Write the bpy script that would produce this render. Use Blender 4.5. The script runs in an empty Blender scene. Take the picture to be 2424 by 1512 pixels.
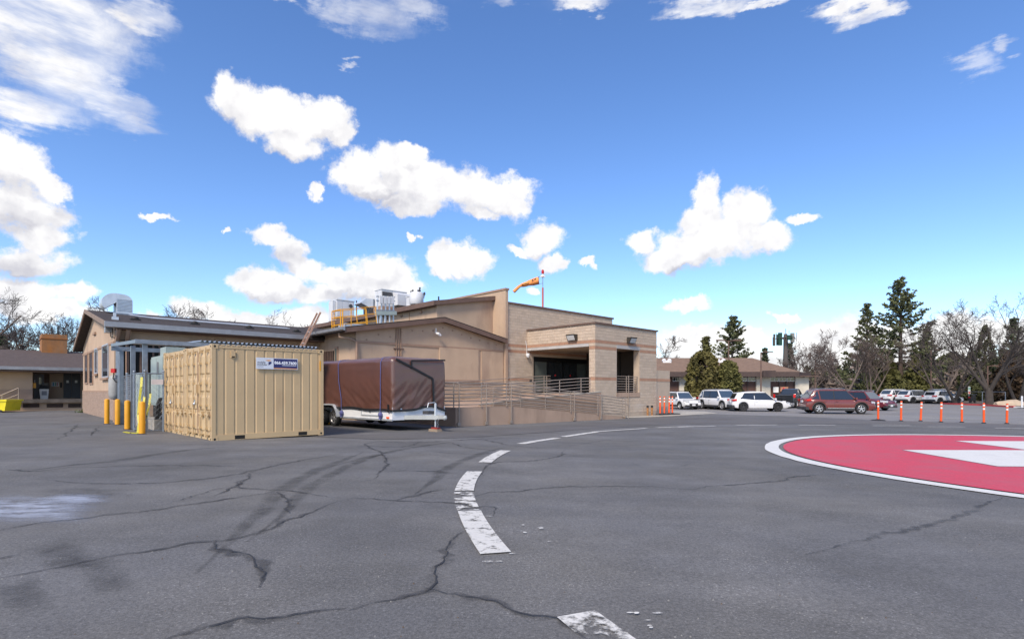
import bpy, bmesh, math, random
from mathutils import Vector, Matrix, noise as mnoise
R = math.radians
SC = bpy.context.scene
COL = SC.collection
random.seed(7)

# ------------------------------------------------------------------ camera
EYE = 1.4
F, CX, HZ = 1285.0, 1211.5, 923.0          # focal length and horizon measured on the photograph
cam_d = bpy.data.cameras.new("camera")
cam = bpy.data.objects.new("camera", cam_d); COL.objects.link(cam)
cam.location = (0, 0, EYE); cam.rotation_euler = (R(90), 0, 0)
cam_d.sensor_width = 36; cam_d.lens = 36 * F / 2423; cam_d.shift_y = (HZ - 756) / 2423
cam_d.clip_start = 0.1; cam_d.clip_end = 3000
SC.camera = cam

# ------------------------------------------------------------------ sky, sun, exposure
SC.view_settings.view_transform = 'Standard'; SC.view_settings.look = 'None'
SC.view_settings.exposure = 0.45; SC.view_settings.gamma = 1; SC.view_settings.use_curve_mapping = False
SUN_AZ, SUN_EL = R(203), R(43)             # compass angle from +Y towards +X; behind the camera, a little to its left, veiled by cloud
sd = bpy.data.lights.new("sun", 'SUN'); sd.energy = 3.25; sd.angle = R(16); sd.color = (1, .885, .735)
sun = bpy.data.objects.new("sun", sd); COL.objects.link(sun)
sdir = Vector((math.sin(SUN_AZ)*math.cos(SUN_EL), math.cos(SUN_AZ)*math.cos(SUN_EL), math.sin(SUN_EL)))
sun.rotation_euler = sdir.to_track_quat('Z', 'Y').to_euler(); sun.location = (-30, -20, 40)

world = bpy.data.worlds.new("World"); SC.world = world; world.use_nodes = True
def build_world():
    nt = world.node_tree; N = nt.nodes; L = nt.links; N.clear()
    out = N.new('ShaderNodeOutputWorld')
    sky = N.new('ShaderNodeTexSky'); sky.sky_type = 'NISHITA'; sky.sun_disc = False
    sky.sun_elevation = SUN_EL; sky.sun_rotation = SUN_AZ; sky.altitude = 1500; sky.air_density = 1.0; sky.dust_density = 1.0; sky.ozone_density = 2.2
    hs = N.new('ShaderNodeHueSaturation'); hs.inputs['Hue'].default_value = .507; hs.inputs['Saturation'].default_value = 1.17; hs.inputs['Value'].default_value = 1.17
    L.new(sky.outputs[0], hs.inputs['Color'])
    b1 = N.new('ShaderNodeBackground'); b1.inputs['Strength'].default_value = .15
    L.new(hs.outputs[0], b1.inputs[0])
    tc = N.new('ShaderNodeTexCoord'); D = tc.outputs['Generated']
    sx = N.new('ShaderNodeSeparateXYZ'); L.new(D, sx.inputs[0])
    def M(op, a, b=None, c=None):
        n = N.new('ShaderNodeMath'); n.operation = op
        for i, v in enumerate((a, b, c)):
            if v is None: continue
            if isinstance(v, (int, float)): n.inputs[i].default_value = v
            else: L.new(v, n.inputs[i])
        return n.outputs[0]
    def V(op, a, b=None, c=None, o=0):
        n = N.new('ShaderNodeVectorMath'); n.operation = op
        for i, v in enumerate((a, b, c)):
            if v is None: continue
            if isinstance(v, tuple): n.inputs[i].default_value = v
            else: L.new(v, n.inputs[i])
        return n.outputs[o]
    def SS(v, a, b, x=0., y=1.):
        n = N.new('ShaderNodeMapRange'); n.interpolation_type = 'SMOOTHSTEP'
        L.new(v, n.inputs[0]); n.inputs[1].default_value = a; n.inputs[2].default_value = b; n.inputs[3].default_value = x; n.inputs[4].default_value = y
        return n.outputs[0]
    def NO(vec, scale, detail, rough=.55, off=(0, 0, 0), lac=2.0):
        v = V('ADD', vec, off)
        n = N.new('ShaderNodeTexNoise'); n.inputs['Scale'].default_value = scale; n.inputs['Detail'].default_value = detail; n.inputs['Roughness'].default_value = rough
        n.inputs['Lacunarity'].default_value = lac
        L.new(v, n.inputs['Vector']); return n
    az = M('ARCTAN2', sx.outputs[0], sx.outputs[1]); el = M('ARCSINE', sx.outputs[2])
    cb = N.new('ShaderNodeCombineXYZ'); L.new(az, cb.inputs[0]); L.new(el, cb.inputs[1]); P = cb.outputs[0]
    n1 = NO(D, 9, 6, .6); n2 = NO(D, 34, 5, .62, (3, 1, 2))
    w1 = V('MULTIPLY', V('SUBTRACT', n1.outputs['Color'], (.5, .5, .5)), (.11, .085, 0))
    w2 = V('MULTIPLY', V('SUBTRACT', n2.outputs['Color'], (.5, .5, .5)), (.03, .026, 0))
    PW = V('ADD', V('ADD', P, w1), w2)
    def blob(px, py, rx, ry):
        u = (px - CX) / F; v = (HZ - py) / F; a = math.atan(u); e = math.atan(v * math.cos(a))
        return a, e, rx / F * math.cos(a)**2, ry / F * math.cos(a) * math.cos(e)**2
    def field(Pv, blobs, k=.25):
        m = None
        for b in blobs:
            a, e, ra, re = blob(*b)
            d = V('LENGTH', V('MULTIPLY_ADD', Pv, (1/ra, 1/re, 0), (-a/ra, -e/re, 0)), o=1)
            if m is None: m = d
            else:
                n = N.new('ShaderNodeMath'); n.operation = 'SMOOTH_MIN'; L.new(m, n.inputs[0]); L.new(d, n.inputs[1]); n.inputs[2].default_value = k; m = n.outputs[0]
        return m
    cumulus = [  # px, py, rx, ry on the 2423-wide photograph, converted to sky directions above
        (590,262,90,58),(690,272,110,60),(770,262,62,50),(690,330,75,36),(545,240,40,32),(790,300,40,40),
        (845,400,72,55),(940,385,85,55),(975,360,48,34),(1000,435,130,66),(880,450,70,38),(1110,450,100,58),(1195,470,75,50),(1130,505,60,22),(960,490,80,26),
        (747,444,26,20),
        (1662,455,34,42),(1655,520,50,48),(1755,500,66,50),(1805,558,68,36),(1700,560,100,56),(1530,572,44,36),(1600,612,90,34),(1650,590,100,46),
        (1285,560,58,44),(1320,620,34,26),(1225,590,30,14),
        (1050,615,44,36),(1100,622,60,40),(1065,650,36,18),
        (640,560,58,28),(695,600,52,32),(725,640,52,32),(600,652,60,34),(665,682,88,36),(800,664,62,28),(900,648,88,52),(950,692,82,40),(850,690,80,42),(760,706,90,30),
        (40,380,110,72),(120,425,62,34),(40,480,110,66),(70,545,86,38),(50,605,110,42),
        (70,690,130,46),(190,700,56,26),(120,745,150,36),(480,728,90,30),(590,752,90,28),(690,770,110,36),(330,760,70,20),
        (1630,720,68,17),(1640,806,120,44),(1740,800,70,24),(1860,750,42,11),(1960,810,110,52),(2060,790,105,66),(2130,800,80,60),(2265,782,95,50),(2350,790,90,50),(2210,830,190,50),(1980,860,220,50),(1700,850,190,44),(2500,800,120,60),
        (395,503,33,12),(536,550,13,8),(1275,694,26,13),(1386,622,17,12),(1915,508,46,14),(970,575,12,10),
    ]
    veils = [(880,40,110,66),(985,20,80,44),(1170,8,46,18),(790,60,60,30),(690,20,30,14),(845,160,22,10),(2320,155,60,32),(2400,105,40,20)]
    wisps = [(90,40,290,120),(320,40,90,52),(130,160,180,110),(240,230,120,54),(290,295,74,38),(60,265,130,50),
             (1370,10,76,26),(1680,15,120,34),(1800,4,76,16),(2020,18,100,36),(2100,4,60,16)]
    f1 = field(PW, cumulus)
    f1u = field(V('ADD', PW, (.006, .030, 0)), cumulus)        # the same clouds a little higher: tells tops from bottoms
    n5 = NO(D, 52, 6, .7, (7, 3, 1)); n6 = NO(D, 16, 4, .6, (1, 9, 4))
    fr = M('ADD', M('MULTIPLY', M('SUBTRACT', n5.outputs['Fac'], .5), .75), M('MULTIPLY', M('SUBTRACT', n6.outputs['Fac'], .5), .45))
    d1 = SS(M('ADD', f1, fr), 1.12, .66)
    # streaky cloud: the warp is stretched along the streak
    sv = N.new('ShaderNodeMapping'); sv.inputs['Rotation'].default_value = (0, 0, R(28)); sv.inputs['Scale'].default_value = (3.4, 15, 1); L.new(P, sv.inputs[0])
    n3 = NO(sv.outputs[0], 1.4, 7, .62)
    ws = V('MULTIPLY', V('SUBTRACT', n3.outputs['Color'], (.5, .5, .5)), (.16, .12, 0))
    f2 = field(V('ADD', V('ADD', P, ws), w2), wisps)
    tx = SS(n3.outputs['Fac'], .34, .60)
    d2 = M('MULTIPLY', SS(M('ADD', f2, M('MULTIPLY', fr, .6)), 1.22, .42), M('ADD', M('MULTIPLY', tx, .62), .36))
    f3 = field(V('ADD', V('ADD', P, ws), w2), veils)
    d2 = M('MAXIMUM', d2, M('MULTIPLY', SS(M('ADD', f3, M('MULTIPLY', fr, 1.3)), 1.25, .3), M('ADD', M('MULTIPLY', tx, .38), .14)))
    # the rest of the sky, beyond the photograph's field: scattered cumulus of the same kind
    zc = M('MAXIMUM', sx.outputs[2], .06)
    cb2 = N.new('ShaderNodeCombineXYZ'); L.new(M('DIVIDE', sx.outputs[0], zc), cb2.inputs[0]); L.new(M('DIVIDE', sx.outputs[1], zc), cb2.inputs[1])
    n4 = NO(cb2.outputs[0], .9, 7, .6, (5, 2, 0))
    g = SS(n4.outputs['Fac'], .5, .62)
    outm = M('MAXIMUM', SS(M('ABSOLUTE', az), .80, .92), SS(el, .60, .70))
    low = SS(el, .0, .05)
    d3 = M('MULTIPLY', M('MULTIPLY', g, outm), low)
    den = M('MINIMUM', M('MAXIMUM', M('MAXIMUM', d1, d2), d3), 1.0)
    # cloud body: billow relief and greyer thick undersides
    up = V('ADD', D, (.012, 0, -.02))
    na = NO(D, 14, 5, .55); nb = NO(up, 14, 5, .55)
    rel = M('MULTIPLY', M('SUBTRACT', na.outputs['Fac'], nb.outputs['Fac']), .9)
    bot = SS(M('SUBTRACT', f1, f1u), -.12, .55)
    under = [(30,500,120,38),(40,625,120,30),(690,355,70,22),(960,500,70,20),(880,470,60,16),(700,620,46,34),(1640,640,60,14),(920,730,90,24),(660,700,70,20),(820,720,80,20)]
    fu = field(PW, under, .3); gu = SS(fu, 1.4, .3)
    tone = M('SUBTRACT', M('SUBTRACT', M('ADD', rel, 1.04), M('MULTIPLY', gu, .26)), M('MULTIPLY', bot, .20))
    tone = M('MINIMUM', M('MAXIMUM', tone, .55), 1.08)
    cc = N.new('ShaderNodeCombineColor'); L.new(M('MULTIPLY', tone, 1.0), cc.inputs[0]); L.new(M('MULTIPLY', tone, .985), cc.inputs[1]); L.new(M('ADD', M('MULTIPLY', tone, .84), .14), cc.inputs[2])
    b2 = N.new('ShaderNodeBackground'); b2.inputs['Strength'].default_value = .76; L.new(cc.outputs[0], b2.inputs[0])
    mx = N.new('ShaderNodeMixShader'); L.new(M('MULTIPLY', den, .97), mx.inputs[0]); L.new(b1.outputs[0], mx.inputs[1]); L.new(b2.outputs[0], mx.inputs[2])
    L.new(mx.outputs[0], out.inputs[0])
build_world()

# ------------------------------------------------------------------ measured frame of the place
TH = R(46.5); AX, AY = math.sin(TH), math.cos(TH)     # A: along the building fronts, B: square to them, away
RZ = R(43.5)
KN = [(-400, .2), (-60, .15), (3, .08), (14, -.12), (26, -.215), (34, -.27), (45, -.35), (55, -.35), (84, -.22), (120, -.15), (400, 0), (900, 0)]
def gza(a):
    for (a0, z0), (a1, z1) in zip(KN, KN[1:]):
        if a <= a1: return z0 + (z1 - z0) * max(0, (a - a0)) / (a1 - a0)
    return KN[-1][1]
def gz(x, y): return gza(x * AX + y * AY)
def gp(px, py):                       # ground point seen at a measured pixel
    z = 0.
    for _ in range(40):
        Y = (EYE - z) * F / (py - HZ); X = (px - CX) / F * Y
        z = .5 * z + .5 * gz(X, Y)
    return Vector((X, Y, gz(X, Y)))
def at(px, py, Y): return Vector(((px - CX) / F * Y, Y, EYE + (HZ - py) / F * Y))
def ab(v): return (v[0]*AX + v[1]*AY, -v[0]*AY + v[1]*AX)
def xy(a, b): return (a*AX - b*AY, a*AY + b*AX)
def a_of(px, b):
    r = (px - CX) / F; return (r*b*AX + b*AY) / (AX - AY*r)
def b_of(px, a):
    r = (px - CX) / F; return (a*AX - r*a*AY) / (AY + r*AX)
def z_of(py, a, b): return EYE + (HZ - py) / F * xy(a, b)[1]

# ------------------------------------------------------------------ materials
MATS = {}
def mat(name, col, rough=.7, metal=0., var=.12, scale=3., bump=0., bscale=40., spec=.5, coat=0., island=0., dirt=None, emit=None):
    """Principled paint with noise variation; dirt=(colour, scale, low, high) adds worn patches."""
    if name in MATS: return MATS[name]
    m = bpy.data.materials.new(name); m.use_nodes = True; nt = m.node_tree; N = nt.nodes; L = nt.links
    p = N['Principled BSDF']; p.inputs['Roughness'].default_value = rough; p.inputs['Metallic'].default_value = metal
    p.inputs['Specular IOR Level'].default_value = spec; p.inputs['Coat Weight'].default_value = coat
    tc = N.new('ShaderNodeTexCoord'); o = tc.outputs['Object']
    n = N.new('ShaderNodeTexNoise'); n.inputs['Scale'].default_value = scale; n.inputs['Detail'].default_value = 6; L.new(o, n.inputs['Vector'])
    mr = N.new('ShaderNodeMapRange'); L.new(n.outputs['Fac'], mr.inputs[0]); mr.inputs[1].default_value = .3; mr.inputs[2].default_value = .7
    mr.inputs[3].default_value = 1 - var; mr.inputs[4].default_value = 1 + var
    fac = mr.outputs[0]
    if island:
        g = N.new('ShaderNodeNewGeometry'); oi = N.new('ShaderNodeObjectInfo')
        a = N.new('ShaderNodeMath'); a.operation = 'ADD'; L.new(g.outputs['Random Per Island'], a.inputs[0]); L.new(oi.outputs['Random'], a.inputs[1])
        fr = N.new('ShaderNodeMath'); fr.operation = 'FRACT'; L.new(a.outputs[0], fr.inputs[0])
        m2 = N.new('ShaderNodeMapRange'); L.new(fr.outputs[0], m2.inputs[0]); m2.inputs[3].default_value = 1 - island; m2.inputs[4].default_value = 1 + island
        mu = N.new('ShaderNodeMath'); mu.operation = 'MULTIPLY'; L.new(fac, mu.inputs[0]); L.new(m2.outputs[0], mu.inputs[1]); fac = mu.outputs[0]
    vm = N.new('ShaderNodeVectorMath'); vm.operation = 'SCALE'; vm.inputs[0].default_value = col[:3]; L.new(fac, vm.inputs['Scale'])
    c = vm.outputs[0]
    if dirt:
        dc, ds, lo, hi = dirt[:4]
        nd = N.new('ShaderNodeTexNoise'); nd.inputs['Scale'].default_value = ds; nd.inputs['Detail'].default_value = 8; nd.inputs['Roughness'].default_value = .65
        if len(dirt) > 4:
            mp = N.new('ShaderNodeMapping'); mp.inputs['Scale'].default_value = dirt[4]; L.new(o, mp.inputs[0]); L.new(mp.outputs[0], nd.inputs['Vector'])
        else: L.new(o, nd.inputs['Vector'])
        md = N.new('ShaderNodeMapRange'); L.new(nd.outputs['Fac'], md.inputs[0]); md.inputs[1].default_value = lo; md.inputs[2].default_value = hi
        mx = N.new('ShaderNodeMix'); mx.data_type = 'RGBA'; L.new(md.outputs[0], mx.inputs[0]); L.new(c, mx.inputs[6]); mx.inputs[7].default_value = (*dc, 1); c = mx.outputs[2]
    L.new(c, p.inputs['Base Color'])
    if bump:
        nb = N.new('ShaderNodeTexNoise'); nb.inputs['Scale'].default_value = bscale; nb.inputs['Detail'].default_value = 4; L.new(o, nb.inputs['Vector'])
        bp = N.new('ShaderNodeBump'); bp.inputs['Strength'].default_value = bump; bp.inputs['Distance'].default_value = .02; L.new(nb.outputs['Fac'], bp.inputs['Height']); L.new(bp.outputs[0], p.inputs['Normal'])
    if emit:
        p.inputs['Emission Color'].default_value = (*col[:3], 1); p.inputs['Emission Strength'].default_value = emit
    MATS[name] = m; return m

# ------------------------------------------------------------------ mesh builder
ORG = {}
class MB:
    def __init__(s): s.v = []; s.f = []; s.m = []; s.mi = 0
    def add(s, vs, fs):
        o = len(s.v); s.v += [tuple(v) for v in vs]
        for f in fs: s.f.append([i + o for i in f]); s.m.append(s.mi)
        return s
    def box(s, x0, x1, y0, y1, z0, z1):
        return s.add([(x, y, z) for z in (z0, z1) for y in (y0, y1) for x in (x0, x1)],
                     [(0,2,3,1),(4,5,7,6),(0,1,5,4),(2,6,7,3),(0,4,6,2),(1,3,7,5)])
    def obox(s, c, ux, uy, uz):
        c, ux, uy, uz = map(Vector, (c, ux, uy, uz))
        return s.add([c + ux*i + uy*j + uz*k for k in (-1, 1) for j in (-1, 1) for i in (-1, 1)],
                     [(0,2,3,1),(4,5,7,6),(0,1,5,4),(2,6,7,3),(0,4,6,2),(1,3,7,5)])
    def beam(s, p0, p1, w, h, up=(0, 0, 1)):
        p0, p1 = Vector(p0), Vector(p1); d = (p1 - p0); l = d.length; d.normalize()
        sd_ = d.cross(Vector(up))
        if sd_.length < 1e-4: sd_ = d.cross(Vector((1, 0, 0)))
        sd_.normalize(); u = sd_.cross(d)
        return s.obox((p0 + p1) / 2, d * l / 2, sd_ * w / 2, u * h / 2)
    def tube(s, pts, r, n=6, cap=True):
        pts = [Vector(p) for p in pts]; k = len(pts)
        rs = r if isinstance(r, (list, tuple)) else [r] * k
        vs = []; up = None
        for i, p in enumerate(pts):
            d = (pts[min(i + 1, k - 1)] - pts[max(i - 1, 0)])
            if d.length < 1e-9: d = Vector((0, 0, 1))
            d.normalize()
            if up is None: up = d.orthogonal().normalized()
            else:
                up = up - d * up.dot(d)
                up = up.normalized() if up.length > 1e-6 else d.orthogonal().normalized()
            w = d.cross(up)
            for j in range(n):
                t = 2 * math.pi * j / n; vs.append(p + (up * math.cos(t) + w * math.sin(t)) * rs[i])
        fs = [(i*n + j, i*n + (j+1) % n, (i+1)*n + (j+1) % n, (i+1)*n + j) for i in range(k - 1) for j in range(n)]
        if cap: fs += [tuple(range(n - 1, -1, -1)), tuple((k-1)*n + j for j in range(n))]
        return s.add(vs, fs)
    def cyl(s, c, r, h, n=16, r2=None):
        c = Vector(c); return s.tube([c, c + Vector((0, 0, h))], [r, r if r2 is None else r2], n)
    def prism(s, poly, ext):           # planar polygon swept by a vector
        poly = [Vector(p) for p in poly]; e = Vector(ext); n = len(poly)
        return s.add(poly + [p + e for p in poly], [tuple(range(n - 1, -1, -1)), tuple(range(n, 2*n))] + [(i, (i+1) % n, (i+1) % n + n, i + n) for i in range(n)])
    def lathe(s, prof, c=(0, 0, 0), n=16, axis='z'):   # profile (r, h)
        vs = []
        for r, h in prof:
            for j in range(n):
                t = 2*math.pi*j/n; x, y = r*math.cos(t), r*math.sin(t)
                p = (x, y, h) if axis == 'z' else ((x, h, y) if axis == 'y' else (h, x, y))
                vs.append((p[0]+c[0], p[1]+c[1], p[2]+c[2]))
        k = len(prof)
        return s.add(vs, [(i*n+j, i*n+(j+1) % n, (i+1)*n+(j+1) % n, (i+1)*n+j) for i in range(k-1) for j in range(n)])
    def ball(s, c, r, n=10, sz=1.):
        return s.lathe([(r*math.sin(math.pi*i/(n//2+1)) + 1e-4, -r*sz*math.cos(math.pi*i/(n//2+1))) for i in range(n//2+2)], c, n)
    def build(s, name, mats, parent=None, smooth=False, keep=False):
        me = bpy.data.meshes.new(name)
        og = ORG.get(parent.name if parent else None, (0, 0, 0)) if not keep else (0, 0, 0)
        me.from_pydata([(x - og[0], y - og[1], z - og[2]) for x, y, z in s.v], [], s.f)
        if not isinstance(mats, (list, tuple)): mats = [mats]
        for m in mats: me.materials.append(m)
        if len(mats) > 1: me.polygons.foreach_set('material_index', s.m)
        if smooth:
            me.polygons.foreach_set('use_smooth', [True] * len(me.polygons))
            if smooth != 'full': me.set_sharp_from_angle(angle=R(38))
        me.update()
        o = bpy.data.objects.new(name, me); COL.objects.link(o)
        if parent:
            o.parent = parent
            if parent.name in ORG: ORG[o.name] = og
        return o

def tag(o, label=None, cat=None, group=None, kind=None):
    for k, v in (('label', label), ('category', cat), ('group', group), ('kind', kind)):
        if v: o[k] = v
    return o
def thing(name, label, cat, org=(0, 0, 0), frame=None, rz=0., group=None):
    o = bpy.data.objects.new(name, None); COL.objects.link(o); o.empty_display_size = .2
    if frame == 'AB':
        x, y = xy(org[0], org[1]); o.location = (x, y, org[2]); o.rotation_euler.z = RZ; ORG[o.name] = org
    elif frame == 'W':
        o.location = org; ORG[o.name] = org
    else:
        o.location = org; o.rotation_euler.z = rz
    return tag(o, label, cat, group)
def copy_tree(o, parent=None):
    c = o.copy(); COL.objects.link(c)
    if parent: c.parent = parent
    for ch in list(o.children): copy_tree(ch, c)
    return c
def dup(o, loc=None, rz=None, label=None, sc=None):
    c = copy_tree(o)
    if loc is not None: c.location = loc
    if rz is not None: c.rotation_euler.z = rz
    if sc is not None: c.scale = (sc, sc, sc) if isinstance(sc, (int, float)) else sc
    if label: c['label'] = label
    return c
def text_mesh(mb, body, size, org, ux, uy, depth=.002, bold=0., sx=1.):
    """Adds lettering, laid out from org along ux (reading direction) and uy (up), to the builder."""
    cu = bpy.data.curves.new("lettering", 'FONT'); cu.body = body; cu.size = size; cu.resolution_u = 3; cu.offset = bold
    o = bpy.data.objects.new("lettering", cu); COL.objects.link(o)
    dg = bpy.context.evaluated_depsgraph_get(); me = o.evaluated_get(dg).to_mesh()
    ux, uy = Vector(ux).normalized(), Vector(uy).normalized(); un = ux.cross(uy); og = Vector(org)
    mb.add([og + ux*v.co.x*sx + uy*v.co.y + un*depth for v in me.vertices], [tuple(p.vertices) for p in me.polygons])
    w = max((v.co.x for v in me.vertices), default=0) * sx
    o.to_mesh_clear(); bpy.data.objects.remove(o); bpy.data.curves.remove(cu)
    return w

# ------------------------------------------------------------------ ground
def asphalt(name, col, var=.16, speck=.5, worn=.5):
    m = bpy.data.materials.new(name); m.use_nodes = True; nt = m.node_tree; N = nt.nodes; L = nt.links
    p = N['Principled BSDF']; tc = N.new('ShaderNodeTexCoord'); o = tc.outputs['Object']
    def NO(sc, det, rough=.6, mp=None):
        n = N.new('ShaderNodeTexNoise'); n.inputs['Scale'].default_value = sc; n.inputs['Detail'].default_value = det; n.inputs['Roughness'].default_value = rough
        if mp:
            k = N.new('ShaderNodeMapping'); k.inputs['Scale'].default_value = mp; k.inputs['Rotation'].default_value = (0, 0, .5); L.new(o, k.inputs[0]); L.new(k.outputs[0], n.inputs['Vector'])
        else: L.new(o, n.inputs['Vector'])
        return n.outputs['Fac']
    def MR(v, a, b, c, d):
        n = N.new('ShaderNodeMapRange'); L.new(v, n.inputs[0])
        for i, x in enumerate((a, b, c, d)): n.inputs[i + 1].default_value = x
        return n.outputs[0]
    def MU(a, b, op='MULTIPLY'):
        n = N.new('ShaderNodeMath'); n.operation = op
        for i, v in enumerate((a, b)):
            if isinstance(v, (int, float)): n.inputs[i].default_value = v
            else: L.new(v, n.inputs[i])
        return n.outputs[0]
    big = MU(MR(NO(.16, 5), .3, .7, 1 - var, 1 + var), MR(NO(.42, 6, .65, (1, 1.7, 1)), .32, .68, 1 - var*.75, 1 + var*.75))
    mid = MR(NO(.9, 6, .7), .3, .7, 1 - var * .7, 1 + var * .7)
    stre = MR(NO(.5, 4, .6, (.35, 2.2, 1)), .35, .7, .93, 1.07)
    fine = MU(MR(NO(38, 3, .85), .3, .72, 1 - speck * .6, 1 + speck * .75), MR(NO(120, 2, .8), .3, .7, 1 - speck*.5, 1 + speck*.5))
    chips = MR(NO(64, 2, .6), .58, .70, 0, speck * 2.6)
    patch = MR(NO(.75, 7, .72), .46, .66, 0, worn)
    fac = MU(MU(MU(big, mid), MU(stre, fine)), MU(1.0, MU(chips, MU(patch, .22, 'ADD')), 'ADD'))
    tint = N.new('ShaderNodeMix'); tint.data_type = 'RGBA'; L.new(MR(NO(.35, 4), .4, .65, 0, 1), tint.inputs[0])
    tint.inputs[6].default_value = (*[c * f for c, f in zip(col, (.98, .99, 1.03))], 1); tint.inputs[7].default_value = (*[c * f for c, f in zip(col, (1.02, 1.0, .965))], 1)
    vm = N.new('ShaderNodeVectorMath'); vm.operation = 'SCALE'; L.new(tint.outputs[2], vm.inputs[0]); L.new(fac, vm.inputs['Scale'])
    L.new(vm.outputs[0], p.inputs['Base Color']); p.inputs['Roughness'].default_value = .86; p.inputs['Specular IOR Level'].default_value = .3
    bp = N.new('ShaderNodeBump'); bp.inputs['Strength'].default_value = .55; bp.inputs['Distance'].default_value = .008; L.new(NO(60, 4, .7), bp.inputs['Height']); L.new(bp.outputs[0], p.inputs['Normal'])
    MATS[name] = m; return m
M_ASPH = asphalt('asphalt_weathered', (.127, .1245, .122), .20, .54, .8)
M_ASPH2 = asphalt('asphalt_pale', (.212, .204, .198), .10, .35, .3)
M_ASPH3 = asphalt('asphalt_fresh', (.118, .113, .111), .12, .4, .25)
mb = MB()
AS = sorted({k[0] for k in KN} | {-20., -5., 8., 20., 40., 50., 65., 100., 160., 250.}); BS = [-600, -200, -60, -20, 0, 20, 60, 200, 700]
for a in AS:
    for b in BS: x, y = xy(a, b); mb.v.append((x, y, gza(a)))
nb_ = len(BS)
for i in range(len(AS) - 1):
    for j in range(nb_ - 1): mb.f.append([i*nb_+j, (i+1)*nb_+j, (i+1)*nb_+j+1, i*nb_+j+1]); mb.m.append(0)
ground = tag(mb.build('asphalt_ground', M_ASPH), 'weathered grey asphalt yard with cracks and worn paint', kind='structure')

def sheet(name, poly, dz, m, parent=None, kind=None, label=None):
    """A thin sheet lying on the ground, following its slope."""
    bm = bmesh.new(); f = bm.faces.new([bm.verts.new((p[0], p[1], 0)) for p in poly])
    if f.normal.z < 0: f.normal_flip()
    aa = [p[0]*AX + p[1]*AY for p in poly]
    for k in AS:
        if min(aa) < k < max(aa):
            bmesh.ops.bisect_plane(bm, geom=bm.verts[:] + bm.edges[:] + bm.faces[:], plane_co=(AX*k, AY*k, 0), plane_no=(AX, AY, 0))
    bmesh.ops.triangulate(bm, faces=bm.faces[:])
    for v in bm.verts: v.co.z = gz(v.co.x, v.co.y) + dz
    bm.normal_update()
    for f in bm.faces:
        if f.normal.z < 0: f.normal_flip()
    me = bpy.data.meshes.new(name); bm.to_mesh(me); bm.free(); me.materials.append(m)
    o = bpy.data.objects.new(name, me); COL.objects.link(o)
    if parent: o.parent = parent
    return tag(o, label, None, None, kind)
def resample(pts, step):
    pts = [Vector((p[0], p[1])) for p in pts]; out = [pts[0].copy()]
    # Catmull-Rom through the measured points
    P = [pts[0]*2 - pts[1]] + pts + [pts[-1]*2 - pts[-2]]
    for i in range(1, len(P) - 2):
        n = max(1, int((P[i+1] - P[i]).length / step))
        for k in range(1, n + 1):
            t = k / n; a, b, c, d = P[i-1:i+3]
            out.append(.5*((2*b) + (c - a)*t + (2*a - 5*b + 4*c - d)*t*t + (3*b - a - 3*c + d)*t**3))
    return out
def ribbon(name, pts, w, m, dz=.003, jag=0., step=.25, parent=None, taper=False, seed=0, across=1, wig=0., wseed=0):
    rnd = random.Random(seed); q = resample(pts, step); k = len(q)
    if wig:
        o = []; s = 0
        for i, p in enumerate(q):
            d = (q[min(i+1, k-1)] - q[max(i-1, 0)]).normalized(); s += (q[i] - q[max(i-1, 0)]).length; nz = lambda f_: mnoise.noise(Vector((s*f_, wseed*7.3, f_)))
            o.append(p + Vector((-d.y, d.x)) * wig * (nz(.9) + .55*nz(2.7) + .30*nz(8) + .16*nz(23)))
        q = o
    bm = bmesh.new(); uv = bm.loops.layers.uv.new('UVMap'); rows = []; s = 0
    for i, p in enumerate(q):
        d = (q[min(i+1, k-1)] - q[max(i-1, 0)]).normalized(); nrm = Vector((-d.y, d.x))
        if i: s += (q[i] - q[i-1]).length
        ww = w[0] + (w[1] - w[0]) * i / (k - 1) if isinstance(w, tuple) else w
        ww *= 1 + jag * rnd.uniform(-1, 1)
        if taper: ww *= max(.15, min(1, 4 * i / k, 4 * (k - 1 - i) / k))
        off = jag * ww * rnd.uniform(-.9, .9)
        c = p + nrm * off; row = []
        for j in range(across + 1):
            e = c + nrm * ww * (j / across - .5); row.append((bm.verts.new((e.x, e.y, gz(e.x, e.y) + dz)), s, j / across))
        rows.append(row)
    for r0, r1 in zip(rows, rows[1:]):
        for j in range(across):
            qd = (r0[j], r1[j], r1[j+1], r0[j+1])
            f = bm.faces.new([x[0] for x in qd])
            for l, x in zip(f.loops, qd): l[uv].uv = (x[1], x[2])
    bm.normal_update()
    for f in bm.faces:
        if f.normal.z < 0: f.normal_flip()
    me = bpy.data.meshes.new(name); bm.to_mesh(me); bm.free(); me.materials.append(m)
    o = bpy.data.objects.new(name, me); COL.objects.link(o)
    if parent: o.parent = parent
    return o
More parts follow.
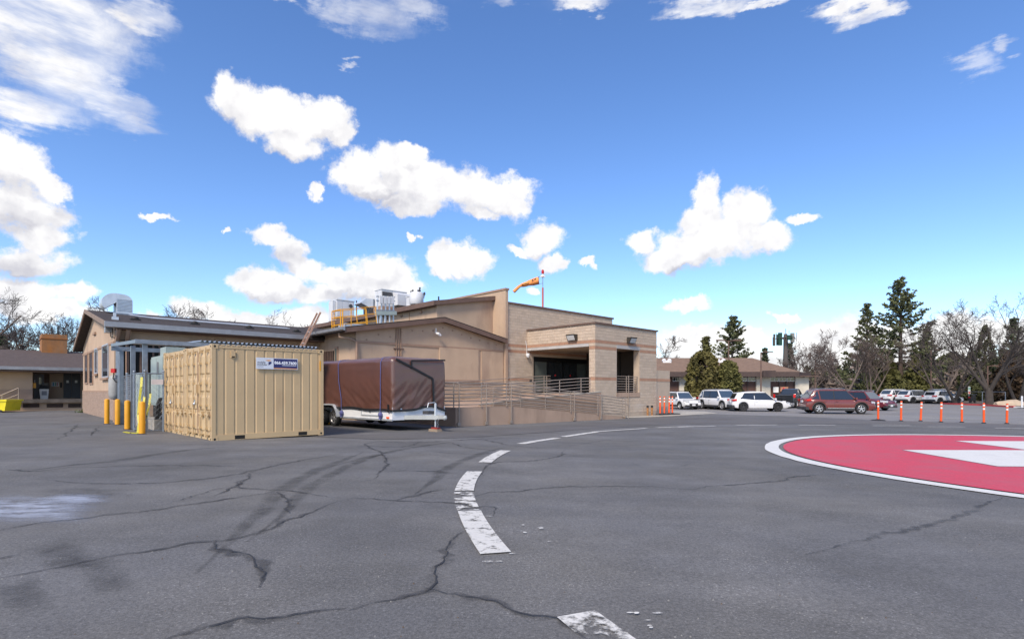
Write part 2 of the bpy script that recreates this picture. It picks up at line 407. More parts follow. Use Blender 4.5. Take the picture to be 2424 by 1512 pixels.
def decal(name, col, rough=.8, alpha=1., scale=8., lo=.35, hi=.6, edge=True, metal=0., stretch=None, spec=.3, disc=False, var=.06, fade=None):
    """Paint, wear or damp lying on the asphalt; noise eats through to what is below."""
    m = bpy.data.materials.new(name); m.use_nodes = True; nt = m.node_tree; N = nt.nodes; L = nt.links
    p = N['Principled BSDF']; p.inputs['Roughness'].default_value = rough; p.inputs['Specular IOR Level'].default_value = spec
    tc = N.new('ShaderNodeTexCoord'); n = N.new('ShaderNodeTexNoise'); n.inputs['Scale'].default_value = scale; n.inputs['Detail'].default_value = 8; n.inputs['Roughness'].default_value = .7
    src = tc.outputs['Object']
    if stretch:
        k = N.new('ShaderNodeMapping'); k.inputs['Scale'].default_value = stretch; k.inputs['Rotation'].default_value = (0, 0, .25); L.new(src, k.inputs[0]); src = k.outputs[0]
    L.new(src, n.inputs['Vector'])
    a = N.new('ShaderNodeMapRange'); L.new(n.outputs['Fac'], a.inputs[0]); a.inputs[1].default_value = lo; a.inputs[2].default_value = hi; a.inputs[3].default_value = alpha; a.inputs[4].default_value = 0
    al = a.outputs[0]
    if edge:
        sp = N.new('ShaderNodeSeparateXYZ'); L.new(tc.outputs['UV'], sp.inputs[0])
        pp = N.new('ShaderNodeMath'); pp.operation = 'PINGPONG'; L.new(sp.outputs[1], pp.inputs[0]); pp.inputs[1].default_value = .5
        e = N.new('ShaderNodeMapRange'); e.interpolation_type = 'SMOOTHSTEP'; L.new(pp.outputs[0], e.inputs[0]); e.inputs[1].default_value = 0; e.inputs[2].default_value = .4
        mu = N.new('ShaderNodeMath'); mu.operation = 'MULTIPLY'; L.new(al, mu.inputs[0]); L.new(e.outputs[0], mu.inputs[1]); al = mu.outputs[0]
    n2 = N.new('ShaderNodeTexNoise'); n2.inputs['Scale'].default_value = 25; n2.inputs['Detail'].default_value = 5; L.new(tc.outputs['Object'], n2.inputs['Vector'])
    v = N.new('ShaderNodeMapRange'); L.new(n2.outputs['Fac'], v.inputs[0]); v.inputs[1].default_value = .3; v.inputs[2].default_value = .7; v.inputs[3].default_value = 1 - var; v.inputs[4].default_value = 1 + var
    vm = N.new('ShaderNodeVectorMath'); vm.operation = 'SCALE'; vm.inputs[0].default_value = col; L.new(v.outputs[0], vm.inputs['Scale']); cc = vm.outputs[0]
    if fade:
        n3 = N.new('ShaderNodeTexNoise'); n3.inputs['Scale'].default_value = fade[1]; n3.inputs['Detail'].default_value = 8; n3.inputs['Roughness'].default_value = .7; L.new(tc.outputs['Object'], n3.inputs['Vector'])
        f3 = N.new('ShaderNodeMapRange'); L.new(n3.outputs['Fac'], f3.inputs[0]); f3.inputs[1].default_value = fade[2]; f3.inputs[2].default_value = fade[3]; f3.inputs[4].default_value = fade[4]
        mx = N.new('ShaderNodeMix'); mx.data_type = 'RGBA'; L.new(f3.outputs[0], mx.inputs[0]); L.new(cc, mx.inputs[6]); mx.inputs[7].default_value = (*fade[0], 1); cc = mx.outputs[2]
    L.new(cc, p.inputs['Base Color'])
    L.new(al, p.inputs['Alpha'])
    MATS[name] = m; return m
def g1(x, y): return ((x/1.6877)/1.585, (1500 + y/1.6877)/1.585)          # enlarged crops the marks were measured on
def g2(x, y): return ((1300 + x/1.6877)/1.585, (1500 + y/1.6877)/1.585)
def g3(x, y): return ((2540 + x/1.6877)/1.585, (1450 + y/1.6877)/1.585)
def g6(x, y): return ((2900 + x/2.4383)/1.585, (1000 + y/2.4383)/1.585)
def gl(fn, *pts): return [gp(*fn(*p)) for p in pts]

# paler asphalt of the car park, fresher strip beside the ramp, concrete apron by the entrance porch
lot = [gp(*p) for p in ((1600, 976), (1690, 980), (1900, 986), (2090, 994.5), (2250, 999), (2423, 1004), (2750, 1012))]
sheet('car_park', [(p.x, p.y) for p in lot] + [(70, 38), (95, 70), (70, 100), (20, 100), (11.5, 52), (10.2, 44)], .004, M_ASPH2, kind='structure', label='pale asphalt car park beyond the landing pad')
strip = gl(lambda x, y: (x, y), (700, 1022), (860, 1028), (1050, 1022), (1300, 1006), (1480, 996), (1700, 985.5), (1900, 989), (2150, 998), (2423, 1006), (2700, 1014), (2700, 1030), (2423, 1017), (2150, 1006), (1900, 1002), (1600, 1003), (1350, 1018), (1100, 1036), (900, 1040), (720, 1032))
sheet('asphalt_strip', [(p.x, p.y) for p in strip], .008, M_ASPH3, kind='structure', label='darker resurfaced asphalt strip curving past the ramp')
M_CONC = mat('concrete_pale', (.40, .37, .32), .85, var=.12, scale=1.5, bump=.2, bscale=60, dirt=((.25, .23, .20), 1.2, .5, .75))
apron = [gp(1481, 989.5), gp(1560, 986.5), gp(1700, 978.5), gp(1668, 974), gp(1592, 972)]
sheet('concrete_apron', [(p.x, p.y) for p in apron] + [xy(33.6, 19.7), xy(31.7, 19.3), xy(27.6, 19.2)], .016, M_CONC, kind='structure', label='pale concrete apron at the foot of the entrance porch')

M_SEAL = decal('crack_smear', (.072, .071, .073), .7, .62, 2.6, .36, .66)
M_CRACK = decal('crack_seal', (.040, .040, .043), .75, 1., 14, .62, .8, edge=False)
M_CRACKF = decal('crack_faint', (.045, .045, .05), .8, .75, 9, .45, .75, edge=True)
cr = [  # (crop, points, width, faint)
 (g1, [(-300,850),(0,820),(230,780),(470,760),(700,725),(1000,690),(1300,650),(1600,600),(1790,570)], .028, 0),
 (g1, [(-200,1160),(0,1130),(230,1090),(470,1045),(740,990),(1000,950),(1200,905),(1390,885),(1660,825),(1800,770),(2000,700),(2194,640)], .024, 0),
 (g1, [(1400,885),(1380,920),(1400,955),(1560,985),(1600,1010),(1640,1070),(1750,1120),(1740,1150),(1690,1190)], .06, 0),
 (g1, [(1000,1540),(1100,1500),(1500,1390),(1800,1365),(2194,1320)], .05, 0),
 (g1, [(200,500),(450,525),(950,525),(1380,490),(1640,440),(2194,330)], .03, 0),
 (g1, [(1640,440),(1510,545),(1750,575),(1900,590),(2190,620)], .035, 0),
 (g1, [(1050,670),(1300,580),(1500,540)], .05, 1), (g1, [(370,255),(500,150)], .05, 0),
 (g1, [(300,430),(1100,415),(1640,430)], .04, 0), (g1, [(0,555),(60,548)], .03, 0), (g1, [(-50,1015),(0,1010),(120,990)], .02, 0),
 (g1, [(620,170),(580,230)], .05, 0), (g1, [(1380,600),(1430,580),(1520,560)], .02, 1),
 (g2, [(0,1330),(200,1270),(400,1215),(480,1190),(520,1130),(600,1000),(660,920),(720,840),(745,826)], .05, 0),
 (g2, [(480,1190),(560,1215),(780,1250),(950,1300),(1100,1350),(1250,1365),(1340,1380),(1450,1450),(1560,1530)], .045, 0),
 (g2, [(0,640),(40,625),(300,645),(620,655),(720,670),(800,690),(870,680),(930,690),(900,740)], .035, 0),
 (g2, [(280,640),(450,600),(650,570)], .02, 0),
 (g2, [(720,640),(900,590),(1100,580),(1400,555),(1650,545),(1900,550),(2194,568)], .028, 0),
 (g2, [(0,525),(130,500),(240,440),(250,370),(220,330),(130,290),(200,265),(520,265)], .045, 0),
 (g2, [(240,450),(450,450),(740,468)], .035, 0),
 (g2, [(100,245),(330,270),(600,262),(850,250),(1000,280),(1150,300),(1390,320)], .05, 0),
 (g2, [(1390,320),(1340,355),(1150,385),(930,395),(880,450),(870,480)], .05, 0),
 (g2, [(1390,300),(1620,260),(1900,240)], .05, 1), (g2, [(530,325),(700,340),(850,340),(1060,320)], .04, 0), (g2, [(230,320),(560,350),(830,375)], .03, 1),
 (g3, [(0,650),(90,652),(170,632),(340,625),(500,610),(680,590),(760,570),(1100,550)], .026, 0),
 (g2, [(0,300),(150,292),(350,300),(480,262)], .03, 0), (g2, [(620,262),(760,300),(1000,330)], .03, 0), (g2, [(850,250),(1050,240),(1300,250)], .03, 0), (g1, [(1560,500),(1500,545),(1380,610)], .03, 0), (g1, [(0,440),(240,450),(480,420)], .03, 0), (g1, [(1790,575),(1850,640),(1840,720)], .02, 0),
 (g2, [(1300,370),(1700,390),(1920,430)], .03, 1), (g2, [(2194,400),(2060,430)], .03, 1),
]
for i, (fn, pts, w, faint) in enumerate(cr):
    q = gl(fn, *pts)
    ribbon('crack', q, w*.5 if faint else max(.009, w*.22), M_CRACKF if faint else M_CRACK, .009 if i % 2 else .0105, .7, .05, ground, True, i, 1, .11, i)
    if not faint: ribbon('sealer_smear', q, max(.08, w*2.1), M_SEAL, .0062 + .0002*(i % 9), .45, .07, ground, True, 50 + i, 2, .11, i)
M_TYRE = decal('tyre_mark', (.075, .073, .072), .75, .48, 3.0, .36, .68)
ribbon('sealer_smear', gl(g3, (800,1060),(1200,960),(1500,900),(1800,810),(2000,720),(2050,700)), .12, M_SEAL, .0061, .35, .1, ground, True, 44, 2, .05, 44)
for i, (fn, pts, w) in enumerate([
 (g1, [(1560,900),(1700,800),(1830,690),(1950,560),(2194,420),(2450,330)], .30), (g1, [(1240,1100),(1450,900),(1640,720),(1790,570),(2000,450),(2300,330)], .34),
 (g1, [(200,445),(480,410),(700,390),(950,350),(1250,310),(1500,295)], .42), (g2, [(430,600),(560,500),(660,420),(850,340),(1000,300)], .32), (g2, [(-100,420),(150,360),(420,300),(700,262)], .34)]):
    ribbon('tyre_mark', gl(fn, *pts), w, M_TYRE, .005, .1, .3, ground, True, 80 + i, 4)
def patch(name, fn, cx, cy, rx, ry, m, dz, seed, n=36):
    """Irregular soft-edged patch: rings carry v from 0 at the rim to .5 inside."""
    c = gp(*fn(cx, cy)); ex = gp(*fn(cx + rx, cy)) - c; ey = gp(*fn(cx, cy - ry)) - c
    bm = bmesh.new(); uv = bm.loops.layers.uv.new('UVMap'); rings = []
    for r in (1, .75, .45, .0):
        row = []
        for k in range(n):
            t = 2*math.pi*k/n; j = 1 + .35*mnoise.noise(Vector((math.cos(t)*1.6 + seed*3, math.sin(t)*1.6, seed)))
            p = c + ex*math.cos(t)*r*j + ey*math.sin(t)*r*j
            row.append(bm.verts.new((p.x, p.y, gz(p.x, p.y) + dz)))
        rings.append((row, (1 - r) * .5))
    for (a, va), (b, vb) in zip(rings, rings[1:]):
        for k in range(n):
            try: f = bm.faces.new((a[k], a[(k+1) % n], b[(k+1) % n], b[k]))
            except ValueError: continue
            for l, v in zip(f.loops, (va, va, vb, vb)): l[uv].uv = (0, v)
    bm.normal_update()
    for f in bm.faces:
        if f.normal.z < 0: f.normal_flip()
    me = bpy.data.meshes.new(name); bm.to_mesh(me); bm.free(); me.materials.append(m)
    o = bpy.data.objects.new(name, me); COL.objects.link(o); o.parent = ground
    return o
M_OIL = decal('oil_stain', (.058, .056, .055), .65, .42, 3.4, .34, .70)
for i, (x, y, rx, ry) in enumerate([(400,960,230,95), (660,1120,210,105), (130,1230,260,120), (520,1030,300,60)]): patch('oil_stain', g1, x, y, rx, ry, M_OIL, .0045 + i*.0003, i)
M_DAMP = decal('sky_tinted_spill', (.38, .41, .50), .35, .88, 2.6, .42, .70, edge=True, stretch=(.8, 2.6, 1), spec=.5)  # wet streak; the pale blue of reflected sky is put into its colour
patch('sky_tinted_spill', g1, 150, 690, 560, 95, M_DAMP, .0075, 21, 60)
patch('sky_tinted_spill', g1, 470, 630, 260, 40, M_DAMP, .0082, 27, 40)
patch('damp_patch', g1, 560, 590, 380, 45, M_OIL, .006, 23, 40)

# painted markings
M_PAINT = decal('line_paint_worn', (.62, .605, .57), .7, .95, 9, .53, .66, edge=False)
M_PAINT2 = decal('line_paint_poor', (.62, .605, .57), .75, 1., 5, .44, .54, edge=False)
M_PAINT3 = decal('line_paint_thin', (.56, .545, .52), .75, .9, 4, .52, .75, edge=False)
DC, DR = (15.99, 9.06), 16.70
def arc(p, q, n=9):
    a0 = math.atan2(p[1]-DC[1], p[0]-DC[0]); a1 = math.atan2(q[1]-DC[1], q[0]-DC[0])
    if a1 - a0 > math.pi: a1 -= 2*math.pi
    if a0 - a1 > math.pi: a0 -= 2*math.pi
    r0, r1 = math.dist(p, DC) - .125, math.dist(q, DC) - .125      # p and q lie on the outer edge
    return [(DC[0] + (r0 + (r1-r0)*k/n)*math.cos(a0 + (a1-a0)*k/n), DC[1] + (r0 + (r1-r0)*k/n)*math.sin(a0 + (a1-a0)*k/n)) for k in range(n + 1)]
for k, (p, q, m) in enumerate([((.26,3.14), (1.25,1.1), M_PAINT2), ((-.59,5.94), (-.25,4.34), M_PAINT), ((-.76,7.12), (-.60,5.97), M_PAINT2), ((-.75,9.11), (-.76,7.21), M_PAINT), ((-.27,12.75), (-.64,10.38), M_PAINT), ((1.3,16.9), (.12,14.62), M_PAINT), ((3.0,19.9), (1.55,17.5), M_PAINT)]):
    ribbon('painted_dash', arc(p, q), .255, m, .013, 0, .2, ground)
for k, (fn, pts) in enumerate([(g2, [(1560,203),(1700,193),(1900,180)]), (g2, [(1960,176),(2190,167)]), (g3, [(0,257),(240,250)]), (g3, [(375,246),(630,243)]), (g3, [(770,245),(1000,246)]), (g3, [(1240,248),(1475,248)]), (g3, [(1590,254),(1820,256)]), (g3, [(2010,263),(2250,268)])]):
    ribbon('painted_dash', gl(fn, *pts), .22, M_PAINT3, .0135, 0, .4, ground)
for k, (fn, pts, w) in enumerate([(g6, [(560,1345),(900,1357),(1300,1375),(1800,1395),(2292,1411),(2700,1428)], .16), (g6, [(1060,1338),(1120,1332)], .1), (g6, [(330,1345),(180,1338)], .14), (g6, [(900,1440),(1250,1448)], .1), (g6, [(1180,1300),(1330,1290)], .1)]):
    ribbon('painted_line', gl(fn, *pts), w, M_PAINT3, .0145, 0, .8, ground)
# scattered paint flakes
for k in range(26):
    rnd = random.Random(300 + k)
    if k < 14: x, y = rnd.uniform(880, 1300), rnd.uniform(740, 1040)
    else: x, y = rnd.uniform(1700, 2190), rnd.uniform(1340, 1500)
    if rnd.random() < .7: patch('paint_flake', g2, x, y, rnd.uniform(8, 34), rnd.uniform(2, 7), M_PAINT2, .0155, k + 40, 12)

# landing pad: white ring, red field, white cross
pad = tag(bpy.data.objects.new('landing_pad', None), 'round red landing pad with a white cross and white rim painted on asphalt', None, None, 'structure'); COL.objects.link(pad)
M_RED = decal('pad_red', (.56, .046, .075), .6, 1., 5, .70, .84, edge=False, var=.14, fade=((.40, .10, .12), 1.1, .42, .72, .8))
M_WHITE = decal('pad_white', (.66, .645, .61), .6, 1., 9, .64, .78, edge=False, var=.07, fade=((.48, .46, .44), 2.0, .50, .75, .6))
PC = (14.60, 10.93)
def disc(name, r0, r1, m, dz, c=PC, n=128, rough=0.):
    bm = bmesh.new(); k = 8 if r0 == 0 else 1; rows = []
    for i in range(k + 1):
        r = r0 + (r1 - r0) * i / k
        rows.append([bm.verts.new((c[0] + (r + rough*random.uniform(-1, 1)*(i == k))*math.cos(t), c[1] + (r + rough*random.uniform(-1, 1)*(i == k))*math.sin(t), 0)) for t in [2*math.pi*j/n for j in range(n)]])
    for a, b in zip(rows, rows[1:]):
        for j in range(n):
            if (a[j].co - a[(j+1) % n].co).length < 1e-6: bm.faces.new((a[j], b[j], b[(j+1) % n]))
            else: bm.faces.new((a[j], b[j], b[(j+1) % n], a[(j+1) % n]))
    for kk in AS: bmesh.ops.bisect_plane(bm, geom=bm.verts[:] + bm.edges[:] + bm.faces[:], plane_co=(AX*kk, AY*kk, 0), plane_no=(AX, AY, 0))
    for v in bm.verts: v.co.z = gz(v.co.x, v.co.y) + dz
    bm.normal_update()
    for f in bm.faces:
        if f.normal.z < 0: f.normal_flip()
    me = bpy.data.meshes.new(name); bm.to_mesh(me); bm.free(); me.materials.append(m)
    o = bpy.data.objects.new(name, me); COL.objects.link(o); o.parent = pad
disc('white_rim', 8.29, 8.64, M_WHITE, .014, rough=.022)
disc('red_field', 0, 8.18, M_RED, .014)
cross = [(9.97,13.85),(13.33,13.98),(13.67,16.74),(16.6,16.75),(16.45,13.9),(20.1,13.8),(19.8,10.7),(16.3,10.72),(16.1,7.6),(13.2,7.6),(13.3,10.68),(9.62,10.75)]
sheet('white_cross', cross, .020, M_WHITE, pad)
M_EDGE = mat('pad_grey_line', (.13, .13, .14), .8)
for p, q in zip(cross, cross[1:] + cross[:1]): ribbon('cross_edge', [p, q], .07, M_EDGE, .017, 0, 1., pad)

# loose grit and bits of leaf lying on the yard
rnd = random.Random(77); mb = MB()
for _ in range(420):
    y = 2.9 + 17*rnd.random()**1.6; x = rnd.uniform(-.95, .95)*y; s = rnd.uniform(.003, .008); z = gz(x, y); mb.mi = 0 if rnd.random() < .75 else 1
    a = rnd.uniform(0, 6.28); c, d = math.cos(a)*s, math.sin(a)*s
    mb.add([(x - c, y - d, z), (x + d, y - c, z), (x + c, y + d, z), (x - d, y + c, z), (x, y, z + s*.9)], [(0, 1, 4), (1, 2, 4), (2, 3, 4), (3, 0, 4)])
tag(mb.build('loose_grit', [mat('pale_grit', (.22, .215, .205), .9), mat('leaf_bits', (.10, .065, .04), .9)]), 'fine loose grit scattered over the asphalt yard', kind='stuff')

# ------------------------------------------------------------------ shared building materials
M_STUC = mat('tan_stucco', (.475, .342, .240), .9, var=.07, scale=1.2, bump=.25, bscale=70, dirt=((.30, .20, .15), .5, .55, .8, (1, 1, .25)))
M_BRICKP = mat('tan_painted_brick', (.33, .235, .18), .85, var=.1, scale=2, bump=.2)
M_TRIM = mat('brown_trim', (.135, .083, .064), .75, var=.15, scale=4)
M_TRIML = mat('tan_trim', (.33, .215, .15), .8, var=.1)
M_ROOF = mat('brown_shingle', (.042, .032, .029), .95, var=.22, scale=5, bump=.6, bscale=25)
M_GUT = mat('grey_gutter', (.30, .305, .32), .45, metal=.35, var=.1)
M_GALV = mat('galvanised_steel', (.24, .27, .31), .42, metal=.6, var=.15, scale=6)
M_GALVL = mat('bright_sheet_metal', (.62, .66, .70), .4, metal=.45, var=.1, scale=3)
M_SOFF = mat('brown_soffit', (.16, .10, .075), .85, var=.1)
M_GLASS = mat('dark_glass', (.02, .024, .027), .06, var=.1, spec=.8)
M_GLASSL = mat('pale_glass', (.10, .115, .105), .08, var=.1, spec=.8)
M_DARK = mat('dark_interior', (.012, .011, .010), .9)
M_WHITEP = mat('white_paint', (.74, .74, .74), .45, var=.05)
M_BLACK = mat('black_rubber', (.018, .018, .019), .7)
M_CMU = mat('tan_block', (.485, .385, .295), .92, var=.05, scale=2.5, bump=.25, bscale=80, island=.07, dirt=((.50, .44, .38), .35, .55, .8))
M_CMUB = mat('rust_band_block', (.38, .215, .14), .9, var=.05, scale=2.5, bump=.2, bscale=80, island=.07)
M_JOINT = mat('mortar_joint', (.435, .345, .265), .95, var=.08)
M_LINT = mat('concrete_lintel', (.42, .40, .38), .85, var=.12, scale=1.5)
M_RAIL = mat('taupe_rail', (.30, .245, .205), .5, metal=.2, var=.12, scale=3)
M_RAMP = mat('tan_ramp_wall', (.38, .265, .195), .9, var=.08, scale=1.2, bump=.2, dirt=((.22, .15, .11), .8, .5, .8, (1, 1, .2)))
M_YEL = mat('safety_yellow', (.72, .33, .012), .45, var=.08)
M_ORNG = mat('safety_orange', (.85, .095, .010), .45, var=.06)
M_REFL = mat('white_reflective', (.72, .70, .66), .35, var=.08)

# ------------------------------------------------------------------ entrance building of concrete block
eb = thing('entrance_building', 'flat roofed tan block building with rust stripes and a dark glass entrance porch', 'building', (25.1, 19.48, -.25), 'AB')
def wallbox(mb, *a): mb.box(*a); return mb
DZ0, DZ1 = 1.22, 3.62
w = MB()
w.box(23.1, 25.69, 25.012, 25.3, -.6, 6.85); w.box(25.69, 31.5, 25.012, 25.3, DZ1, 6.85); w.box(31.5, 34.4, 25.012, 25.3, -.6, 6.85)
w.box(34.1, 34.388, 25.3, 38, -.6, 6.85); w.box(23.3, 34.1, 37.7, 38, -.6, 6.85)
w.build('wall', M_JOINT, eb)
MB().box(23.3, 34.1, 25.3, 37.7, 6.3, 6.5).build('roof', M_ROOF, eb)
w = MB(); w.box(23.3, 34.5, 24.93, 25.35, 6.85, 6.96); w.box(34.1, 34.5, 25.35, 38, 6.85, 6.96); w.build('coping', M_TRIM, eb)
# tall fin wall on the left end
fin = MB().box(23.08, 23.3, 24.9, 38, -.6, 7.66).build('fin_wall', M_STUC, eb)
MB().box(23.03, 23.35, 24.85, 38, 7.66, 7.78).build('coping', M_TRIML, eb)
# porch
w = MB()
w.box(25.112, 27.25, 19.492, 19.91, -.6, 4.0); w.box(29.65, 31.678, 19.492, 19.91, -.6, 4.0)       # piers
w.box(25.112, 31.678, 19.492, 19.91, 4.0, 5.25); w.box(25.112, 25.5, 19.91, 25.0, 4.0, 5.25)           # parapet
w.box(31.3, 31.678, 19.91, 25.0, -.6, 5.25); w.box(27.25, 29.65, 19.492, 19.7, -.6, .98)
w.build('porch_wall', M_JOINT, eb)
w = MB(); w.box(25.02, 31.77, 19.40, 19.95, 5.25, 5.34); w.box(25.02, 25.55, 19.95, 25.0, 5.25, 5.34); w.box(31.25, 31.77, 19.95, 25.0, 5.25, 5.34); w.build('coping', M_TRIM, eb)
MB().box(25.5, 31.3, 19.91, 25.0, 4.05, 4.18).build('soffit', M_STUC, eb)
MB().box(25.12, 31.3, 19.91, 25.0, -.6, DZ0 - .1).build('porch_base', M_RAMP, eb); MB().box(25.115, 31.3, 19.912, 24.998, DZ0 - .1, DZ0).build('porch_floor', M_CONC, eb)
MB().box(27.2, 29.7, 19.455, 19.91, .98, 1.25).build('sill_panel', M_RAMP, eb)
w = MB(); w.box(25.085, 25.3, 19.92, 24.98, 3.96, 4.13); w.build('lintel', M_LINT, eb)
MB().box(27.2, 29.7, 19.468, 19.6, 3.93, 4.13).build('lintel', M_LINT, eb)
# low wall beyond the porch
MB().box(31.69, 33.55, 19.6, 24.9, -.6, 2.72).build('side_wall', M_CMU, eb)
MB().box(31.7, 33.57, 19.585, 19.62, 1.98, 2.16).build('rust_band', M_CMUB, eb)
MB().box(31.7, 33.56, 19.58, 19.62, -.6, .30).build('stained_base', mat('grey_stained_base', (.30, .28, .25), .9, var=.3, scale=2), eb)

# blocks: each one a part, laid in running bond
C_, BL, JT = .18, .40, .009
blockmesh = {}
def block_mesh(lu, lz, axis, band):
    k = (round(lu, 3), round(lz, 3), axis, band)
    if k not in blockmesh:
        mb = MB(); d = .014; c = .002
        P = [(0, 0, 0), (lu, 0, 0), (lu, 0, lz), (0, 0, lz)]; Q = [(c, -d, c), (lu-c, -d, c), (lu-c, -d, lz-c), (c, -d, lz-c)]
        if axis == 'a': P = [(0, lu - p[0], p[2]) for p in P]; Q = [(-d, lu - p[0], p[2]) for p in Q]
        mb.add(P + Q, [(4,5,6,7),(0,1,5,4),(1,2,6,5),(2,3,7,6),(3,0,4,7)])
        o = mb.build('block', M_CMUB if band else M_CMU, None); blockmesh[k] = o.data; bpy.data.objects.remove(o)
    return blockmesh[k]
blocks = []
def lay(axis, const, u0, u1, z0, z1, holes=(), bands=(11, 21, 23)):
    r0 = math.floor(z0 / C_); r = r0
    while r * C_ < z1 - .02:
        za, zb = max(z0, r*C_), min(z1, (r+1)*C_)
        u = math.floor(u0 / BL) * BL + (BL/2 if r % 2 else 0) - BL
        while u < u1:
            a, b = max(u, u0), min(u + BL, u1)
            segs = [(a, b)]
            for (h0, h1, hz0, hz1) in holes:
                if za < hz1 - .03 and zb > hz0 + .03:
                    ns = []
                    for s in segs:
                        if s[1] <= h0 or s[0] >= h1: ns.append(s)
                        else:
                            if s[0] < h0: ns.append((s[0], h0))
                            if s[1] > h1: ns.append((h1, s[1]))
                    segs = ns
            for s in segs:
                if s[1] - s[0] > .05: blocks.append((axis, const, s[0] + JT/2, s[1] - JT/2, za + JT/2, zb - JT/2, r in bands))
            u += BL
        r += 1
lay('b', 19.492, 25.112, 31.678, .0, 5.25, [(27.2, 29.7, .97, 4.14)])
n_front = len(blocks)
lay('a', 25.112, 19.492, 25.0, .9, 5.25, [(19.91, 25.0, 0, 4.14)])
lay('b', 25.012, 23.3, 34.388, 1.0, 6.85, [(25.55, 31.55, 0, 3.75)])
lay('a', 31.3, 19.91, 21.5, 1.3, 4.0, [])
blocks.sort(key=lambda b: (0 if (b[0] == 'b' and b[1] < 20) else 1, -(b[3]-b[2]), -b[4]))
rest = MB()
for i, (ax_, cst, u0, u1, z0, z1, band) in enumerate(blocks):
    me = block_mesh(u1 - u0, z1 - z0, ax_, band)
    loc = (u0, cst, z0) if ax_ == 'b' else (cst, u0, z0)
    if i < 300:
        o = bpy.data.objects.new('block', me); COL.objects.link(o); o.parent = eb
        og = ORG[eb.name]; o.location = (loc[0]-og[0], loc[1]-og[1], loc[2]-og[2])
    else:
        rest.mi = 1 if band else 0
        rest.add([(v.co.x+loc[0], v.co.y+loc[1], v.co.z+loc[2]) for v in me.vertices], [tuple(p.vertices) for p in me.polygons])
tag(rest.build('block_masonry', [M_CMU, M_CMUB], eb), kind='stuff')
# sliding doors
fr = MB()
DB = 25.06
for a0, a1 in ((25.69, 25.84), (27.06, 27.16), (28.62, 28.74), (30.08, 30.18), (31.4, 31.52)): fr.box(a0, a1, DB, DB + .12, DZ0, 3.3)
fr.box(25.69, 31.52, DB - .03, DB + .15, 3.3, DZ1); fr.box(25.69, 31.52, DB, DB + .12, DZ0, DZ0 + .12)
fr.build('door_frame', mat('black_anodised', (.012, .012, .013), .35, metal=.3), eb)
for i, (a0, a1) in enumerate(((25.84, 27.06), (27.16, 28.62), (28.74, 30.08), (30.18, 31.4))):
    g = MB().box(a0, a1, DB + .04, DB + .06, DZ0 + .12, 3.3).build('glass_door', M_GLASSL if i in (0, 3) else M_GLASS, eb)
    if i in (1, 2):
        d = MB(); d.tube([(a0 + .75, DB + .012, 2.42), (a0 + .75, DB + .036, 2.42)], .075, 12); d.build('red_dot', mat('red_decal', (.6, .03, .03), .5), g)
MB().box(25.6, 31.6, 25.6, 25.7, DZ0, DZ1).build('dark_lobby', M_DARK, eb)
MB().box(31.20, 31.29, 20.5, 24.98, DZ0, 4.04).build('dark_end_panel', mat('dark_brown_panel', (.03, .024, .02), .5), eb)  # even dark brown panel covering the porch's inner end wall
for b in (20.52, 22.0, 23.5): MB().box(31.16, 31.20, b, b + .07, DZ0, 4.04).build('end_panel_bar', MATS['black_anodised'], eb)
MB().box(25.3, 25.5, 24.965, 25.0, 1.95, 2.12).build('keypad', M_BLACK, eb)
# wall lights
def wall_light(axis, c, u, z):
    mb = MB(); l = MB()
    if axis == 'b':
        q = lambda x, y, zz: (u + x, c - y, z + zz)
    else: q = lambda x, y, zz: (c - y, u - x, z + zz)
    prof = [(0, 0), (.0, .36), (.34, .36), (.30, .30), (.16, 0)]
    a = [q(-.33, y, zz) for y, zz in prof]; e = Vector(q(.33, 0, 0)) - Vector(q(-.33, 0, 0)); mb.prism(a, e)
    o = mb.build('wall_light', mat('bronze_fixture', (.05, .045, .04), .5, metal=.3), eb)
    l.add([q(-.28, .315, .29), q(.28, .315, .29), q(.28, .18, .02), q(-.28, .18, .02)], [(0, 1, 2, 3)]); l.build('lens', mat('frosted_lens', (.55, .56, .55), .3), o)
wall_light('a', 25.085, b_of(1357, 25.1), 4.36)
wall_light('b', 19.465, a_of(1490, 19.48), 4.30)
mb = MB(); mb.cyl((25.0, 24.85, 3.62), .13, .16, 12); mb.ball((25.0, 24.85, 3.6), .11); mb.tube([(25, 24.95, 3.7), (25, 24.97, 4.3), (24.9, 24.97, 4.6)], .015); mb.build('security_camera', M_WHITEP, eb, smooth=True)
mb = MB(); mb.tube([(28.4, 19.43, .2), (28.4, 19.43, 2.3)], .022); mb.build('pipe', M_RAIL, eb)
# porch guard rail in the window opening
rl = MB()
for z in [1.32 + .155*k for k in range(7)]: rl.tube([(27.22, 19.62, z), (29.68, 19.62, z)], .02, 6)
for a in (27.26, 28.4, 29.2, 29.6): rl.tube([(a, 19.6, 1.25), (a, 19.6, 2.27)], .024, 6)
rl.build('guard_rail', M_RAIL, eb)
mb = MB(); mb.box(27.6, 28.1, 21, 21.5, 1.22, 1.75); mb.box(28.5, 29.2, 21.4, 21.9, 1.22, 1.62); mb.build('porch_bench', mat('grey_blue_seat', (.35, .38, .45), .6), eb)
mb = MB()
for a in (30.6, 31.0): mb.tube([(a, 19.3, -.3), (a, 19.3, .26)], .06, 10)
# (the two short rusty stand pipes are things of their own, below)

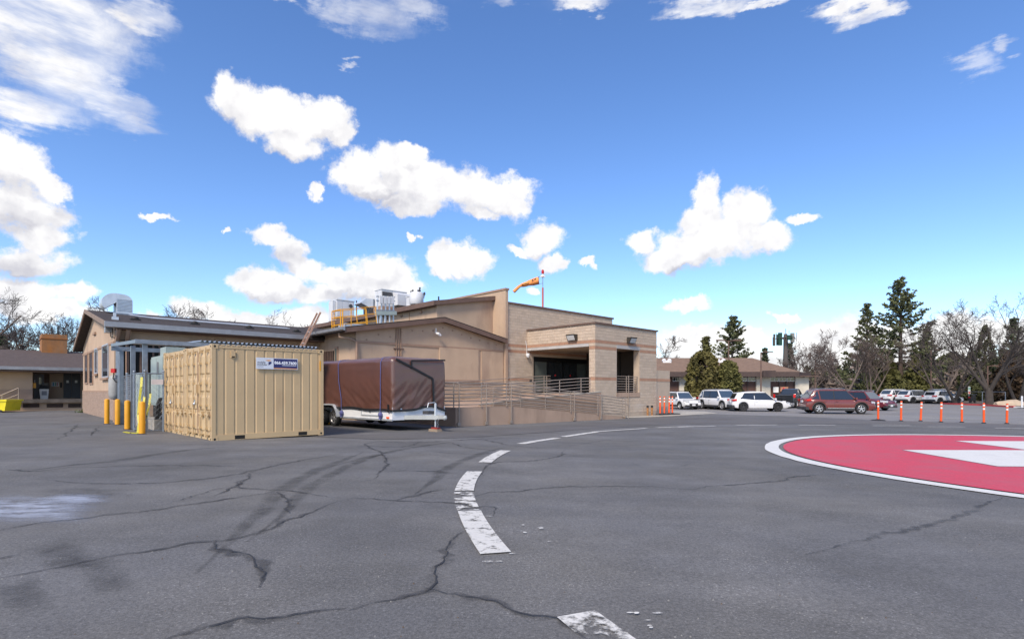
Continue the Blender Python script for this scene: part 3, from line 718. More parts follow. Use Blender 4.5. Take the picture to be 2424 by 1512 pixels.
# ------------------------------------------------------------------ gabled stucco wing
sw = thing('stucco_wing', 'tan stucco wing with a low gable, brown rake boards and a stepped upper roof', 'building', (18.24, 25.1, -.15), 'AB')
gw = MB(); gw.prism([(13.05, 25.1, -.6), (23.08, 25.1, -.6), (23.08, 25.1, 4.35), (18.24, 25.1, 5.3), (13.05, 25.1, 4.35)], (0, .25, 0)); gw.build('gable_wall', M_STUC, sw)
MB().box(13.05, 13.3, 25.35, 29.4, -.6, 4.4).build('side_wall', M_STUC, sw)
r_ = MB(); r_.prism([(12.27, 24.75, 4.46), (18.24, 24.75, 5.48), (18.24, 24.75, 5.28), (12.27, 24.75, 4.26)], (0, 20, 0)); r_.prism([(18.24, 24.75, 5.48), (23.08, 24.75, 4.56), (23.08, 24.75, 4.40), (18.24, 24.75, 5.28)], (0, 1.4, 0)); r_.build('roof', M_ROOF, sw)
def rake(name, p, q, b, h, m, par, t=.05):
    MB().prism([(p[0], b, p[1] + .02), (q[0], b, q[1] + .02), (q[0], b, q[1] - h), (p[0], b, p[1] - h)], (0, -t, 0)).build(name, m, par)
rake('rake_board', (12.27, 4.46), (18.24, 5.48), 24.749, .26, M_TRIM, sw); rake('rake_board', (18.245, 5.48), (23.07, 4.56), 24.749, .26, M_TRIM, sw)
MB().prism([(12.27, 24.69, 4.485), (18.26, 24.69, 5.51), (23.07, 24.69, 4.59), (23.07, 24.69, 4.55), (18.26, 24.69, 5.47), (12.27, 24.69, 4.445)], (0, .06, 0)).build('drip_edge', M_ROOF, sw)
gt = MB(); gt.prism([(12.26, 24.66, 4.30), (12.26, 24.66, 4.47), (12.10, 24.66, 4.47), (12.12, 24.66, 4.34), (12.18, 24.66, 4.30)], (0, 3.85, 0)); gt.build('gutter', M_GUT, sw)
mb = MB(); mb.tube([(12.4, 25.6, 4.24), (12.4, 25.55, 4.05), (12.75, 25.1, 3.95), (13.02, 24.98, 3.8), (13.02, 24.98, -.1)], .06, 8); mb.build('downspout', M_TRIML, sw, smooth=True)
for px_ in (938, 943.5, 949): 
    a = a_of(px_, 25.05); mb = MB(); mb.tube([(a, 25.06, .2), (a, 25.06, 4.75 + (a-16)*.17)], .035, 6); mb.build('conduit', M_TRIML, sw)
MB().box(a_of(932, 25.06), a_of(955, 25.06), 25.02, 25.1, 3.56, 3.62).build('conduit_clamp', M_TRIM, sw)
zb_ = z_of(808, 13.3, 25.08); MB().box(13.06, 23.06, 25.06, 25.1, zb_ - .07, zb_ + .05).build('trim_band', M_TRIML, sw)
a0, a1 = a_of(1040, 25.05), a_of(1132, 25.05)
MB().box(a0, a1, 25.03, 25.1, z_of(900, a1, 25.05), z_of(828, a1, 25.05)).build('boarded_window', M_STUC, sw)
MB().box(a0 - .05, a1 + .03, 24.99, 25.1, z_of(904, a1, 25.05), z_of(899.5, a1, 25.05)).build('sill', M_TRIML, sw)
MB().box(a1 + .25, a_of(1190, 25.05), 25.04, 25.1, z_of(905, a1, 25.05), z_of(830, a1, 25.05)).build('boarded_window', M_STUC, sw)
for k in range(14):
    rnd = random.Random(k); a = 13.6 + k*.68; z = 4.9 - abs(a - 18.24)*.185 - rnd.uniform(.0, .25) + .2
    MB().box(a, a + .07, 25.07, 25.1, z - .1, z - .03).build('rafter_stub', M_TRIML, sw)
c = (a_of(1033, 24.9), 24.9, z_of(789, 17.9, 24.9)); mb = MB(); mb.tube([c, (c[0]+.02, c[1]-.25, c[2]-.06)], .07, 8); mb.tube([(c[0], 25.1, c[2]+.05), (c[0], 24.95, c[2]+.05), (c[0]-.02, 24.93, c[2]+.28)], .03, 6); mb.ball((c[0]+.2, c[1]-.05, c[2]-.1), .08); mb.build('security_camera', M_WHITEP, sw, smooth=True)
# upper volume
uw = MB(); uw.prism([(18.7, 26.1, 4.3), (23.08, 26.1, 4.3), (23.08, 26.1, 7.2), (18.7, 26.1, 6.45)], (0, .25, 0)); uw.box(18.7, 18.95, 26.35, 46, 4.3, 6.42); uw.build('upper_wall', M_STUC, sw)
r_ = MB(); r_.prism([(18.35, 25.9, 6.56), (23.08, 25.9, 7.38), (23.08, 25.9, 7.2), (18.35, 25.9, 6.38)], (0, 20, 0)); r_.build('upper_roof', M_ROOF, sw)
rake('rake_board', (18.33, 6.56), (23.07, 7.38), 25.899, .24, M_TRIM, sw)
MB().box(18.30, 18.35, 25.85, 46, 6.30, 6.58).build('eave_board', M_TRIM, sw)
for b in (27.6, 29.8, 31.6): MB().box(18.62, 18.7, b, b + .18, 6.05, 6.2).build('junction_box', M_TRIML, sw)
mb = MB(); mb.tube([(18.68, 29.0, 4.9), (18.68, 29.0, 6.2)], .025, 5); mb.build('conduit', M_TRIML, sw)
for px_, b, h in ((1038, 29, .55),):
    a = a_of(px_, b); mb = MB(); mb.tube([(a, b, 6.6), (a, b, 7.5)], .05, 6); mb.build('vent_pipe', M_BLACK, sw)
# window with bars on the side wall
b0, b1 = b_of(790, 13.0), b_of(764, 13.0); zt_, zl_ = z_of(830, 13.05, b0), z_of(856, 13.05, b0)
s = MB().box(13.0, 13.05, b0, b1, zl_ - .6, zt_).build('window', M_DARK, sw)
for k in range(7):
    b = b0 + (b1 - b0) * (k + .5) / 7; MB().box(12.94, 12.98, b - .03, b + .03, zl_ - .6, zt_).build('window_bar', M_TRIM, s)
b0, b1 = b_of(799, 13.0), b_of(791, 13.0); s = MB().box(12.99, 13.05, b0, b1, zl_ - .6, zt_ + .2).build('window', M_TRIML, sw); MB().box(12.97, 12.99, b0 + .1, b1 - .1, zl_ - .6, zt_ + .1).build('pane', M_GLASSL, s)

# ------------------------------------------------------------------ long wing on the left
lw = thing('long_wing', 'long tan wing with a brown shingle roof, gable end windows and wide eaves', 'building', (3.75, 29.34, .1), 'AB')
GE = 3.75; B0, B1, BR = 29.34, 41.2, 36.0; ZE, ZR, ZB = 4.30, 5.60, 3.88
zr_ = lambda b: ZE + (ZR - ZE)*(b - 28.65)/(BR - 28.65) if b <= BR else ZR + (ZB - ZR)*(b - BR)/(41.9 - BR)
bnd = lambda b: z_of(860, GE, B0) + 0*b
mb = MB(); mb.prism([(GE, B0, 1.35), (GE, B0, zr_(B0) - .1), (GE, BR, zr_(BR) - .12), (GE, B1, zr_(B1) - .1), (GE, B1, 1.35)], (.25, 0, 0)); mb.build('gable_wall', M_STUC, lw)
mb = MB(); mb.box(GE - .03, GE + .22, B0 - .03, B1 + .03, -.4, 1.35); mb.build('brick_base', M_BRICKP, lw)
# coursed painted brick on the base of the gable end, too small to pick apart
mb = MB(); rnd = random.Random(3)
for r in range(18):
    b = B0 + (r % 2) * .11
    while b < B1 - .1:
        l = min(.21, B1 - b); d = rnd.uniform(.004, .012); mb.add([(GE-.03, b+.005, r*.09-.28), (GE-.03, b+l, r*.09-.28), (GE-.03, b+l, r*.09-.205), (GE-.03, b+.005, r*.09-.205), (GE-.03-d, b+.008, r*.09-.277), (GE-.03-d, b+l-.003, r*.09-.277), (GE-.03-d, b+l-.003, r*.09-.208), (GE-.03-d, b+.008, r*.09-.208)], [(5,4,7,6),(0,4,5,1),(1,5,6,2),(2,6,7,3),(3,7,4,0)]); b += .22
tag(mb.build('brick_courses', mat('tan_brick_faces', (.335, .24, .185), .85, var=.06, island=.10), lw), kind='stuff')
MB().box(GE + .25, 13.05, B0, B0 + .25, -.4, 4.35).build('front_wall', M_STUC, lw)
MB().prism([(GE - .04, B0, 1.38), (GE - .04, B1, 1.38), (GE - .04, B1, 1.30), (GE - .04, B0, 1.30)], (.04, 0, 0)).build('trim_band', M_TRIML, lw)
zc_ = z_of(812, GE, 30.0)
MB().box(GE - .03, GE, B0, B1, zc_ - .05, zc_ + .05).build('trim_band', M_TRIML, lw)
r_ = MB(); A0 = GE - .38
r_.prism([(A0, 28.62, ZE), (A0, BR, ZR), (A0, BR, ZR - .17), (A0, 28.62, ZE - .17)], (14.2, 0, 0)); r_.prism([(A0, BR, ZR), (A0, 41.9, ZB), (A0, 41.9, ZB - .17), (A0, BR, ZR - .17)], (14.2, 0, 0)); r_.build('roof', M_ROOF, lw)
for (p, q) in (((28.6, ZE), (BR, ZR)), ((BR + .003, ZR), (41.95, ZB))):
    MB().prism([(A0 - .001, p[0], p[1] + .02), (A0 - .001, q[0], q[1] + .02), (A0 - .001, q[0], q[1] - .18), (A0 - .001, p[0], p[1] - .18)], (-.05, 0, 0)).build('rake_board', mat('rake_grey_tan', (.24, .175, .135), .8), lw)
MB().prism([(A0 - .06, 28.5, ZE - .2), (A0 - .06, 28.5, ZE + .02), (A0 - .06, 28.62, ZE + .02), (A0 - .06, 28.62, ZE - .22)], (12.12 - A0, 0, 0)).build('gutter', M_GUT, lw)
MB().box(GE, 13.0, 28.66, B0, ZE - .26, ZE - .2).build('soffit', M_SOFF, lw)
for px_ in (279, 302):
    a = a_of(px_, 29.0); mb = MB(); mb.tube([(a, 28.75, ZE - .25), (a, 28.95, ZE - .5), (a, 29.2, ZE - .7), (a, B0, ZE - .75)], .09, 6); mb.build('eave_bracket', M_TRIML, lw, smooth=True)
def gwin(px0, px1, y0, y1, narrow=False):
    b0, b1 = b_of(px1, GE), b_of(px0, GE); z1, z0 = z_of(y0, GE, b0), z_of(y1, GE, b0)
    f = MB(); t = .07
    f.box(GE - .05, GE - .002, b0, b0 + t, z0, z1); f.box(GE - .05, GE - .002, b1 - t, b1, z0, z1); f.box(GE - .05, GE - .002, b0 + t, b1 - t, z0, z0 + t); f.box(GE - .05, GE - .002, b0 + t, b1 - t, z1 - t, z1)
    w_ = f.build('window', M_TRIML if narrow else mat('blue_grey_frame', (.36, .38, .42), .5), lw)
    MB().box(GE - .03, GE - .012, b0 + t, b1 - t, z0 + t, z1 - t).build('pane', mat('sky_glass', (.05, .06, .075), .03, spec=1.) , w_)
    if not narrow: MB().box(GE - .12, GE - .052, b0 - .1, b1 + .1, z0 - .1, z0).build('sill', M_TRIML, w_)
gwin(243.5, 258, 812, 893); gwin(225.5, 232, 823, 884); gwin(212.5, 221, 830, 909, True); gwin(202, 209, 836, 908, True)
MB().box(GE - .08, GE, b_of(228, GE), b_of(223, GE), z_of(783, GE, 33), z_of(777, GE, 33)).build('gable_bracket', M_TRIML, lw)
# barred window band on the long wall
a0, a1 = a_of(284, B0), a_of(478, B0); z1_, z0_ = 3.45, 1.2
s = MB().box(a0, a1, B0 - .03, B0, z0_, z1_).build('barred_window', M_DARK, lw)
n = int((a1 - a0) / .24)
for k in range(n + 1): MB().box(a0 + .24*k, a0 + .24*k + .07, B0 - .10, B0 - .04, z0_, z1_).build('window_bar', M_TRIM, s)
# roof conduits and vents
zc = lambda b: zr_(b)
for b in (31.9, 32.25):
    mb = MB(); mb.tube([(4.7, b, zc(b) + .16), (5.6, b, zc(b) + .10), (12.4, b, zc(b) + .10)], .035, 6); mb.build('roof_conduit', M_GALVL, lw, smooth=True)
for px_ in (320, 461, 590, 702):
    a = a_of(px_, 30.9); mb = MB(); mb.ball((a, 30.9, zc(30.9) + .08), .16, 10, .7); mb.box(a - .2, a + .2, 30.75, 31.05, zc(30.75) - .02, zc(30.9) + .06); mb.build('roof_vent', M_BLACK, lw, smooth=True)
mb = MB(); a = a_of(266, 31.2); mb.box(a - .12, a + .12, 30.3, 30.5, zc(30.3) - .02, zc(30.3) + .14); mb.box(a + .02, a + .12, 31.0, 31.15, zc(31) - .02, zc(31) + .28); mb.build('roof_box', M_GALVL, lw)
# conduit and downpipe on the corner, red beacon
mb = MB(); a = a_of(264, B0 - .1); mb.tube([(GE + .1, B0 - .12, .3), (GE + .1, B0 - .12, 4.0)], .07, 8); mb.build('downpipe', M_GALV, lw, smooth=True)
mb = MB(); mb.tube([(GE + .42, B0 - .1, .5), (GE + .42, B0 - .1, 3.9)], .035, 6); mb.build('conduit', M_TRIML, lw)
mb = MB(); mb.box(GE + .02, GE + .3, B0 - .32, B0 - .04, .25, 1.15); mb.build('meter_box', M_GALV, lw)
mb = MB(); mb.tube([(GE - .1, B0 + .35, 4.0), (GE - .12, B0 + .1, 3.75), (GE + .2, B0 - .2, 3.6), (GE + .6, B0 - .15, 3.62)], .02, 5); mb.build('cable', M_BLACK, lw, smooth=True)
mb = MB(); mb.box(GE - .28, GE - .05, B0 + .3, B0 + .75, 3.95, 4.2); mb.build('eave_lamp', M_GUT, lw)

# gooseneck vent on the roof
gv = thing('gooseneck_vent', 'big grey sheet metal gooseneck vent on the long shingle roof', 'roof vent', (a_of(290, 35.2), 35.2, zr_(35.2)), 'AB')
x0, x1, xl = a_of(272, 35.0), a_of(310, 35.0), a_of(239, 35.0); zb0 = zr_(34.6) - .1; zt0 = z_of(697, x0, 35); rr = (x1 - x0)
pts = [(x0, zb0), (x1, zb0)] + [(x1 - rr*.62 + rr*.62*math.cos(t), zt0 - rr*.55 + rr*.52*math.sin(t)) for t in [math.pi/2*k/8 for k in range(9)]] + [(x0, zt0)]
MB().prism([(p[0], 34.5, p[1]) for p in pts], (0, 1.0, 0)).build('duct', M_GALVL, gv)
cxs, czs = x0 - .03, zt0 - .80*(x0 - xl); rad = x0 - xl
pts = [(x0 - .003, zt0)] + [(cxs + rad*math.cos(t), zt0 - rad*.86 + rad*.86*math.sin(t)) for t in [math.pi*.5 + math.pi*.72*k/14 for k in range(1, 15)]] + [(x0 - .003, zt0 - rad*.80)]
MB().prism([(p[0], 34.5, p[1]) for p in pts], (0, 1.0, 0)).build('hood', M_GALVL, gv)
for k in range(9):
    z = zb0 + .25 + k*(zt0 - zb0 - .5)/9; MB().box(x0 + .03, x1 - .03, 34.485, 34.5, z, z + .02).build('seam', M_GALV, gv)
MB().box(x0 - .06, x1 + .06, 34.42, 35.6, zb0 - .1, zb0 + .14).build('curb', M_GALV, gv)

# ------------------------------------------------------------------ loading dock building, far left
db = thing('dock_building', 'low brown roofed building with a shaded loading dock and rusty chimney', 'building', (0, 46, .12), 'AB')
DBB = 46.0
aa = lambda p, b=DBB: a_of(p, b)
zz = lambda y, p, b=DBB: z_of(y, a_of(p, b), b)
aL, aR = aa(-160), aa(196)
aW = aa(77)
MB().box(aL, aW, DBB, DBB + .3, zz(921, 40), 2.72).build('wall', M_STUC, db)
MB().box(aL, aW, DBB - .02, DBB + .3, -.2, zz(921, 40)).build('brick_base', M_BRICKP, db)
MB().box(aW - .3, aW, DBB + .3, DBB + 2.4, .1, 2.72).build('return_wall', M_STUC, db)
MB().box(aW, aR + 3, DBB + 2.4, DBB + 2.6, .1, 2.72).build('dock_wall', M_STUC, db)
MB().box(aW, aR + 3, DBB + .32, DBB + 2.4, .55, .72).build('dock_floor', M_CONC, db)
zp1, zp0 = zz(944, 130, DBB - .3), zz(952.5, 130, DBB - .3)
MB().box(aa(36, DBB - .3), aR + 3, DBB - .3, DBB + .32, zp0, zp1).build('dock_bumper_beam', mat('weathered_timber', (.13, .11, .095), .9, var=.3, scale=3), db)
MB().box(aa(36), aR + 3, DBB - .05, DBB + .3, -.2, zp0).build('dock_face', M_STUC, db)
for p0, p1 in ((54, 93), (110, 149), (161, 191)):
    s = MB().box(aa(p0), aa(p1), DBB - .07, DBB - .05, zz(964, p0), zz(955, p0)).build('vent_grille', M_DARK, db)
    for k in range(4): z = zz(963 - k*2.2, p0); MB().box(aa(p0), aa(p1), DBB - .11, DBB - .07, z, z + .025).build('slat', M_TRIM, s)
zE, zRg = zz(868, 50, DBB - .8), 4.25
r_ = MB(); r_.prism([(aL, DBB - .8, zE), (aL, DBB + 6, zRg), (aL, DBB + 6, zRg - .2), (aL, DBB - .8, zE - .18)], (aR + 4 - aL, 0, 0)); r_.prism([(aL, DBB + 6, zRg), (aL, DBB + 13, zE), (aL, DBB + 13, zE - .2), (aL, DBB + 6, zRg - .2)], (aR + 4 - aL, 0, 0)); r_.build('roof', mat('grey_brown_shingle', (.085, .062, .055), .95, var=.15, scale=4, bump=.5), db)
MB().box(aL, aR + 3, DBB - .93, DBB - .8, zE - .18, zE + .02).build('gutter', M_GUT, db)
MB().box(aL, aR + 3, DBB - .8, DBB + 2.4, zE - .3, zE - .22).build('soffit', M_SOFF, db)
def onw(name, p0, p1, y0, y1, m, par=db, d=.05, b=DBB + 2.4):
    return MB().box(aa(p0, b), aa(p1, b), b - d, b - .002, zz(y1, (p0+p1)/2, b), zz(y0, (p0+p1)/2, b)).build(name, m, par)
M_DOORG = mat('grey_door', (.24, .24, .25), .6); M_DOORD = mat('dark_grey_door', (.06, .06, .065), .5)
d = onw('door', 79, 104, 885, 942, M_DOORG); onw('door_window', 92, 98, 893, 909, M_GLASS, d, .07)
d = onw('window', 104, 117, 885, 927, M_TRIM); onw('pane', 105, 116, 906, 921, M_GLASS, d, .07)
onw('notice_board', 122, 139, 904, 914, M_WHITEP, db, .06)
s = onw('notice_sheet', 124, 128, 905, 913, mat('blue_sheet', (.1, .25, .4), .6), db, .075); onw('notice_sheet', 129.5, 132.5, 905, 913, mat('green_sheet', (.15, .3, .2), .6), db, .075); onw('notice_sheet', 133.5, 137, 905, 913, mat('pink_sheet', (.5, .25, .25), .6), db, .075)
onw('telephone', 142.5, 146, 905, 917, M_BLACK, db, .12)
for p0, p1 in ((150, 169), (170, 190)):
    d = onw('steel_door', p0, p1, 884, 942, M_DOORD); onw('door_notice', (p0+p1)/2 - 3, (p0+p1)/2 + 3, 900, 906, M_REFL, d, .06)
onw('wall_switch', 80, 83.5, 899, 906, M_WHITEP, db, .07)
MB().box(aW + .02, aW + .18, DBB + .3, DBB + .5, zz(918, 79), zz(906, 79)).build('yellow_hose_reel', M_YEL, db)
mb = MB(); mb.tube([(aa(64, DBB + 3), DBB + 3, 3.3), (aa(64, DBB + 3), DBB + 3, zz(849, 64, DBB+3))], .06, 8); mb.build('vent_pipe', M_ROOF, db)
# chimney
bC = DBB + 5.2; c0, c1 = aa(98.5, bC), aa(159, bC); zc0, zc1 = zz(846, 130, bC) - .3, zz(790, 110, bC)
M_CHIM = mat('rusty_brick', (.26, .135, .065), .9, var=.2, scale=2.5, bump=.3, dirt=((.36, .14, .035), 1.2, .45, .65, (1, 1, .3)))
ch = MB().box(c0, c1, bC, bC + 2.4, zc0, zc1).build('chimney', M_CHIM, db)
MB().box(c0 - .04, c1 + .04, bC - .04, bC + 2.44, zc1 - .35, zc1 - .28).build('chimney_band', mat('rust', (.3, .11, .03), .9), ch)
MB().box(c0 - .03, c1 + .05, bC - .05, bC + 2.4, zc0 + .28, zc0 + .34).build('chimney_flashing', M_REFL, ch)
mb = MB()
for k in range(9): a = c0 + .7 + k*.26; mb.tube([(a, bC + .5, zc1), (a, bC + .5, zc1 + .55)], .012, 4)
for z in (.2, .55): mb.tube([(c0 + .6, bC + .5, zc1 + z), (c1 + (-.2), bC + .5, zc1 + z)], .02, 4); mb.tube([(c0 + .6, bC + 1.7, zc1 + z), (c1 - .2, bC + 1.7, zc1 + z)], .02, 4)
for a in (c0 + .6, c1 - .5, c1 - .2): mb.tube([(a, bC + .5, zc1), (a, bC + .5, zc1 + .58)], .04, 5)
mb.build('spark_cage', M_BLACK, ch)
# steps rail on the dock
mb = MB(); p = lambda px_, y: (aa(px_, DBB - .9), DBB - .9, zz(y, px_, DBB - .9))
mb.tube([p(-20, 945), p(44, 918)], .03); mb.tube([p(-20, 957), p(44, 933)], .025); mb.tube([p(44, 917), p(44, 950)], .03); mb.tube([p(5, 934), p(5, 965)], .03); mb.build('stair_rail', M_RAIL, db)

# ------------------------------------------------------------------ brown roofed office building beyond the car park
of = thing('office_building', 'low office building with a broad brown hipped roof beyond the parked cars', 'building', at(1740, 950, 62), 'W')
Y0 = 62.0; X = lambda p, Y=Y0: (p - CX)/F*Y; Zf = lambda y, Y=Y0: EYE + (HZ - y)/F*Y
M_OROOF = mat('tan_brown_shingle', (.195, .125, .085), .95, var=.16, scale=2.2, bump=.5, bscale=12)
M_OWALL = mat('red_brown_siding', (.115, .062, .048), .85, var=.12); M_OWHITE = mat('cream_plaster', (.56, .51, .42), .9, var=.08, scale=1)
M_OFASC = mat('dark_brown_fascia', (.075, .05, .043), .8, var=.1)
XL, XR = X(1440), X(1906)
MB().box(XL, XR, Y0, Y0 + .3, -.5, 3.0).build('wall', M_OWALL, of)
MB().box(XR - .3, XR, Y0 + .3, Y0 + 16, -.5, 3.0).build('end_wall', M_OWHITE, of)
zE1, zE0 = Zf(880, 60.8), Zf(891, 60.8)
r_ = MB(); zRg = Zf(847, 69)
e0, e1 = (XL - 6, 60.8), (X(1897, 60.8), 60.8); rg0, rg1 = (XL - 6, 69.0), (X(1780, 69), 69.0); rb = (X(1897, 60.8) + 2, 79)
V_ = [(e0[0], e0[1], zE1), (e1[0], e1[1], zE1), (rg1[0], rg1[1], zRg), (rg0[0], rg0[1], zRg), (rb[0], rb[1], zE1), (e0[0], 79, zE1)]
r_.add(V_, [(0,1,2,3), (1,4,2), (4,5,3,2)]); r_.add([(v[0], v[1], zE1 - .02) for v in (V_[0], V_[1], V_[4], V_[5])], [(3,2,1,0)]); r_.build('roof', M_OROOF, of)
MB().box(XL - 6, X(1890, 60.8), 60.7, 60.9, zE0, zE1 + .02).build('fascia', M_OFASC, of)
MB().add([(X(1890, 60.8), 60.7, zE0), (X(1890, 60.8), 60.7, zE1 + .02), (XR + 1.2, 63, zE1 - .12), (XR + 1.2, 63, zE0 - .12), (XR + 1.2, 76, zE1 - .12), (XR + 1.2, 76, zE0 - .12)], [(0,3,2,1), (3,5,4,2)]).build('fascia', M_OFASC, of)
MB().box(XL - 6, XR + .9, 60.9, Y0, zE0 + .02, zE0 + .08).build('soffit', M_SOFF, of)
k5 = lambda x: (2460 + x/4.04)/1.585
for p0, p1 in ((345, 560), (1510, 1722), (2098, 2302)):
    MB().box(X(k5(p0)), X(k5(p1)), Y0 - .22, Y0 - .002, -.5, Zf(891)).build('plaster_panel', M_OWHITE, of)
MB().box(X(k5(1532)), X(k5(1718)), 60.45, 60.7, zE0 - .05, zE1 + .15).build('fascia_box', M_OFASC, of)
def owin(x0, x1):
    f = MB(); a, b = X(k5(x0)), X(k5(x1)); z1, z0 = Zf(892.5), Zf(902.5); t = .05
    f.box(a, a + t, Y0 - .08, Y0 - .002, z0, z1); f.box(b - t, b, Y0 - .08, Y0 - .002, z0, z1); f.box(a + t, b - t, Y0 - .08, Y0 - .002, z0, z0 + t); f.box(a + t, b - t, Y0 - .08, Y0 - .002, z1 - t, z1)
    w_ = f.build('window', M_REFL, of)
    m_ = (a + b)/2; MB().box(a + t, m_ - .02, Y0 - .06, Y0 - .03, z0 + t, z1 - t).build('pane', M_GLASSL if random.random() < .4 else M_GLASS, w_); MB().box(m_ + .02, b - t, Y0 - .06, Y0 - .03, z0 + t, z1 - t).build('pane', M_GLASS, w_)
    MB().box(m_ - .02, m_ + .02, Y0 - .07, Y0 - .02, z0 + t, z1 - t).build('mullion', M_REFL, w_)
for x0, x1 in ((252, 342), (1020, 1128), (1135, 1250), (1262, 1378), (1388, 1502), (1728, 1855), (1862, 1972), (1980, 2092)): owin(x0, x1)
for x in (1130, 1282, 1385, 1725, 1868, 1975, 2096): MB().box(X(k5(x)) - .06, X(k5(x)) + .06, Y0 - .14, Y0 - .002, -.5, Zf(903)).build('siding_batten', M_OFASC, of)
MB().box(X(k5(1764)), X(k5(1842)), Y0 - .25, Y0 - .15, Zf(915.5 + 13), Zf(915.5)).build('wall_sign', M_REFL, of)
s = MB().box(X(k5(1872)), X(k5(1988)), Y0 - .25, Y0 - .15, Zf(926), Zf(915)).build('wall_sign', mat('faded_orange_sign', (.42, .20, .12), .6), of)
MB().box(X(k5(1905)), X(k5(1930)), Y0 - .27, Y0 - .25, Zf(925), Zf(917)).build('sign_patch', mat('red_decal', (.6, .03, .03), .5), s)
for p in (1576, 1703):
    mb = MB(); x = X(p, 66.5); z = Zf(850.5, 66.5)
    for s_ in (-1, 1): mb.ball((x + s_*.33, 66.2, z - .14), .27, 10, .8)
    mb.box(x - .5, x + .5, 66.0, 66.5, z - .6, z - .16); mb.build('roof_cowl', M_WHITEP, of, smooth=True)

# ------------------------------------------------------------------ wheelchair ramp with pipe railings
rp = thing('wheelchair_ramp', 'tan concrete switchback wheelchair ramp with taupe pipe railings leading to the entrance', 'ramp', (16.86, 17.9, -.15), 'AB')
BO, AL, AE = 17.9, 13.77, 25.86
zc_r = lambda a: .672 if a < 16.86 else .672 + (a - 16.86) * (-.11 - .672) / (AE - 16.86)
wt = lambda a: .73 + .0615*(a - 16.3)                       # top of the wall between the two runs
mb = MB(); mb.prism([(AL, BO, -.6), (AE, BO, -.6), (AE, BO, zc_r(AE)), (16.86, BO, .672), (AL, BO, .672)], (0, .16, 0)); mb.box(AL, AL + .16, BO + .16, 24.6, -.6, .672); mb.build('ramp_wall', M_RAMP, rp)
mb = MB(); mb.prism([(AL + .16, BO + .16, .3), (16.8, BO + .16, .45), (AE - .1, BO + .16, -.6), (AE - .1, BO + .16, -.20), (16.8, BO + .16, .58), (AL + .16, BO + .16, .60)], (0, 1.24, 0)); mb.build('lower_ramp', M_CONC, rp)
mb = MB(); mb.prism([(AL + .16, 19.46, -.5), (25.1, 19.46, -.5), (25.1, 19.46, 1.2), (16.3, 19.46, .62), (AL + .16, 19.46, .60)], (0, 5.4, 0)); mb.build('upper_ramp', M_RAMP, rp)
mb = MB(); mb.prism([(16.3, 19.30, -.5), (25.45, 19.30, -.5), (25.45, 19.30, wt(25.45)), (16.3, 19.30, .73)], (0, .155, 0)); mb.build('middle_wall', M_RAMP, rp)
mb = MB(); mb.prism([(16.28, 19.285, wt(16.28)), (25.47, 19.285, wt(25.47)), (25.47, 19.285, wt(25.47) + .035), (16.28, 19.285, wt(16.28) + .035)], (0, .185, 0)); mb.build('wall_cap', M_CONC, rp)
def railing(segs, posts, base, b, h=1.10, n=7, gap=.162, r=.021, double=True, drop=None):
    """segs: list of (a0, a1); base(a): height of the kerb under the rail."""
    t = MB()
    for a0, a1 in segs: t.tube([(a0, b, base(a0) + h), (a1, b, base(a1) + h)], r * 1.15, 6)
    top = t.build('railing', M_RAIL, rp, smooth=True)
    for k in range(1, n):
        for a0, a1 in segs: MB().tube([(a0, b, base(a0) + h - gap*k), (a1, b, base(a1) + h - gap*k)], r, 6).build('rail', M_RAIL, top, smooth=True)
    for a in posts:
        if drop is not None:
            mb = MB(); mb.tube([(a - .10, b, base(a) + h - .02), (a - .03, b - .02, base(a) + h + .005), (a, b - .05, base(a) + h - .05), (a, b - .05, max(gza(a) + .12, base(a) - drop))], r * 1.25, 6); mb.build('post', M_RAIL, top, smooth=True)
            mb = MB(); mb.box(a - .07, a + .07, b - .07, b - .005, max(gza(a) + .08, base(a) - drop) - .04, max(gza(a) + .12, base(a) - drop) + .05); mb.build('bracket', M_RAIL, top)
            MB().tube([(a - .24, b, base(a)), (a - .24, b, base(a) + h)], r * 1.2, 6).build('post', M_RAIL, top, smooth=True)
        else: MB().tube([(a, b, base(a) - .02), (a, b, base(a) + h)], r * 1.2, 6).build('post', M_RAIL, top, smooth=True)
railing([(13.2, 13.89), (13.89, 15.38), (15.38, 16.86), (16.86, 21.29), (21.29, 23.5), (23.5, 25.77)], [13.89, 15.38, 16.86, 21.29, 23.5, 25.77], zc_r, BO - .03, h=1.03, gap=.152, drop=.72)
railing([(16.4, 20.0), (20.0, 23.7), (23.7, 24.5)], [16.4, 18.2, 20.0, 21.9, 23.7, 24.5], lambda a: wt(min(a, 24.2)) + .03, 19.37, h=.84, n=5, gap=.17)
railing([(14.2, 18.0), (18.0, 22.3), (22.3, 25.2), (25.2, 25.8)], [18.0, 20.2, 22.3, 24.2, 25.2, 25.45], lambda a: min(1.2, .62 + (max(a, 16.3) - 16.3)*.066) + .02, 23.6, h=1.08, n=6, gap=.17)
railing([(17.0, 20.6), (20.6, 25.0)], [17.0, 18.8, 20.6, 22.8, 25.0], lambda a: .58 - (a - 16.8)*.087, 19.2, h=.92, n=5, gap=.18)
mb = MB(); mb.tube([(25.77, BO - .03, .62), (26.05, BO - .03, .55), (26.1, BO - .03, .45), (26.1, BO - .03, -.22)], .022, 6); mb.build('end_handrail', M_RAIL, rp, smooth=True)
mb = MB(); mb.tube([(AL + .06, BO + .02, 1.70), (AL + .06, 21.6, 1.70), (AL + .06, 24, 1.70)], .024, 6)
hl = mb.build('railing', M_RAIL, rp, smooth=True)
for k in range(1, 7): MB().tube([(AL + .06, BO + .02, 1.70 - .152*k), (AL + .06, 24, 1.70 - .152*k)], .021, 6).build('rail', M_RAIL, hl, smooth=True)
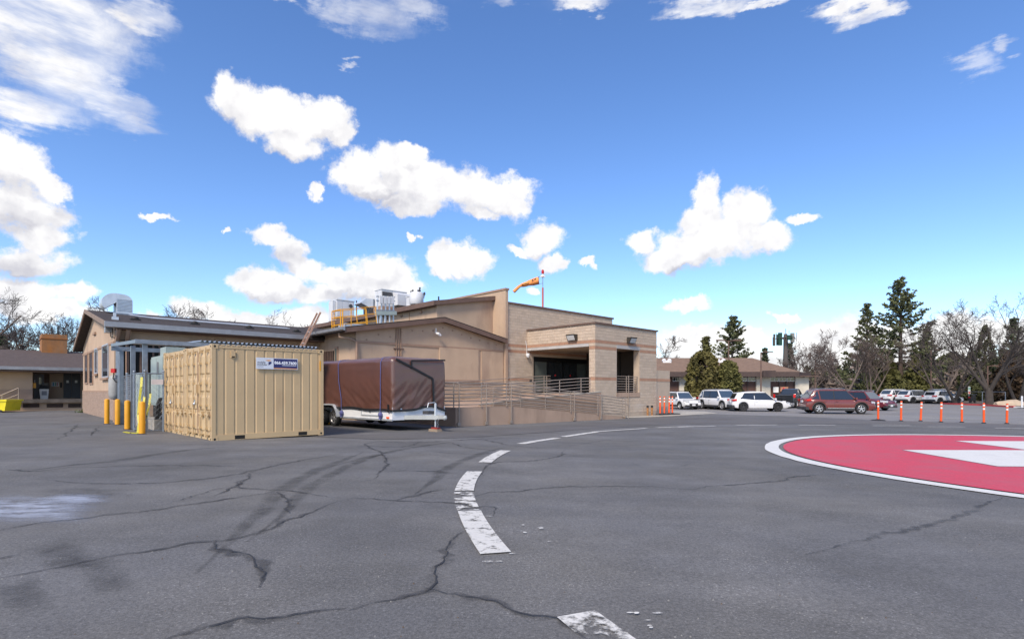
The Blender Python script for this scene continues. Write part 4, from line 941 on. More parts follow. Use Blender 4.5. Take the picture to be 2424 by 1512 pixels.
for b in (18.1, 21.0, 23.9): MB().tube([(AL + .06, b, .6), (AL + .06, b, 1.70)], .025, 6).build('post', M_RAIL, hl, smooth=True)

# short rusty stand pipes in front of the porch
def stand_pipe(px, lab):
    x_, y_ = xy(a_of(px, 19.25), 19.25); p = Vector((x_, y_, gz(x_, y_)))
    t = thing('stand_pipe', lab, 'pipe', p, group='rusty stand pipes by the porch')
    MB().tube([(0, 0, 0), (0, 0, .52)], .065, 10).build('pipe', mat('rust_orange', (.34, .16, .06), .85, var=.35, scale=8), t, smooth=True); MB().tube([(0, 0, .521), (0, 0, .66)], .075, 10).build('cap', M_BLACK, t, smooth=True)
stand_pipe(1532.4, 'short rusty stand pipe with a black cap, nearer the ramp end'); stand_pipe(1542.7, 'short rusty stand pipe with a black cap, nearer the orange posts')

# ------------------------------------------------------------------ storage containers
M_TAN = mat('container_tan', (.515, .37, .205), .5, var=.05, scale=1.3, bump=.05, bscale=30, dirt=((.42, .28, .15), .9, .62, .8, (1, 1, .3)))
M_TAND = mat('container_tan_chipped', (.53, .385, .215), .5, var=.06, scale=2, dirt=((.20, .09, .03), 7, .68, .73))
M_STEEL = mat('bare_steel', (.55, .55, .55), .25, metal=.9, var=.1)
def container(label):
    t = thing('storage_container', label, 'container', group='tan storage containers standing side by side')
    Lx, Wy, H_ = 3.12, 2.438, 2.591; ps = .11
    f = MB()
    for x in (0, Lx - ps):
        for y in (.004, Wy - ps - .004): f.box(x + .004, x + ps - .004, y, y + ps, .12, H_ - .12)
    for y in (.012, Wy - .08): f.box(ps, Lx - ps, y, y + .068, H_ - .10, H_ - .02); f.box(ps, Lx - ps, y - .006, y + .068, .02, .17)
    for x in (.02, Lx - .09): f.box(x, x + .07, ps, Wy - ps, H_ - .13, H_ - .02); f.box(x, x + .07, ps, Wy - ps, .03, .15)
    f.box(.02, Lx - .02, .02, Wy - .02, .10, .14)
    f.build('frame', M_TAN, t)
    for x in (0, Lx - .16):
        for y in (0, Wy - .16):
            for z in (0, H_ - .12):
                c_ = MB(); c_.box(x, x + .16, y, y + .16, z, z + .12); c_ = c_.build('corner_casting', M_TAN, t)
                if y == 0: h = MB(); h.tube([(x + .08, -.002, z + .06), (x + .08, .01, z + .06)], .032, 8); h.build('hole', M_DARK, c_)
                if x == 0: h = MB(); h.tube([(-.002, y + .08, z + .06), (.01, y + .08, z + .06)], .03, 8); h.build('hole', M_DARK, c_)
    def corr(y0, sgn):
        pts = []; x = ps; per = (Lx - 2*ps) / 11
        for k in range(11):
            pts += [(x + .004, 0), (x + per - .075, 0), (x + per - .050, .015), (x + per - .028, .015), (x + per - .002, 0)]; x += per
        mb = MB(); n = len(pts)
        mb.add([(p[0], y0 + sgn*p[1], .17) for p in pts] + [(p[0], y0 + sgn*p[1], H_ - .10) for p in pts], [(i, i+1, n+i+1, n+i) if sgn > 0 else (i+1, i, n+i, n+i+1) for i in range(n - 1)])
        return mb.build('corrugated_side', M_TAN, t)
    s1 = corr(.024, 1); corr(Wy - .024, -1)
    mb = MB(); n = 22; vs = []
    for i in range(n*2 + 1):
        x = .06 + (Lx - .12)*i/(n*2); z = H_ - .035 + (.034 if (i // 2) % 2 else 0); vs += [(x, .02, z), (x, Wy - .02, z)]
    mb.add(vs, [(2*i, 2*i+2, 2*i+3, 2*i+1) for i in range(n*2)]); mb.build('roof_panel', M_TAN, t)
    mb = MB()
    for i in range(n): x = .09 + (Lx - .18)*i/n; mb.tube([(x + .02, .022, H_ - .025), (x + .10, .022, H_ - .025)], .022, 6)
    mb.build('roof_edge', M_TAN, t)
    for x in (.58, 2.34): MB().box(x, x + .26, .003, .02, .035, .135).build('fork_pocket', M_DARK, t)
    MB().box(Lx - .13, Lx - .10, .02, Wy - .02, .14, H_ - .1).build('end_panel', M_TAN, t)
    # doors on the x = 0 end
    for k, (y0, y1) in enumerate(((ps + .02, Wy/2 - .008), (Wy/2 + .008, Wy - ps - .02))):
        z0, z1 = .16, H_ - .14
        d = MB(); d.box(.035, .08, y0, y1, z0, z1)
        zs = [z0 + .05, z0 + .62, z0 + 1.12, z0 + 1.60, z1 - .05]
        for a_, b_ in zip(zs, zs[1:]): d.add([(.035, y0+.03, a_+.03), (.035, y1-.03, a_+.03), (.035, y1-.03, b_-.05), (.035, y0+.03, b_-.05), (.008, y0+.06, a_+.07), (.008, y1-.06, a_+.07), (.008, y1-.06, b_-.12), (.008, y0+.06, b_-.12)], [(5,4,7,6),(0,4,5,1),(1,5,6,2),(2,6,7,3),(3,7,4,0)])
        door = d.build('door', M_TAND, t)
        for fr_ in (.24, .72) if k == 0 else (.28, .76):
            y = y0 + (y1 - y0)*fr_
            mb = MB(); mb.tube([(-.035, y, .10), (-.035, y, H_ - .08)], .021, 8)
            for z in (.13, .34, .95, 1.55, 2.1, H_ - .17): mb.box(-.06, .03, y - .045, y + .045, z - .03, z + .03)
            mb.build('locking_rod', M_TAND, door, smooth=True)
            mb = MB(); yy = y + (.22 if k else -.22)
            mb.beam((-.065, y, .74), (-.06, yy + (.1 if k else -.1), .70), .018, .04); mb.box(-.06, .01, min(yy, yy+.09), max(yy, yy+.09), .63, .79); mb.build('handle', M_TAND, door)
        yh = y0 - .015 if k == 0 else y1 + .015
        for z in (.35, .9, 1.5, 2.15): MB().box(-.02, .045, yh - .05, yh + .05, z - .05, z + .05).build('hinge', M_TAND, door)
        MB().box(.0, .036, y0 - .012, y0 + .012, z0, z1).build('gasket', M_TRIML, door)
    lb = MB().box(-.075, -.0, Wy/2 - .13, Wy/2 + .09, 1.28, 1.52).build('lock_box', M_TAN, t)
    mb = MB(); mb.ball((-.07, Wy/2 + .02, .98), .045, 10); mb.tube([(-.07, Wy/2 - .01, 1.0), (-.07, Wy/2 - .01, 1.09), (-.07, Wy/2 + .05, 1.09), (-.07, Wy/2 + .05, 1.0)], .012, 6); mb.build('padlock', M_STEEL, t, smooth=True)
    return t, s1
cnt, side0 = container('nearer tan storage container, with a navy and white phone number sign')
CR = R(45.3); CO = Vector((-7.94, 14.35, .035))
cnt.location = CO; cnt.rotation_euler = (R(.0), R(0), CR)
UX, UY = Vector((math.cos(CR), math.sin(CR), 0)), Vector((-math.sin(CR), math.cos(CR), 0))
c2 = dup(cnt, CO + UY * 2.475, None, 'tan storage container beyond the signed one, next to the steel fence')
c2.location.z = .02
def c_xz(px, py, y=-.02):       # point of the near container's side face, in its own axes
    r = (px - CX)/F; o = CO + UY*y
    x = (r*o.y - o.x) / (UX.x - r*UX.y); p = o + UX*x
    return x, EYE + (HZ - py)/F*p.y - CO.z
sx0, sz1 = c_xz(606, 845.5); sx1, _ = c_xz(704.5, 848.5); _, sz0 = c_xz(606, 872.5)
def part(mb, name, m, par): return mb.build(name, m, par)
sg = part(MB().box(sx0, sx1, -.028, -.010, sz0, sz1), 'sign_panel', mat('sign_white', (.62, .65, .72), .4, var=.03), cnt)
mid = sx0 + (sx1 - sx0)*.405; hS = sz1 - sz0
part(MB().box(mid, sx1 - .018, -.031, -.028, sz0 + .05*hS, sz1 - .05*hS), 'navy_field', mat('sign_navy', (.022, .025, .125), .4, var=.05), sg)
part(MB().box(mid, sx1 - .018, -.0325, -.031, sz0 + .05*hS, sz0 + .12*hS), 'orange_strip', mat('sign_orange', (.75, .30, .05), .4), sg)
mb = MB(); text_mesh(mb, '866.459.7600', hS*.36, (mid + .02, -.0325, sz0 + hS*.47), (1, 0, 0), (0, 0, 1), .0005, .004, .78 * 1); w_now = max(v[0] for v in mb.v) - mid - .02; k_ = (sx1 - .04 - mid - .02) / w_now
mb.v = [((v[0] - mid - .02)*k_ + mid + .02, v[1], v[2]) for v in mb.v]; part(mb, 'phone_number', mat('sign_letter_white', (.85, .86, .9), .4, var=.0), sg)
part(MB().box(mid + (sx1-mid)*.34, sx1 - .05, -.0325, -.031, sz0 + hS*.345, sz0 + hS*.385), 'small_line', MATS['sign_letter_white'], sg)
M_LET = mat('sign_letter_grey', (.10, .10, .11), .5, var=.0)
mb = MB(); text_mesh(mb, 'mobile', hS*.27, (sx0 + .03, -.0285, sz0 + hS*.50), (1, 0, 0), (0, 0, 1), .0008, .001, .95); text_mesh(mb, 'modular', hS*.27, (sx0 + .03, -.0285, sz0 + hS*.31), (1, 0, 0), (0, 0, 1), .0008, .001, .95); part(mb, 'lettering', M_LET, sg)
part(MB().box(sx0 + .035, sx0 + .2, -.0292, -.028, sz0 + hS*.185, sz0 + hS*.215), 'small_line', M_LET, sg)
lx = sx0 + (mid - sx0)*.70
part(MB().prism([(lx, -.0292, sz0 + hS*.34), (lx + .085, -.0292, sz0 + hS*.50), (lx + .085, -.0292, sz0 + hS*.68), (lx, -.0292, sz0 + hS*.64)], (0, .001, 0)), 'logo_box', MATS['sign_navy'], sg)
part(MB().prism([(lx - .11, -.0292, sz0 + hS*.77), (lx + .0, -.0292, sz0 + hS*.70), (lx + .085, -.0292, sz0 + hS*.76), (lx + .03, -.0292, sz0 + hS*.83)], (0, .001, 0)), 'logo_top', MATS['sign_orange'], sg)
vx, vz = c_xz(560 / 1.585 + 865/2.749/1.585, (1150 + 490/2.749)/1.585)
part(MB().box(vx - .05, vx + .06, -.012, .02, vz - .09, vz + .09), 'vent', M_TAN, cnt); part(MB().box(vx - .03, vx + .04, -.016, -.01, vz - .085, vz - .055), 'vent_slot', M_DARK, cnt)
part(MB().box(2.99, 3.03, -.003, .004, 1.95, 2.25), 'yellow_sticker', M_YEL, cnt)

# ------------------------------------------------------------------ trailer wrapped in a brown tarpaulin
TR = math.atan2(.668, -.744); TO = Vector((-4.22, 19.13, 0)); TO.z = gz(TO.x, TO.y) + .0
tr = thing('utility_trailer', 'white utility trailer wrapped in a glossy brown tarpaulin held by blue straps', 'trailer', TO, rz=TR)
TX, TY = Vector((math.cos(TR), math.sin(TR), 0)), Vector((-math.sin(TR), math.cos(TR), 0))
def t_side(px, py):
    r = (px - CX)/F; x = (r*TO.y - TO.x)/(TX.x - r*TX.y); p = TO + TX*x
    return x, EYE + (HZ - py)/F*p.y - TO.z
def t_front(px, py):
    r = (px - CX)/F; y = (r*TO.y - TO.x)/(TY.x - r*TY.y); p = TO + TY*y
    return y, EYE + (HZ - py)/F*p.y - TO.z
M_TARP = mat('brown_tarp', (.112, .046, .032), .40, var=.12, scale=1.5, bump=.15, bscale=30, spec=.8, coat=.35)
WT, LT, ZT = 2.47, 6.7, 2.66
mb = MB()
per = []                                   # perimeter from rear-right round the front to rear-left
def add_edge(p, q, n, tag_):
    for k in range(n): per.append((p[0] + (q[0]-p[0])*k/n, p[1] + (q[1]-p[1])*k/n, tag_))
rc = .07
add_edge((LT, -WT), (rc, -WT), 22, 'r'); add_edge((rc, -WT), (0, -WT + rc), 3, 'c'); add_edge((0, -WT + rc), (0, -rc), 44, 'f'); add_edge((0, -rc), (rc, 0), 3, 'c'); add_edge((rc, 0), (LT, 0), 90, 'l'); add_edge((LT, 0), (LT, -WT), 16, 'b')
def hem(x, y, tg):
    if tg in ('f', 'c') and x < .1: t = -y / WT; return .72 + .13*math.exp(-((t - .68)/.22)**2) - .08*max(0, t - .8)/.2
    return .72 + .06*min(1, x/3) + .02*math.sin(x*3.1)
NR = 30
for (x, y, tg) in per:
    h0 = hem(x, y, tg)
    for j in range(NR + 1):
        t = j / NR
        if t <= .80:
            z = h0 + (ZT - .20 - h0)*(t/.80); ins = 0
        else:
            u = (t - .80)/.20; z = ZT - .20 + .20*math.sin(u*math.pi/2)**.8; ins = .42*(1 - math.cos(u*math.pi/2))
        s = x if tg in ('l', 'r') else y
        # folds: slanting pulls near the hem, slack under the top edge
        low = max(0, 1 - t/.62); c_, s_ = (math.cos(.62), math.sin(.62)) if tg == 'l' else (math.cos(-.75), math.sin(-.75))
        u_, v_ = s*c_ + z*s_, -s*s_ + z*c_
        fold = (.5 - abs(mnoise.noise(Vector((u_*.7, v_*4.5, 3.))))*2) * .045*low + mnoise.noise(Vector((u_*1.2, v_*10, 9.))) * .030*low
        fold += mnoise.noise(Vector((s*1.3, z*7, 1.))) * .03 * max(0, t - .55)/.45 + mnoise.noise(Vector((s*.8, z*.8, 5.))) * .03 + .012*math.sin(t*math.pi)
        nx, ny = (-1, 0) if tg == 'f' else (0, 1) if tg == 'l' else (0, -1) if tg == 'r' else (1, 0) if tg == 'b' else ((-.7, .7) if y > -1 else (-.7, -.7))
        cx_, cy_ = min(max(x, 1.2), LT - 1.2), -WT/2; dx, dy = cx_ - x, cy_ - y; dl = max(1e-6, math.hypot(dx, dy))
        mb.v.append((x + nx*fold + dx/dl*ins, y + ny*fold + dy/dl*ins, z + (.02*mnoise.noise(Vector((x*1.5, y*2, 2))) if t > .9 else 0)))
NP = len(per); K_ = NR + 1
for i in range(NP):
    for j in range(NR): mb.f.append([((i+1) % NP)*K_ + j, i*K_ + j, i*K_ + j + 1, ((i+1) % NP)*K_ + j + 1]); mb.m.append(0)
mb.f.append([i*K_ + NR for i in range(NP)][::-1]); mb.m.append(0)
tarp = mb.build('tarpaulin', M_TARP, tr, smooth='full')
bm = bmesh.new(); bm.from_mesh(tarp.data); bmesh.ops.recalc_face_normals(bm, faces=bm.faces[:]); bm.to_mesh(tarp.data); bm.free()
M_TAPE = mat('black_webbing', (.014, .014, .016), .6)
def strip_front(pts, w):
    q = [t_front(*p) for p in pts]; mb = MB()
    for a, b in zip(q, q[1:]): mb.beam((-.045, a[0], a[1]), (-.045, b[0], b[1]), .012, w, up=(1, 0, 0)) if False else mb.beam((-.045, a[0], a[1]), (-.045, b[0], b[1]), w, .02, up=(-1, 0, 0))
    mb.build('black_webbing', M_TAPE, tarp)
q5 = lambda x, y: ((1200 + x/4.724)/1.585, (1320 + y/4.724)/1.585)
strip_front([q5(1335, 125), q5(1600, 262), q5(1985, 472), q5(1998, 800), q5(2003, 985)], .075)
strip_front([q5(2205, 148), q5(1610, 155), q5(1612, 300)], .06)
mb = MB(); ys = [-WT*k/14 for k in range(15)]
for a, b in zip(ys, ys[1:]): mb.beam((-.03, a, hem(0, a, 'f')), (-.03, b, hem(0, b, 'f')), .075, .03, up=(-1, 0, 0))
xs = [LT*k/24 for k in range(25)]
for a, b in zip(xs, xs[1:]): mb.beam((a, .03, hem(a, 0, 'l')), (b, .03, hem(b, 0, 'l')), .07, .03, up=(0, 1, 0))
mb.build('hem', M_TAPE, tarp)
mb = MB(); xq, zq = t_side(*q5(1225, 985)); mb.box(xq - .03, xq + .03, .03, .06, zq - .16, zq + .12); mb.build('strap_end', M_TAPE, tarp)
# white lower body
sk = MB(); sk.box(.02, 3.42, -WT + .02, -.02, .38, .84); sk.box(5.5, LT - .02, -WT + .02, -.02, .38, .84); sk.box(3.42, 5.5, -WT + .3, -.32, .45, .84)
sk.build('lower_body', mat('trailer_white', (.74, .75, .77), .35, var=.05), tr)
mb = MB(); mb.box(.0, 3.42, -.02, -.0, .40, .425); mb.box(.0, 3.42, -.02, .003, .36, .395); mb.build('side_trim', M_GALVL, tr)
hx0, hz1 = t_side(*q5(1040, 1060)); hx1, hz0 = t_side(*q5(725, 1155)); hz0 = .50
f = MB(); f.box(hx0, hx1, -.02, .0, hz0, hz0 + .05); f.box(hx0, hx0 + .05, -.02, .0, hz0 + .05, .74); f.box(hx1 - .05, hx1, -.02, .0, hz0 + .05, .74); hh = f.build('storage_hatch', M_GALVL, tr)
mb = MB(); mb.box((hx0+hx1)/2 - .04, (hx0+hx1)/2 + .04, -.01, .02, .64, .70); mb.build('latch', M_GALV, hh)
mx_, mz_ = t_side(*q5(1200, 1205)); MB().box(mx_ - .07, mx_ + .07, -.02, .02, .44, .50).build('marker_light', M_ORNG, tr)
# wheels
M_TYR = mat('tyre_rubber', (.016, .016, .017), .8, var=.15, scale=10)
M_RIM = mat('grey_rim', (.30, .30, .31), .35, metal=.6)
def wheel(cx_, cy_, r, w, par, out, rim=M_RIM, spokes=5, name='wheel'):
    """Tyre with a dished spoked rim facing +y (out=1) or -y."""
    o = out; T = MB(); ri = r*.66
    T.lathe([(ri, -w/2*o), (r*.93, -w/2*o), (r, -w*.32*o), (r, w*.32*o), (r*.93, w/2*o), (r*.80, w*.52*o), (ri, w*.46*o), (ri, -w/2*o)], (cx_, cy_, r), 22, 'y')
    t = T.build(name, M_TYR, par, smooth=True)
    D_ = MB(); y = cy_ + w*.28*o
    D_.lathe([(ri*1.01, w*.40*o), (ri*.93, w*.46*o), (ri*.86, w*.38*o), (ri*.84, w*.12*o)], (cx_, cy_, r), 20, 'y')
    for k in range(spokes):
        a = 2*math.pi*k/spokes + .3; d = Vector((math.cos(a), 0, math.sin(a))); c = Vector((cx_, y, r))
        D_.beam(c + d*ri*.10, c + d*ri*.90, ri*.26, w*.12, up=(0, o, 0))
    D_.lathe([(.001, w*.40*o), (ri*.16, w*.38*o), (ri*.22, w*.30*o), (ri*.22, w*.1*o)], (cx_, cy_, r), 12, 'y')
    b = D_.build('rim', rim, t, smooth=True)
    B_ = MB(); B_.lathe([(.001, w*.1*o), (ri*.9, w*.1*o)], (cx_, cy_, r), 16, 'y'); B_.build('brake_disc', M_BLACK, t)
    return t
xw = t_side(787.5, 1000)[0]
for x in (xw, xw + .92):
    wheel(x, -.12, .335, .20, tr, 1, M_RIM, 6); wheel(x, -WT + .12, .335, .20, tr, -1, M_RIM, 6)
pf = []
for k in range(17):
    t = math.pi*(1 - k/16); pf.append((xw + .46 + (.95)*math.cos(t)*(1 if abs(math.cos(t)) < .99 else 1), .40 + .50*min(1, math.sin(t)*1.35)))
mb = MB(); n = len(pf); V_ = []
for p in pf: V_ += [(p[0], .13, p[1]), (p[0], -.3, p[1]), (p[0], .13, p[1] - .05)]
mb.add(V_, [(3*i, 3*i+3, 3*i+4, 3*i+1) for i in range(n-1)] + [(3*i, 3*i+2, 3*i+5, 3*i+3) for i in range(n-1)]); mb.build('fender', M_GALVL, tr, smooth=True)
MB().box(.3, LT - .2, -WT + .35, -.35, .30, .44).build('chassis', M_BLACK, tr)
# straps
M_BLUE = mat('blue_webbing', (.10, .105, .27), .6)
for px_ in (902.7, 806):
    x = t_side(px_, 900)[0]; mb = MB(); dx = .12 if px_ < 850 else 0
    pl = [(x + dx, -.45, ZT + .03), (x + dx, -.06, ZT - .03), (x + dx, .035, ZT - .2), (x + dx*.5, .05, 1.8), (x - dx, .045, 1.1), (x - dx*1.2, .06, .78), (x - dx*1.2, .035, .5)]
    for a, b in zip(pl, pl[1:]): mb.beam(a, b, .034, .008, up=(0, 1, .3))
    s = mb.build('strap', M_BLUE, tr)
    mb = MB(); mb.ball((x - dx*1.2, .05, .56), .085, 8, 1.2); mb.tube([(x - dx*1.2, .05, .52), (x - dx*1.2 + .02, .06, .40)], .05, 6); mb.build('ratchet', M_BLUE, s)
# tongue and jack
tg = MB(); tip = Vector((-1.12, -WT/2, .48))
for y in (-.55, -WT + .55): tg.beam((.05, y, .47), tip, .09, .15)
tg.box(-1.40, -1.05, -WT/2 - .07, -WT/2 + .07, .43, .56); tg.ball((-1.38, -WT/2, .47), .085, 8)
tg.build('tongue', mat('pale_grey_paint', (.38, .40, .40), .45, var=.08), tr)
mb = MB(); J = Vector((-.93, -WT/2 + .05, 0)); mb.tube([J + Vector((0, 0, .14)), J + Vector((0, 0, .5))], .028, 8); mb.tube([J + Vector((0, 0, .42)), J + Vector((0, 0, .98))], .042, 8); mb.tube([J + Vector((0, 0, .98)), J + Vector((-.0, .05, 1.01)), J + Vector((0, .32, .99)), J + Vector((0, .36, .84))], .016, 6); mb.build('jack', M_GALVL, tr, smooth=True)
mb = MB(); mb.box(-.72, -.40, -WT/2 - .12, -WT/2 + .2, .58, .70); mb.build('tongue_box', M_DOORD, tr)
mb = MB()
for k in range(7): a = 2*math.pi*k/7; mb.ball((-1.15, -WT/2 + .12 + .02*math.cos(k*2.2), .42 - .045*k), .022, 6)
mb.build('safety_chain', M_GALV, tr)
JW = tr.matrix_basis @ Vector((-.93, -WT/2 + .05, 0))
from mathutils import Matrix as _M
jw = TO + TX*(-.93) + TY*(-WT/2 + .05)
t = thing('wooden_block', 'weathered wooden block under the trailer jack', 'wood block', (jw.x, jw.y, gz(jw.x, jw.y)), rz=TR); M_WOOD = mat('weathered_wood', (.30, .23, .17), .85, var=.2, scale=6)
mb = MB(); mb.box(-.24, .24, -.12, .12, 0, .045); mb.build('board', M_WOOD, t); MB().box(-.22, .23, -.11, .115, .048, .09).build('board', M_WOOD, t)
t = thing('red_block', 'red painted wooden block on top of the weathered block under the trailer jack', 'wood block', (jw.x, jw.y, gz(jw.x, jw.y) + .092), rz=TR)
MB().box(-.18, .14, -.085, .085, 0, .05).build('red_board', mat('red_paint', (.28, .03, .025), .6, var=.2, scale=8), t)
p = gp(772, 1004); t = thing('wheel_stop', 'yellow wheel stop beside the trailer tyre', 'wheel stop', p, rz=RZ); mb = MB(); mb.prism([(-.45, -.09, 0), (-.45, .09, 0), (-.45, .06, .13), (-.45, -.06, .13)], (.9, 0, 0)); mb.build('bar', M_YEL, t); MB().tube([(-.3, 0, .128), (-.3, 0, .136)], .02, 8).build('bolt', M_STEEL, t)

# ------------------------------------------------------------------ bollards, fence and plant beside the containers
def bollard(p, lab, h=.96):
    t = thing('bollard', lab, 'bollard', p, group='yellow steel bollards along the fence')
    mb = MB(); mb.lathe([(.085, -.05), (.085, h - .03), (.075, h), (.04, h + .02), (.001, h + .025)], (0, 0, 0), 16); mb.build('post', M_YEL, t, smooth=True)
    mb = MB(); mb.lathe([(.12, 0), (.12, .012), (.086, .02)], (0, 0, 0), 16); mb.build('base_ring', M_BLACK, t); return t
bp = [gp(*q) for q in ((253, 1003), (278, 1005), (301.4, 1016), (336, 1026.6))]
for p, l in zip(bp, ('yellow bollard standing by the meter box, farthest from the containers', 'yellow bollard in front of the rounded grey tank, second from the brick gable', 'yellow bollard before the chain link fence, second from the containers', 'yellow bollard nearest the tan containers, with caution tape around it')): bollard(p, l)
# caution tape: a strip on the ground and torn lengths on the fence
M_TAPEY = mat('caution_tape', (.50, .45, .04), .5, var=.2, scale=9, dirt=((.03, .03, .02), 9, .58, .6))
tp = thing('caution_tape', 'crumpled yellow caution tape hanging from the fence and lying round a bollard', 'caution tape', gp(330, 1026))
o_ = tp.location
def tape(pts, w):
    mb = MB(); q = [Vector(p) - Vector(o_) for p in pts]
    for a, b in zip(q, q[1:]): mb.beam(a, b, w, .006, up=(.3, -1, .2))
    mb.build('tape', M_TAPEY, tp)
q2 = lambda x, y, Y: at((370 + x/4.085)/1.585, (1280 + y/4.085)/1.585, Y)
tape([q2(660, 550, 17.2), q2(650, 700, 17.1), q2(625, 900, 17.1), q2(605, 1130, 17.0), q2(620, 1250, 16.9), q2(600, 1400, 16.6)], .07)
tape([q2(705, 800, 17.2), q2(695, 900, 17.1), q2(690, 970, 17.0)], .06); tape([q2(795, 800, 17.6), q2(770, 1000, 17.4), q2(710, 1210, 17.2), q2(700, 1260, 17.1)], .06)
gb = [gp((370 + x/4.085)/1.585, (1280 + y/4.085)/1.585) + Vector((0, 0, .02)) for x, y in ((395, 1395), (470, 1410), (560, 1412), (640, 1418))]
mb = MB()
for a, b in zip(gb, gb[1:]): mb.beam(a - o_, b - o_, .09, .02)
mb.build('tape', M_TAPEY, tp)
# galvanised canopy
ca0, cb0 = 3.5, 21.05
cp = thing('metal_canopy', 'galvanised steel canopy with corrugated roof behind the storage containers', 'canopy', (ca0, cb0, .05), 'AB')
zt_ = 3.02
for a, b in ((ca0, cb0), (ca0 - .15, cb0 + 1.15), (ca0 + 5.4, cb0), (ca0, cb0 + 4.6), (ca0 + 5.4, cb0 + 4.6)): MB().box(a - .065, a + .065, b - .065, b + .065, -.1, zt_ - .12).build('post', M_GALV, cp)
mb = MB(); mb.box(ca0 - .3, ca0 + 5.6, cb0 - .26, cb0 - .18, zt_ - .13, zt_); mb.prism([(ca0 - .3, cb0 - .18, zt_ - .12), (ca0 - .3, cb0 + 4.8, zt_ + .06), (ca0 - .3, cb0 + 4.8, zt_ + .17), (ca0 - .3, cb0 - .18, zt_ - .01)], (.08, 0, 0)); mb.box(ca0 - .3, ca0 + 5.6, cb0 - .18, cb0 - .0, zt_ - .03, zt_ - .0); mb.box(ca0 - .3, ca0 + 5.6, cb0 + 4.7, cb0 + 4.8, zt_ - .1, zt_ + .06); mb.build('beam', M_GALV, cp)
mb = MB(); n = 28; vs = []
for i in range(n*4 + 1):
    a = ca0 + 1.5 + 4.2*i/(n*4); z = [0, .0, .05, .05][i % 4]; vs += [(a, cb0 - .32, zt_ + .03 + z), (a, cb0 + 5.0, zt_ + .22 + z)]
mb.add(vs, [(2*i, 2*i+2, 2*i+3, 2*i+1) for i in range(n*4)]); mb.build('corrugated_roof', mat('zinc_sheet', (.36, .42, .48), .4, metal=.5, var=.1), cp)
# chain link fence
cf = thing('chain_link_fence', 'galvanised chain link fence with capped posts around the generator', 'fence', (ca0, cb0, .05), 'AB')
fp = [(3.74, 29.1), (3.72, 27.56), (3.50, 24.39), (3.28, 21.48), (3.40, 20.45), (3.9, 20.42)]
hf = 1.98
for a, b in fp:
    mb = MB(); mb.tube([(a, b, -.1), (a, b, hf)], .035, 8); mb.ball((a, b, hf + .02), .05, 8); mb.build('post', M_GALV, cf, smooth=True)
for p, q in zip(fp, fp[1:]):
    MB().tube([(*p, hf - .05), (*q, hf - .05)], .022, 6).build('rail', M_GALV, cf, smooth=True); MB().tube([(*p, .12), (*q, .12)], .015, 6).build('rail', M_GALV, cf, smooth=True)
    mb = MB(); l = math.hypot(q[0]-p[0], q[1]-p[1]); n = int(l/.16); zh = hf - .17
    for k in range(-int(zh/.16), n + 1):
        for sgn in (1, -1):
            s0, s1 = k*.16, k*.16 + zh
            z0, z1 = (.12, .12 + zh)
            if s0 < 0: z0 += -s0; s0 = 0
            if s1 > l: z1 -= s1 - l; s1 = l
            if s1 <= s0: continue
            e = lambda s: (p[0] + (q[0]-p[0])*s/l, p[1] + (q[1]-p[1])*s/l)
            u0, u1 = (s0, s1) if sgn > 0 else (l - s0, l - s1)
            mb.tube([(*e(u0), z0), (*e(u1), z1)], .0025, 3, cap=False)
    tag(mb.build('wire_mesh', M_GALV, cf), kind='stuff')
tall = (3.64, 27.3); mb = MB(); mb.tube([(*tall, -.1), (*tall, 3.0)], .045, 8); mb.ball((*tall, 3.02), .06, 8); mb.build('tall_post', M_GALV, cf, smooth=True)
MB().tube([(*tall, 2.93), (3.5, 23.6, 2.93)], .02, 6).build('rail', M_GALV, cf, smooth=True)
MB().box(3.56, 3.88, 20.36, 20.38, 1.58, 1.74).build('blank_sign', mat('pale_pink_sign', (.62, .56, .56), .5), cf)
# generator cabinets on a concrete plinth
gn = thing('generator', 'grey green generator cabinet with hoses on a concrete plinth behind the fence', 'generator', (ca0 + 2, cb0 + 2, .05), 'AB')
M_GEN = mat('grey_green_enamel', (.33, .39, .37), .45, var=.06, scale=2)
MB().box(ca0 + .30, ca0 + 5.2, cb0 + .25, cb0 + 3.6, -.1, .40).build('plinth', M_CONC, gn)
g = MB().box(ca0 + .70, ca0 + 5.0, cb0 + .9, cb0 + 3.0, .85, 2.62).build('cabinet', M_GEN, gn)
for k in range(3): MB().box(ca0 + .8 + k*1.36, ca0 + 2.1 + k*1.36, cb0 + .875, cb0 + .9, .95, 2.52).build('cabinet_door', M_GEN, g)
for k in range(2): mb = MB(); mb.box(ca0 + .675, ca0 + .70, cb0 + .95 + k*1.02, cb0 + 1.93 + k*1.02, .92, 2.55); mb.build('cabinet_door', M_GEN, g)
mb = MB(); mb.box(ca0 + .64, ca0 + .675, cb0 + 1.6, cb0 + 1.72, 2.0, 2.4); mb.build('door_handle', M_DOORG, g)
MB().box(ca0 + .35, ca0 + .66, cb0 + 3.1, cb0 + 4.6, .4, 2.05).build('control_box', M_GEN, gn)
mb = MB(); mb.box(ca0 + .8, ca0 + 1.4, cb0 + 1.1, cb0 + 2.0, 2.62, 2.92); mb.box(ca0 + 1.6, ca0 + 4.8, cb0 + 1.1, cb0 + 2.8, 2.62, 2.92); mb.build('exhaust_housing', M_GEN, gn)
mb = MB(); mb.box(ca0 + .75, ca0 + 4.9, cb0 + .95, cb0 + 2.95, .40, .84); mb.build('engine_base', M_BLACK, gn)
